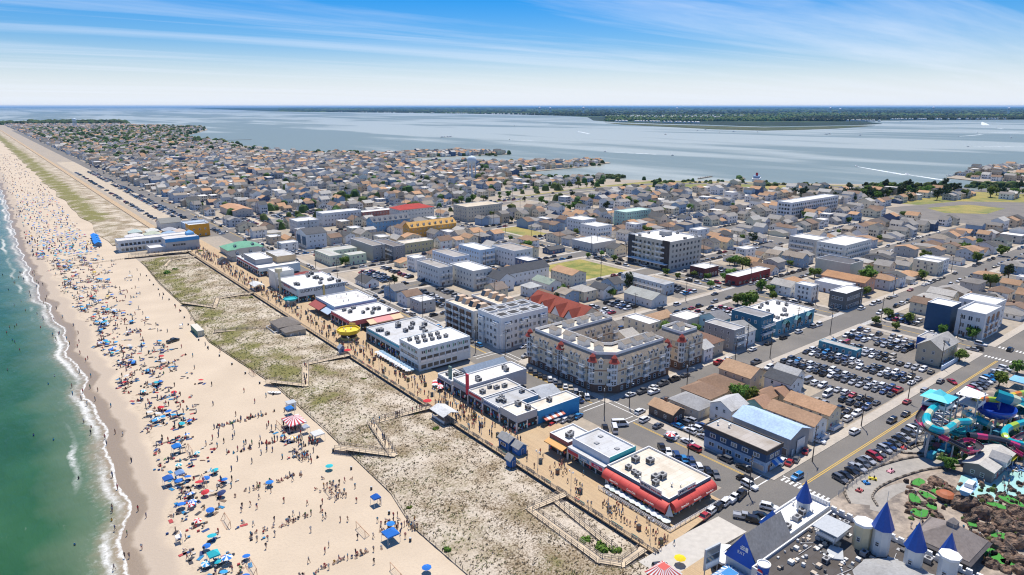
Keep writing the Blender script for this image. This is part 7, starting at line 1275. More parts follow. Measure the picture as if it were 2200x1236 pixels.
# surf line boat hull near the tents
c = P(590, 846); r = thing('rowing_boat', 'white lifeguard rowing boat on the sand by the dune fence', 'boat', (c[0], c[1], .1), 2.4); mb = MB(); loft(mb, [[(x_, -w_, .55), (x_, -w_ * .6, .1), (x_, w_ * .6, .1), (x_, w_, .55)] for x_, w_ in ((-2.4, .25), (-1.4, .75), (.6, .8), (1.8, .5), (2.6, .06))]); ob('hull', mb.mesh('hull', [M['white']]), r); mb = MB(); [mb.box(x_, x_ + .3, -.6, .6, .45, .5) for x_ in (-1, 0, 1)]; ob('thwart', mb.mesh('thwart', [M['wood']]), r, (0, 0, .08))
# ------------------------------------------------------------------ amusement park: castle arcade
mb = MB(); mb.poly([(160, 20, .03), (330, 20, .03), (330, 70.6, .03), (160, 70.6, .03)]); struct('park_paving', mb, mat('park_paving', (.40, .33, .26), .9, n=(1, .15), n2=(.14, .42, .6), col2=(.17, .145, .125)))
r = flat('castle arcade with dark cluttered flat roof', 112, 145, 24, 62.5, 8.0, (.64, .64, .62), (.105, .095, .09), blind=True, z0=DZ, name='arcade', cat='arcade', par=.7, ac=15, vents=12, acs=1.5)
a, b = 16.5, 19.25
mb = MB(); mb.box(-.3, .3, -.55, .55, 0, .8); mer = mb.mesh('merlon', [M['white']])
for i in range(21): ob('merlon', mer, r, (a - .15, -b + .9 + i * 1.86, 7.8))
edge_items(r, (a, -b), (a, b), 3.5, 10, WIN, 1.2, 2)
mb = MB(); mb.box(-.3, .3, -15, 15, 0, .5); mb.box(-.9, -.3, -15, 15, 0, .12); ob('roof_gutter', mb.mesh('roof_gutter', [M['steel']]), r, (-6, 3, 7.1), 1.25)
for x_, y_, s_ in ((2, 11, 4), (8, 2, 3.2), (9, -6, 3.6)): mb = MB(); mb.prism([(-1, -.7), (1, -.7), (1.2, .5), (0, .9), (-1.2, .4)], 0, .35); ob('roof_hatch', mb.mesh('roof_hatch', [M['steel']]), r, (x_, y_, 7.1), .5, None, (s_ * .5, s_ * .5, 1))
cl = MB()
for i in range(150):
    x_, y_ = random.uniform(-15.5, 15), random.uniform(-2, 18.5); s_ = random.uniform(.12, .6); cl.box(x_ - s_, x_ + s_, y_ - s_ * random.uniform(.3, 1.5), y_ + s_, 7.12, 7.12 + random.uniform(.1, .9), c=random.choice(((.6, .6, .58), (.4, .4, .4), (.5, .42, .33), (.12, .12, .12), (.65, .65, .62))))
for i in range(16): x_, y_ = random.uniform(-14, 12), random.uniform(-2, 16); cl.tube((x_, y_, 7.3), (x_ + random.uniform(-5, 5), y_ + random.uniform(-2, 2), 7.3), .07, 4, c=(.5, .5, .5))
o = ob('roof_clutter', cl.mesh('roof_clutter', [M['goods']]), r); o['kind'] = 'stuff'
# white roofed front part with steep grey gable and blue arcade sign gable
w2 = flat('white roofed front hall of the castle arcade', 127, 145, 63, 70, 9.0, (.68, .68, .67), (.80, .80, .79), blind=True, z0=DZ, name='arcade', cat='arcade', ac=4, vents=4, kp=False)
for i in range(10): ob('merlon', mer, w2, (8.85, -3.0 + i * .66, 8.5), 0, None, (1, .5, 1))
r3 = house('steep grey gabled hall with a blue lettered front gable', 120.5, 65.8, 13, 8, 7.5, 6.0, 'x', wall=(.66, .66, .65), roof=(.29, .28, .27), wins=False, name='arcade', cat='arcade', kp=False)
mb = MB(); mb.add([(-.12, -4.2, 6.6), (-.12, 4.2, 6.6), (-.12, 0, 13.9), (0, -4.2, 6.6), (0, 4.2, 6.6), (0, 0, 13.9)], [(1, 0, 2), (0, 3, 5, 2), (4, 1, 2, 5), (3, 0, 1, 4)]); ob('blue_gable', mb.mesh('blue_gable', [M['paint']]), r3, (-6.9, 0, 0), 0, (.02, .10, .48))
mb = MB(); mb.box(-.05, 0, -.9, -.3, 0, 1.1); mb.box(-.05, 0, -.15, .9, .1, .35); mb.box(-.05, 0, -.15, .9, .5, .75); mb.box(-.05, 0, -.15, .6, .9, 1.1); ob('gable_mark', mb.mesh('gable_mark', [M['white']]), r3, (-7.05, -.4, 10.0))
text(r3, 'EAT', 1.0, (-7.1, .2, 9.2), 'x', (.8, .8, .8))
gc = thing('soda_cup', 'giant blue soda cup on the arcade roof edge', 'cup', (112.6, 60.3, DZ + 6)); mb = MB(); mb.lathe([(.95, 0), (1.25, 3.4)], 14); ob('cup', mb.mesh('cup', [M['paint']]), gc, color=(.02, .09, .42)); mb = MB(); mb.lathe([(1.25, 3.3), (1.38, 3.4), (1.38, 3.6), (1.2, 3.6), (1.15, 3.35), (0, 3.3)], 14); ob('rim', mb.mesh('rim', [M['white']]), gc)
mb = MB(); n_ = 12
for k, (c0, c1) in enumerate(((.62, .12), (.10, -.10), (-.12, -.62))):
    pts = [(math.sqrt(max(0, .66 ** 2 - z_ * z_)) * s_, z_ + .10 * math.sin(z_ * 3)) for s_, zs in ((-1, (c0, (c0 + c1) / 2, c1)), (1, (c1, (c0 + c1) / 2, c0))) for z_ in zs]; mb.poly([(-1.22 - .02 * k, -y_, z_ + 2.4) for y_, z_ in pts], k)
M['redp'] = mat('red_paint', (.55, .03, .04), .5); M['bluep'] = mat('blue_paint', (.02, .10, .45), .5); ob('roundel', mb.mesh('roundel', [M['redp'], M['white'], M['bluep']]), gc, (-.05, 0, -.4)); text(gc, 'pepsi', .8, (-1.2, 0, .9), 'x', (.8, .8, .8))
# green fascia reading ARCADE with diamonds
fa = thing('arcade_fascia', 'sloping green fascia with white ARCADE lettering and tan diamonds', 'fascia', (109.6, 42, 5.2)); mb = MB(); mb.add([(-1.4, -17, 0), (-1.4, 17, 0), (1.6, 17, 3.2), (1.6, -17, 3.2), (-1.4, -17, -.4), (-1.4, 17, -.4), (1.6, 17, 2.8), (1.6, -17, 2.8)], [(0, 3, 2, 1), (4, 5, 6, 7), (0, 1, 5, 4), (1, 2, 6, 5), (3, 0, 4, 7)]); ob('panel', mb.mesh('panel', [M['paint']]), fa, color=(.05, .22, .15))
sl_ = math.atan2(3.2, 3.0)
for i, ch in enumerate('ARCADE'): o = text(fa, ch, 1.7, (-.05, 13.2 - i * 2.0, 1.55), (sl_, 0, -PH), (.75, .75, .73))
for i in range(16): mb = MB(); mb.add([(0, -1, 0), (.55, 0, .587), (0, 1, 0), (-.55, 0, -.587)], [(0, 1, 2, 3)]); ob('diamond', mb.mesh('diamond', [M['paint']]), fa, (1.0 - .02, 16 - i * 2.05, 2.62), 0, ((.45, .36, .16), (.55, .58, .6))[i % 2])
mb = MB(); mb.box(-2.2, -1.4, -17, 17, -.6, -.4); ob('ledge', mb.mesh('ledge', [M['steel']]), fa)
TB = MB(); TB.lathe([(1.55, 0), (1.55, 1)], 8, ph=.39); TBM = TB.mesh('tower_shaft', [M['siding']]); TR = MB(); TR.lathe([(1.95, 0), (1.0, 2.6), (0, 5.4)], 8, ph=.39); TR.lathe([(1.95, 0), (1.5, -.2)], 8, ph=.39); M['blueroof'] = mat('blue_metal_roof', (.012, .075, .36), .4, n=(3, .12), spec=.5); TRM = TR.mesh('tower_roof', [M['blueroof']]); PT = MB(); PT.tube((0, 0, 0), (0, 0, 2.2), .04, 4); PTM = PT.mesh('finial', [M['steel']])
def tower(label, x, y, z0, h, s=1.0, roof=True, col=(.66, .66, .64)):
    t_ = thing('castle_tower', label, 'tower', (x, y, z0)); ob('shaft', TBM, t_, color=col, scale=(s, s, h)); ob('window', WIN, t_, (-1.46 * s, 0, h * .45), -PH, None, (.8, 1, 1.1))
    if roof: ro = ob('roof', TRM, t_, (0, 0, h), scale=s); ob('finial', PTM, ro, (0, 0, 5.3))
    else: mb = MB(); mb.lathe([(1.55 * s, 0), (1.85 * s, .15), (1.85 * s, .7), (0, .75)], 8, ph=.39); ob('cap', mb.mesh('cap', [M['white']]), t_, (0, 0, h))
tower('blue spired tower on the white hall roof', 139, 66.5, 8.5, 3.0, .95); tower('tall blue spired castle tower, first behind the wall', 138.2, 48.8, 8, 6.2, 1.15); tower('tall blue spired castle tower, second behind the wall', 138, 42.2, 8, 5.2, 1.1); tower('blue spired castle tower nearest the right corner', 142.2, 37.6, 8, 4.8, .85); tower('cream hexagonal turret with flat white cap', 137.2, 52.2, 8, 5.5, 1.15, False, (.66, .56, .36)); tower('grey hexagonal turret with flat white cap', 139.2, 36.4, 8, 5.6, 1.1, False)
t_ = thing('roof_pyramid', 'blue pyramid roofed box behind the grey gable', 'tower', (126.6, 67.2, DZ)); mb = MB(); mb.box(-1.7, 1.7, -1.7, 1.7, 0, 9.2); ob('wall', mb.mesh('wall', [M['siding']]), t_, color=(.66, .66, .65)); mb = MB(); mb.lathe([(2.7, 9.2), (0, 12.6)], 4, ph=.785); ob('roof', mb.mesh('roof', [M['blueroof']]), t_)
t_ = thing('octagon_roof', 'wide grey octagonal shingled roof of the carousel hall', 'roof', (129.5, 40.5, 8)); mb = MB(); mb.lathe([(8.2, 0), (8.2, 1.2)], 10); ob('wall', mb.mesh('wall', [M['siding']]), t_, color=(.6, .6, .58)); mb = MB(); mb.lathe([(9.0, 1.0), (0, 3.6)], 10); ob('roof', mb.mesh('roof', [M['roofing']]), t_, color=(.34, .34, .335))
t_ = thing('ride_tower', 'grey steel ride platform with flat metal roof above the arcade', 'ride', (134.5, 57.5, 7.6)); mb = MB(); mb.tube((0, 0, 0), (0, 0, 3.6), .14, 6); pm = mb.mesh('leg', [M['steel']]); [ob('leg', pm, t_, (u, v, 0)) for u in (-2, 2) for v in (-1.6, 1.6)]; mb = MB(); mb.box(-2.6, 2.6, -2.2, 2.2, 1.6, 1.8); ob('platform', mb.mesh('platform', [M['steel']]), t_); mb = MB(); mb.box(-3.2, 3.2, -2.8, 2.8, 3.6, 3.8); ob('roof', mb.mesh('roof', [M['steel']]), t_); ob('railing', BALC, t_, (0, -2.0, 1.8), 0, None, (5, .2, 1)); ob('railing', BALC, t_, (-2.4, 0, 1.8), -PH, None, (4, .2, 1))
t_ = thing('scarecrow_sign', 'yellow roofed cone on the arcade front edge', 'sign', (112.6, 54.2, 8.7)); mb = MB(); mb.lathe([(.9, 0), (.3, 1.0), (0, 1.7)], 8); ob('cone', mb.mesh('cone', [M['paint']]), t_, color=(.75, .66, .03)); mb = MB(); mb.lathe([(.6, -.8), (.6, 0)], 8); ob('base', mb.mesh('base', [M['paint']]), t_, color=(.3, .5, .05))
# stands at the pier mouth
def striped(label, x, y, sx, sy, h, rise, col, z0=DZ, rz=0.0):
    r = thing('food_stand', label, 'stand', (x, y, z0), rz); mb = MB(); mb.box(-sx / 2 + .4, sx / 2 - .4, -sy / 2 + .4, sy / 2 - .4, 0, h); ob('wall', mb.mesh('wall', [M['shade']]), r); mb = MB(); n = 12; a, b = sx / 2, sy / 2; Cn = [(-a, -b), (a, -b), (a, b), (-a, b)]
    for i in range(4):
        p, q = Cn[i], Cn[(i + 1) % 4]
        for k in range(n): f0, f1 = k / n, (k + 1) / n; u = (p[0] + (q[0] - p[0]) * f0, p[1] + (q[1] - p[1]) * f0); v = (p[0] + (q[0] - p[0]) * f1, p[1] + (q[1] - p[1]) * f1); mb.add([(*u, h), (*v, h), (v[0] * .35, v[1] * .35, h + rise), (u[0] * .35, u[1] * .35, h + rise)], [(0, 1, 2, 3)], k % 2)
    mb.poly([(x_ * .35, y_ * .35, h + rise) for x_, y_ in Cn]); ob('roof', mb.mesh('roof', [M['paint'], M['white']]), r, color=col); return r
striped('food stand with red and white striped roof at the pier mouth', 101.5, 76.5, 6, 5.5, 2.8, 1.6, (.55, .09, .07)); striped('blue and white striped food stand under the sign board', 110.2, 66.3, 8.5, 6.5, 3.2, 1.6, (.03, .22, .52))
r = thing('sign_screen', 'tall dark screen board over the blue striped stand', 'sign', (110.6, 71.0, DZ), -.1); mb = MB(); mb.box(-2.3, 2.3, -.2, .2, 3.2, 8.4, 0); ob('board', mb.mesh('board', [M['steel']]), r); [ob('screen', PANE, r, (0, -.2, z), 0, None, (4.2, 1, 1.4)) for z in (7.3, 5.7)]; mb = MB(); mb.box(-2, 2, -.26, -.2, 3.5, 4.8); ob('menu_panel', mb.mesh('menu_panel', [M['white']]), r); mb = MB(); [mb.tube((x_, 0, 0), (x_, 0, 3.3), .12, 5) for x_ in (-2, 2)]; ob('post', mb.mesh('post', [M['steel']]), r)
r = thing('food_stand', 'white roofed octagonal stand by the concrete ramp', 'stand', (117.0, 71.6, DZ)); mb = MB(); mb.lathe([(3, 0), (3, 2.8)], 8, ph=.39); ob('wall', mb.mesh('wall', [M['shade']]), r); mb = MB(); mb.lathe([(3.7, 2.6), (3.7, 3.2), (0, 3.5)], 8, ph=.39); ob('roof', mb.mesh('roof', [M['white']]), r)
r = thing('service_cart', 'bright blue service cart with yellow sunshade behind the stand', 'cart', (121.5, 71.5, .1), .3); mb = MB(); mb.box(-1.6, 1.6, -.8, .8, .4, 1.1); ob('body', mb.mesh('body', [M['paint']]), r, color=(.04, .35, .6)); mb = MB(); mb.box(.2, 1.8, -.9, .9, 2.0, 2.15); ob('sunshade', mb.mesh('sunshade', [M['paint']]), r, color=(.75, .45, .05)); mb = MB(); [mb.tube((x_, y_, 1.0), (x_, y_, 2.0), .04, 4) for x_ in (.3, 1.7) for y_ in (-.8, .8)]; ob('post', mb.mesh('post', [M['steel']]), r); mb = MB(); [mb.tube((x_, -.85, .3), (x_, .85, .3), .3, 8) for x_ in (-1, 1)]; ob('wheel', mb.mesh('wheel', [M['tyre']]), r)
r = thing('patrol_buggy', 'black open patrol buggy on the concrete ramp', 'buggy', (105.2, 80.2, DZ), -.5); ob('body', CAR['suv']['body'], r, color=(.04, .04, .045), scale=.8); ob('windows', CAR['suv']['glass'], r, scale=.8); [ob('wheel', CAR['suv']['wheel'], r, (fx, s * .68, .3), scale=.85) for fx in (-1.1, 1.2) for s in (-1, 1)]
gp = []
for i in range(46):
    c = P(random.uniform(1950, 2198), random.uniform(1040, 1225)); pc2 = random.choice(SHIRT); tag(ob('park_visitor', PP[random.choice(('stand', 'walk'))], None, (c[0], c[1], .05), random.uniform(0, 6), pc2[0]), 'visitor in %s top among the mini golf rocks, %s of them' % (pc2[1], nth(i) if i < 29 else 'later %s' % nth(i - 29)), 'person', 'visitors in the mini golf')
fb = MB()
for i in range(230):
    c = P(random.uniform(1945, 2198), random.uniform(1035, 1232)); 
    if c[0] > 166: blob(fb, c[0], c[1], 0, random.uniform(.4, 1.0), random.uniform(.5, 1.4), random.choice((fc(1.3), (.10, .07, .05), (.05, .04, .035), (.2, .13, .09))))
o = ob('golf_planting', fb.mesh('golf_planting', [M['massleaf']])); o['kind'] = 'stuff'; o['label'] = 'small rocks and planting strewn through the mini golf'
# ------------------------------------------------------------------ go-kart track, mini golf, wave pool, slides
M['track'] = mat('kart_track', (.36, .33, .29), .9, n=(1, .1), n2=(.2, .4, .7), col2=(.29, .27, .24))
def spl(pts, n=10, closed=False):
    out = []; N_ = len(pts)
    for i in range(N_ if closed else N_ - 1):
        p0, p1, p2, p3 = (Vector(pts[(i + k) % N_] if closed else pts[max(0, min(N_ - 1, i + k))]) for k in (-1, 0, 1, 2))
        for k in range(n): t_ = k / n; out.append(.5 * ((2 * p1) + (-p0 + p2) * t_ + (2 * p0 - 5 * p1 + 4 * p2 - p3) * t_ ** 2 + (-p0 + 3 * p1 - 3 * p2 + p3) * t_ ** 3))
    if not closed: out.append(Vector(pts[-1]))
    return out
kp_ = [P(*p) for p in ((1855, 1085), (1845, 1058), (1875, 1030), (1960, 1000), (2060, 985), (2010, 965), (1930, 962), (1965, 945), (2060, 945))]
ctr_ = spl([(x, y, 0) for x, y in kp_], 10); ribbon('kart_track', [(p.x, p.y) for p in ctr_], 6.2, .06, M['track'], flat=True)
ribbon('kart_track', [(p.x, p.y) for p in spl([(*P(*q_), 0) for q_ in ((1885, 1100), (1892, 1072), (1922, 1052), (1958, 1044))], 8)], 3.6, .075, M['track'], flat=True)
tb = thing('kart_barrier', 'dark tyre barrier winding round the go-kart track', 'barrier', (ctr_[0].x, ctr_[0].y, 0))
for s in (-1, 1):
    mb = MB(); pr = None
    for i, p in enumerate(ctr_):
        d = (ctr_[min(i + 1, len(ctr_) - 1)] - ctr_[max(0, i - 1)]).normalized(); q = Vector((p.x - d.y * 3.3 * s - ctr_[0].x, p.y + d.x * 3.3 * s - ctr_[0].y, .3))
        if pr: mb.tube(pr, q, .3, 6, i % 2)
        pr = q
    ob('rail', mb.mesh('rail', [M['darkwood'], M['wood']]), tb)
for i, (f, col, nm_) in enumerate(((.14, (.45, .1, .1), 'maroon'), (.22, (.03, .2, .5), 'blue'), (.25, (.6, .5, .05), 'yellow'), (.31, (.65, .3, .35), 'pink'), (.72, (.6, .06, .06), 'red'))):
    p = ctr_[int(f * len(ctr_))]; r = thing('go_kart', '%s go-kart on the grey track' % nm_, 'go-kart', (p.x, p.y, .08), i); mb = MB(); loft(mb, [[(x_, -w_, .2), (x_, -w_, h_), (x_, w_, h_), (x_, w_, .2)] for x_, w_, h_ in ((-.9, .45, .5), (-.4, .5, .55), (.3, .4, .4), (1.0, .25, .3))]); mb.box(-1, 1.1, -.7, .7, .1, .2); ob('body', mb.mesh('body', [M['paint']]), r, color=col); mb = MB(); [mb.tube((x_, y_ - .1, .2), (x_, y_ + .1, .2), .2, 8) for x_ in (-.7, .7) for y_ in (-.7, .7)]; ob('wheel', mb.mesh('wheel', [M['tyre']]), r); mb = MB(); mb.lathe([(.2, .5), (.22, .9), (.1, 1.0), (.13, 1.1), (0, 1.25)], 6); ob('driver', mb.mesh('driver', [M['dark']]), r, (-.3, 0, 0))
fence_line('grey metal fence between angled cars and go-kart track', [(166, 70.5), (230, 70.2), (262, 70.2)], 1.6, 2.4, M['steel'], 'track_fence')
M['turf'] = mat('putting_turf', (.06, .26, .045), .9, n=(2, .1)); M['rock'] = mat('painted_rock', (.25, .165, .115), .95, n=(1.4, .45), n2=(.5, .42, .6), col2=(.085, .07, .06), bump=(1.1, 1, .9))
for i, (px, py, s) in enumerate(((1973, 1040, 2.6), (1965, 1075, 2.4), (1992, 1068, 2.2), (2020, 1062, 2.4), (1975, 1105, 2.6), (2000, 1090, 2.0), (2170, 1078, 3.4), (2138, 1088, 2.4), (2098, 1130, 2.4), (2125, 1190, 2.2), (2150, 1205, 2.6), (2175, 1215, 2.6), (2150, 1155, 2.4))):
    c = P(px, py); r = thing('putting_green', 'bright green putting green, %s of the mini golf holes' % nth(i), 'putting green', (c[0], c[1], 0), i * .7, 'mini golf putting greens'); mb = MB(); pts = [(s * math.cos(t_ * .5236) * (1 + .2 * math.sin(t_ * 1.7 + i)), s * .65 * math.sin(t_ * .5236) * (1 + .2 * math.cos(t_ + i)), 0) for t_ in range(12)]; mb.prism([(x_ * .95, y_ * .95) for x_, y_, z_ in pts], .05, .5); ob('turf', mb.mesh('turf', [M['turf']]), r); mb = MB(); mb.prism([(x_ * 1.06, y_ * 1.08) for x_, y_, z_ in pts], .04, .42); ob('kerb', mb.mesh('kerb', [M['rock']]), r); mb = MB(); mb.tube((0, 0, .5), (0, 0, 1.5), .03, 4); mb.poly([(0, 0, 1.5), (.5, 0, 1.35), (0, 0, 1.2)]); ob('flag', mb.mesh('flag', [M['dark']]), r)
def rockm(seed):
    rg = random.Random(seed); bmx = MB(); n, k = 14, 8; V = []
    for i in range(k + 1):
        ph = i / k * math.pi / 2
        for j in range(n): th = 6.283 * j / n; rr = 1 + .42 * noise.noise((math.cos(th) * 1.3 + seed, math.sin(th) * 1.3, ph * 1.5)); V.append((rr * math.cos(ph) * math.cos(th), rr * math.cos(ph) * math.sin(th), rr * math.sin(ph) * .95))
    bmx.add(V, [(i * n + j, i * n + (j + 1) % n, (i + 1) * n + (j + 1) % n, (i + 1) * n + j) for i in range(k) for j in range(n)]); return bmx.mesh('rock', [M['rock']])
RK = [rockm(s) for s in (1, 5, 9)]
for i, (px, py, s, h) in enumerate(((2075, 1090, 4.6, 4.5), (2105, 1105, 4.2, 3.6), (2060, 1075, 3, 3), (2150, 1120, 3.6, 3), (2185, 1110, 3.4, 3.2), (2150, 1180, 3.6, 3), (2185, 1170, 3.6, 3.2), (2180, 1205, 3.2, 2.6), (1990, 1050, 2.4, 1.6), (2010, 1035, 3, 1.6), (1955, 1090, 1.8, 1.4), (2040, 1055, 2.4, 2), (2120, 1140, 2.8, 2.4), (2165, 1140, 2.6, 2.2), (2195, 1140, 3, 2.8), (2110, 1165, 2, 1.6), (2130, 1215, 2.4, 2), (2195, 1230, 3, 2.4), (2160, 1225, 2, 1.6), (2085, 1120, 2.4, 2.6), (1985, 1085, 1.6, 1.2), (2010, 1108, 2, 1.4), (1960, 1060, 1.6, 1.2), (2195, 1075, 2.6, 2), (2120, 1075, 2.4, 2), (2150, 1065, 2, 1.4))):
    c = P(px, py); tag(ob('rock_mound', RK[i % 3], None, (c[0], c[1], -.2), i * 1.1, None, (s * .82, s * .7, h * .9)), 'brown sculpted rock mound in the mini golf, %s in size order' % nth(i) if i else 'largest brown rock mountain carrying the white boat', 'rock', 'rock mounds of the mini golf')
r = house('weathered shingled octagonal golf pavilion with dark eaves', 163.6, 43.5, 11, 11, 3.6, 3.8, 'x', 'hip', wall=(.10, .09, .085), roof=(.25, .215, .195), name='golf_pavilion', cat='pavilion', kp=False); mb = MB(); mb.lathe([(9.4, 2.6), (7.6, 3.4)], 4, ph=.785); ob('lower_eave', mb.mesh('lower_eave', [M['roofing']]), r, color=(.11, .10, .10)); mb = MB(); mb.lathe([(1.4, 6.6), (1.4, 7.6), (0, 8.8)], 4, ph=.785); ob('cupola', mb.mesh('cupola', [M['roofing']]), r, color=(.3, .27, .25))
c = P(2030, 1075); r = thing('round_hut', 'rust red flat domed hut in the mini golf', 'hut', (c[0], c[1], 0)); mb = MB(); mb.lathe([(1.8, 0), (1.8, 1.8)], 10); ob('wall', mb.mesh('wall', [M['rock']]), r); mb = MB(); mb.lathe([(2.4, 1.7), (1.6, 2.3), (0, 2.6)], 12); ob('roof', mb.mesh('roof', [M['paint']]), r, color=(.38, .12, .05))
c = P(2083, 1050, 4); r = thing('display_boat', 'white and blue cabin boat perched on the rock mountain', 'boat', (c[0], c[1], 3.6), .05); mb = MB(); loft(mb, [[(x_, -w_, 1.2 + s_), (x_, -w_ * .55, 0), (x_, w_ * .55, 0), (x_, w_, 1.2 + s_)] for x_, w_, s_ in ((-4.2, 1.3, 0), (-2, 1.5, 0), (1.5, 1.4, .1), (3.4, .7, .35), (4.4, .05, .6))]); ob('hull', mb.mesh('hull', [M['paint']]), r, color=(.2, .42, .62)); mb = MB(); loft(mb, [[(x_, -w_, 1.2), (x_, -w_ * .8, 2.4), (x_, w_ * .8, 2.4), (x_, w_, 1.2)] for x_, w_ in ((-1.6, 1.1), (1.2, 1.0))]); mb.box(-4.1, 3, -1.25, 1.25, 1.2, 1.26); ob('cabin', mb.mesh('cabin', [M['white']]), r); [ob('window', PANE, r, (x_, -1.02, 1.85), 0, None, (.8, 1, .6)) for x_ in (-1, 0, .8)]
mb = MB(); mb.prism([P(*p) for p in ((2050, 1060), (2100, 1075), (2260, 1085), (2260, 1015), (2120, 1012), (2065, 1022))][::1], .02, .1); M['wave'] = mat('pool_shallow', (.36, .60, .56), .12, n=(.6, .1)); o = struct('wave_pool', mb, M['wave'])
for i in range(16): c = P(random.uniform(2090, 2198), random.uniform(1020, 1050)); tag(ob('bather', PP['stand'], None, (c[0], c[1], -.1), random.uniform(0, 6), random.choice(SHIRT)[0]), 'bather wading in the pale wave pool, %s of the bathers' % nth(i), 'person', 'bathers in the wave pool')
for i, (px, py, col, nm_) in enumerate(((2140, 992, (.75, .12, .32), 'pink'), (2165, 998, (.78, .62, .03), 'yellow'))): c = P(px, py); canopy('%s sunshade on the pool deck' % nm_, c[0], c[1], 4.2, 3, 2.6, col, None, .4, 0, 'sunshade')
r = house('weathered grey park building with pale roof and gabled porch', 213, 51, 17, 7, 3.4, .8, 'x', wall=(.23, .21, .2), roof=(.5, .48, .44), name='park_building', cat='building', kp=False); ob('porch_gable', DORM, r, (0, -2.4, 3.0), 0, (.32, .32, .32), (2.4, 1.8, 1.5))
lg = MB()
for i in range(60): c = P(random.uniform(2105, 2198), random.uniform(1000, 1013)); lg.box(c[0] - .3, c[0] + .3, c[1] - .9, c[1] + .5, .3, .38, c=random.choice(((.1, .25, .5), (.6, .6, .6), (.05, .15, .3)))); lg.box(c[0] - .3, c[0] + .3, c[1] + .5, c[1] + .6, .3, .9, c=(.1, .22, .45))
o = ob('sun_loungers', lg.mesh('sun_loungers', [M['crowd']])); o['kind'] = 'stuff'; o['label'] = 'rows of blue loungers on the wave pool deck'
def pm_(name, c, r_=.25): return mat(name, c, r_, spec=.5, coat=.3)
SLC = dict(aqua=pm_('aqua_fibreglass', (.02, .42, .50)), cream=pm_('cream_fibreglass', (.60, .62, .42)), navy=pm_('deep_blue_fibreglass', (.012, .06, .40)), teal=pm_('teal_fibreglass', (.02, .27, .33)), yel=pm_('yellow_fibreglass', (.72, .55, .04)), org=pm_('orange_fibreglass', (.72, .22, .02)), red=pm_('red_fibreglass', (.55, .03, .04)), lime=pm_('lime_fibreglass', (.40, .58, .06)), char=pm_('charcoal_fibreglass', (.07, .065, .07)), pink=pm_('magenta_fibreglass', (.55, .05, .16)))
def pipe(pts, r_, mats_, seg=5, half=False, n=8, wall_=.1):
    mb = MB(); C_ = spl(pts, 8); rings = []
    for i, p in enumerate(C_):
        d = (C_[min(i + 1, len(C_) - 1)] - C_[max(0, i - 1)]).normalized(); s_ = d.cross(Vector((0, 0, 1))).normalized(); u = s_.cross(d)
        rings.append([tuple(p + (s_ * math.cos(t_) + u * math.sin(t_)) * r_) for t_ in ([math.pi + math.pi * k / n for k in range(n + 1)] if half else [6.2832 * k / n for k in range(n)])])
    m = len(rings[0])
    for i in range(len(rings) - 1):
        for k in range(m - 1 if half else m): mb.add([rings[i][k], rings[i][(k + 1) % m], rings[i + 1][(k + 1) % m], rings[i + 1][k]], [(0, 1, 2, 3)], (i // seg) % len(mats_))
    if half:
        for k_ in (0, m - 1):
            for i in range(len(rings) - 1): mb.tube(rings[i][k_], rings[i + 1][k_], .1, 4, (i // seg) % len(mats_))
    return mb.mesh('flume', [SLC[k] for k in mats_], True), C_
def slide(label, px, r_, mats_, half=False, seg=5, legs=4):
    pts = [(*P(x_, y_, z_), z_) for x_, y_, z_ in px]; o = pts[0]; r = thing('water_slide', label, 'slide', (o[0], o[1], 0)); me, C_ = pipe([(x_ - o[0], y_ - o[1], z_) for x_, y_, z_ in pts], r_, mats_, seg, half); ob('flume', me, r)
    for k in range(legs): p = C_[int((k + .5) / legs * (len(C_) - 1))]; mb = MB(); mb.tube((p.x, p.y, 0), (p.x, p.y, max(.5, p.z - r_)), .2, 7); ob('support_column', mb.mesh('support_column', [M['steel']]), r)
    return r
slide('aqua tube slide with cream bands curling from the tower', [(2013, 872, 12), (1998, 885, 11.4), (1990, 903, 10.6), (2000, 918, 9.8), (2022, 926, 9), (2040, 920, 8.4), (2055, 908, 8), (2080, 906, 7.4), (2090, 898, 7), (2075, 888, 6.6), (2085, 893, 6), (2110, 905, 5.2), (2130, 915, 4.4)], 1.15, ['aqua', 'aqua', 'cream'], False, 4, 6)
slide('aqua open flume running to the splash bend', [(2090, 918, 5.5), (2060, 925, 5), (2035, 915, 5), (2060, 930, 4.4), (2110, 935, 3.6), (2150, 948, 2.6), (2185, 965, 1.6)], 1.3, ['aqua', 'teal'], True, 8, 4)
slide('magenta and charcoal open racing slide sweeping round the tower', [(2030, 868, 12), (2000, 865, 12), (1985, 880, 11), (1975, 900, 10), (1990, 918, 9.2), (2020, 935, 8.4), (2050, 950, 7.6), (2085, 965, 6.8), (2105, 958, 6.2), (2085, 945, 5.8), (2060, 952, 5.2), (2080, 968, 4.6), (2110, 966, 4)], 1.0, ['char', 'char', 'pink'], True, 5, 7)
slide('charcoal and magenta tube slide crossing to the far tower', [(2080, 935, 6), (2110, 938, 5.6), (2150, 945, 5), (2185, 958, 4), (2210, 970, 3)], .95, ['char', 'pink', 'char'], False, 5, 3)
slide('yellow and orange tube slide from the white sunshade', [(2090, 862, 11), (2120, 858, 10.6), (2150, 860, 10), (2168, 852, 10.4), (2190, 846, 10.6), (2215, 842, 10)], .95, ['yel', 'org', 'lime'], False, 4, 4)
slide('red and lime tube slide low at the right edge', [(2150, 878, 6), (2175, 868, 6), (2200, 862, 6), (2225, 860, 5)], 1.1, ['red', 'org', 'lime'], False, 5, 2)
slide('teal giant tube widening into a funnel', [(2140, 848, 12), (2160, 855, 11.4), (2180, 862, 10.6), (2195, 870, 9.6), (2190, 882, 8.6)], 1.9, ['teal', 'teal', 'cream'], False, 6, 3)
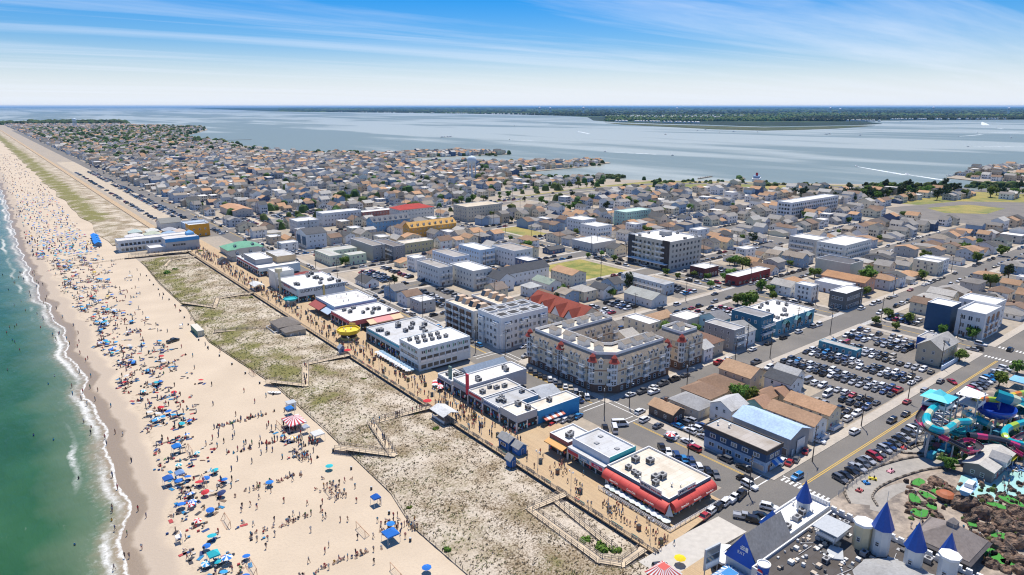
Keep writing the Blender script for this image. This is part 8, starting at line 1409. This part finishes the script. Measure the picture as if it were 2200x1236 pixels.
slide('turquoise flume dropping past the park building', [(2215, 905, 8), (2185, 912, 7), (2160, 925, 6), (2165, 945, 5), (2195, 955, 4), (2225, 962, 3)], 1.0, ['aqua', 'aqua', 'lime'], False, 4, 4)
slide('magenta open flume at the right edge', [(2225, 925, 6), (2195, 935, 5.4), (2170, 955, 4.6), (2195, 975, 3.6), (2225, 985, 3)], .9, ['pink', 'char'], True, 5, 3)
c = P(2138, 876, 9); r = thing('bowl_slide', 'deep blue bowl slide with spiral rim', 'slide', (c[0], c[1], 0)); mb = MB(); mb.lathe([(1.8, 6.4), (3.6, 6.8), (5.2, 8.2), (5.6, 9.6), (5.75, 9.6), (5.4, 8.0), (3.7, 6.5), (1.8, 6.2)], 22); ob('bowl', mb.mesh('bowl', [SLC['navy']], True), r); me, C_ = pipe([(-9.5, 5.5, 11), (-6, 6.5, 10.6), (-1, 6.4, 10.2), (4, 4.5, 9.8), (5.6, 0, 9.4)], 1.2, ['navy'], 5, True); ob('entry_flume', me, r); [ob('support_column', bpy.data.meshes['support_column'], r, (4.2 * math.cos(t_), 4.2 * math.sin(t_), 0), scale=(1, 1, .62)) for t_ in (.5, 2.1, 3.7, 5.2)]
c = P(2015, 866, 12); r = thing('slide_tower', 'slide tower with turquoise pyramid sail roof', 'tower', (c[0], c[1], 0)); mb = MB(); mb.tube((0, 0, 0), (0, 0, 14.4), .2, 6); pm = mb.mesh('column', [M['steel']]); [ob('column', pm, r, (u, v, 0)) for u in (-3, 3) for v in (-3, 3)]; mb = MB(); mb.box(-3.4, 3.4, -3.4, 3.4, 11.4, 11.7); ob('platform', mb.mesh('platform', [M['steel']]), r); mb = MB(); mb.lathe([(5.6, 14.2), (2.2, 15.2), (0, 16.6)], 4, ph=.785); ob('sail_roof', mb.mesh('sail_roof', [M['paint']]), r, color=(.10, .58, .66)); [ob('railing', BALC, r, (0, -3.3, 11.7), 0, None, (6.4, .2, 1.1)), ob('railing', BALC, r, (-3.3, 0, 11.7), -PH, None, (6.4, .2, 1.1))]
st = MB()
for k in range(9): z0_, z1_ = 1.3 * k, 1.3 * (k + 1); st.add([(3.5, -3 + (6 if k % 2 else 0), z0_), (5, -3 + (6 if k % 2 else 0), z0_), (5, 3 - (6 if k % 2 else 0), z1_), (3.5, 3 - (6 if k % 2 else 0), z1_)], [(0, 1, 2, 3)])
ob('stair', st.mesh('stair', [M['steel']]), r)
for k in range(8): mb = MB(); mb.tube((-3, -3 if k % 2 else 3, 1.5 * k), (-3 if k % 4 < 2 else 3, 3 if k % 2 else -3, 1.5 * k + 1.5), .08, 4); ob('brace', mb.mesh('brace', [M['steel']]), r)
c = P(2088, 852, 13); r = thing('slide_tower', 'second slide tower under a white tensile sail', 'tower', (c[0], c[1], 0)); [ob('column', pm, r, (u, v, 0)) for u in (-3, 3) for v in (-2.5, 2.5)]; mb = MB(); mb.box(-3.4, 3.4, -2.9, 2.9, 10.9, 11.2); ob('platform', mb.mesh('platform', [M['steel']]), r); mb = MB(); mb.add([(-4, -3.2, 14.4), (4, -3.2, 13.6), (4, 3.2, 14.4), (-4, 3.2, 13.8), (0, -2.4, 13.5), (0, 0, 14.0)], [(0, 4, 5, 3), (4, 1, 2, 5), (5, 2, 3)]); ob('sail', mb.mesh('sail', [M['wfabric']]), r); [ob('railing', BALC, r, (0, -2.8, 11.2), 0, None, (6.4, .2, 1.1))]
for i, (px, py, z) in enumerate(((2190, 815, 4), (2060, 1000, 0))):
    if z: c = P(px, py, 3); canopy('pale blue sunshade beside the waterpark lockers', c[0], c[1], 7, 5, 3, (.2, .45, .65), None, .3, 0, 'sunshade')
gl = MB()
for i in range(240):
    c = P(random.uniform(1990, 2200), random.uniform(880, 985)); 
    if c[1] > 69: continue
    k = random.random(); col = random.choice(((.05, .2, .3), (.5, .4, .3), (.06, .12, .06), (.5, .5, .5), (.3, .08, .08), (.05, .3, .4), (.1, .09, .08))); s = random.uniform(.4, 1.6); gl.box(c[0] - s, c[0] + s, c[1] - s * .6, c[1] + s * .6, .02, random.uniform(.3, 2.2), c=col)
o = ob('park_clutter', gl.mesh('park_clutter', [M['crowd']])); o['kind'] = 'stuff'; o['label'] = 'planters, pumps and kiosks crowded under the water slides'
fb = MB()
for i in range(120):
    c = P(random.uniform(2000, 2200), random.uniform(885, 990))
    if c[1] < 69: blob(fb, c[0], c[1], 0, random.uniform(.7, 1.6), random.uniform(.8, 2.0), fc(1.2))
o = ob('park_planting', fb.mesh('park_planting', [M['massleaf']])); o['kind'] = 'stuff'; o['label'] = 'low planting between the water slide columns'
# ------------------------------------------------------------------ far features: water towers, boats, docks
def wtower(label, px, py, h, r_, col=(.62, .70, .76)):
    c = P(px, py); r = thing('water_tower', label, 'water tower', (c[0], c[1], 0)); mb = MB(); mb.lathe([(r_ * .6, h - r_ * 1.2), (r_ * .95, h - r_ * .9), (r_ * 1.05, h - r_ * .4), (r_ * .9, h + r_ * .1), (r_ * .4, h + r_ * .42), (0, h + r_ * .5)], 14); ob('tank', mb.mesh('tank', [M['paint']], True), r, color=col)
    mb = MB(); mb.tube((0, 0, 0), (0, 0, h - r_), r_ * .09, 6); pm = mb.mesh('leg', [M['paint']])
    for k in range(6): t_ = k * 1.047; ob('leg', pm, r, (r_ * .9 * math.cos(t_), r_ * .9 * math.sin(t_), 0), color=col)
    mb = MB(); mb.tube((0, 0, 0), (0, 0, h - r_ * 1.1), r_ * .14, 6); ob('riser', mb.mesh('riser', [M['paint']]), r, color=col)
wtower('pale blue water tower rising above the mid town', 1014, 386, 30, 6.6); wtower('far water tower on the left horizon', 162, 276, 42, 9, (.5, .62, .7))
for i, (px, h) in enumerate(((1159, 48), (1182, 46), (1253, 50), (1454, 44), (1783, 46), (1804, 40), (2004, 50), (2166, 46))): wtower('tiny white water tower on the far shore, %s from the left' % nth(i), px, 243 + (i % 3), h * 1.6, 16, (.75, .76, .77))
def hullm():
    b = MB(); loft(b, [[(x_, -w_, 1.1 + s_), (x_, -w_ * .6, .1), (x_, w_ * .6, .1), (x_, w_, 1.1 + s_)] for x_, w_, s_ in ((-3.8, 1.2, 0), (-1, 1.35, 0), (1.8, 1.1, .15), (3.4, .5, .35), (4.2, .04, .5))]); k = MB(); loft(k, [[(x_, -w_, 1.1), (x_, -w_ * .8, 2.3), (x_, w_ * .8, 2.3), (x_, w_, 1.1)] for x_, w_ in ((-1.4, .95), (1.0, .85))]); return b.mesh('boat_hull', [M['white']]), k.mesh('boat_cabin', [M['trim']])
HB = hullm(); M['wake'] = mat('wake_foam', (.72, .76, .76), .7, n=(.12, .2), n2=(.09, .5, .62), col2=(.30, .36, .36))
bl = [(1095, 300, 1150, 302.5), (1840, 357, 1945, 375), (1948, 374, 2040, 388), (2100, 286, 2190, 284), (2080, 315, 2200, 314), (2060, 293, 2110, 289), (1300, 326, 1410, 331), (1150, 264, 1180, 266), (2110, 262, 2118, 269), (1240, 282, 1265, 287), (2140, 275, 2155, 277)]
for i, (xa, ya, xb, yb) in enumerate(bl):
    A_, B_ = P(xa, ya), P(xb, yb); d = Vector((A_[0] - B_[0], A_[1] - B_[1], 0)); L = d.length; d.normalize(); nr = Vector((-d.y, d.x, 0)); mb = MB(); n = 12; wf = max(6.0, L * .035)
    for k in range(n):
        f0, f1 = k / n, (k + 1) / n; p0 = Vector((*A_, -.70)) - d * L * f0; p1 = Vector((*A_, -.70)) - d * L * f1; w0, w1 = 1.5 + wf * f0 * (1 - f0 * .5), 1.5 + wf * f1 * (1 - f1 * .5); mb.poly([tuple(p0 + nr * w0), tuple(p0 - nr * w0), tuple(p1 - nr * w1), tuple(p1 + nr * w1)][::-1])
    o = ob('boat_wake', mb.mesh('boat_wake', [M['wake']])); o['kind'] = 'stuff'; o['label'] = 'white foam wake trailing a speedboat on the bay'
    r = thing('speedboat', 'white speedboat with a long wake on the bay, %s listed from mid bay' % nth(i), 'boat', (A_[0], A_[1], -.75), math.atan2(d.y, d.x), 'boats on the bay'); ob('hull', HB[0], r); ob('cabin', HB[1], r)
for i, (px, py) in enumerate(((1430, 289), (1498, 281), (1516, 279), (1546, 284), (1576, 283), (1628, 284), (1775, 289), (1782, 288), (1848, 291), (950, 295), (956, 294.6), (962, 294.2), (968, 294), (1445, 334), (1105, 271), (2172, 296), (1935, 262), (2050, 376), (2040, 378), (1128, 372), (1105, 371))):
    c = P(px, py); r = thing('moored_boat', 'small white boat lying still on the bay, %s from mid bay' % nth(i), 'boat', (c[0], c[1], -.75), i * 1.3, 'boats on the bay'); s = 1.6 if py < 300 else 1.2; r.scale = (s, s, s); ob('hull', HB[0], r); ob('cabin', HB[1], r)
c = P(1625, 388); r = thing('restaurant_boat', 'red and white dockside restaurant boat on the bay shore', 'boat', (c[0], c[1], -.4), .5); mb = MB(); mb.box(-14, 14, -5, 5, 0, 4); ob('hull', mb.mesh('hull', [M['white']]), r); mb = MB(); mb.box(-10, 10, -4, 4, 4, 7); ob('deck_house', mb.mesh('deck_house', [M['paint']]), r, color=(.16, .25, .4)); mb = MB(); mb.lathe([(1.6, 7), (1.6, 11)], 8); ob('funnel', mb.mesh('funnel', [M['paint']]), r, color=(.6, .04, .05))
for i, (pts, w_) in enumerate((([(800, 336), (870, 333), (935, 335)], 3), ([(455, 303), (540, 300)], 3), ([(1030, 372), (1080, 372)], 2), ([(1500, 384), (1530, 379)], 2.5), ([(1600, 385), (1590, 379)], 2.5))):
    P_ = [P(*p) for p in pts]; r = thing('dock', 'timber dock reaching into the bay, %s from the left' % nth(i), 'dock', (P_[0][0], P_[0][1], 0)); mb = MB()
    for (xa, ya), (xb, yb) in zip(P_, P_[1:]): dx, dy = xb - xa, yb - ya; L = math.hypot(dx, dy); nx_, ny_ = -dy / L * w_ / 2, dx / L * w_ / 2; o0 = (P_[0][0], P_[0][1]); mb.prism([(xa - o0[0] - nx_, ya - o0[1] - ny_), (xb - o0[0] - nx_, yb - o0[1] - ny_), (xb - o0[0] + nx_, yb - o0[1] + ny_), (xa - o0[0] + nx_, ya - o0[1] + ny_)], -.2, .5)
    ob('deck', mb.mesh('deck', [M['wood']]), r)
    mb = MB(); mb.tube((0, 0, -1), (0, 0, 1.6), .2, 5); pm = mb.mesh('pile', [M['darkwood']])
    for (xa, ya), (xb, yb) in zip(P_, P_[1:]):
        for k in range(6): f = k / 6; ob('pile', pm, r, (xa + (xb - xa) * f - P_[0][0], ya + (yb - ya) * f - P_[0][1], 0))
# ------------------------------------------------------------------ air
mb = MB(); mb.box(-31000, 61000, -420, 61000, -3, 118)
hz = ob('haze', mb.mesh('haze', [])); hz['kind'] = 'stuff'; hz['label'] = 'pale blue summer haze over the bay and far shore'
hm = bpy.data.materials.new('haze'); hm.use_nodes = True; t = hm.node_tree; t.nodes.clear()
pv = t.nodes.new('ShaderNodeVolumePrincipled'); pv.inputs['Color'].default_value = (.22, .55, 1, 1); pv.inputs['Density'].default_value = 2.2e-5; pv.inputs['Anisotropy'].default_value = .2
oo = t.nodes.new('ShaderNodeOutputMaterial'); t.links.new(pv.outputs[0], oo.inputs['Volume']); hz.data.materials.append(hm)
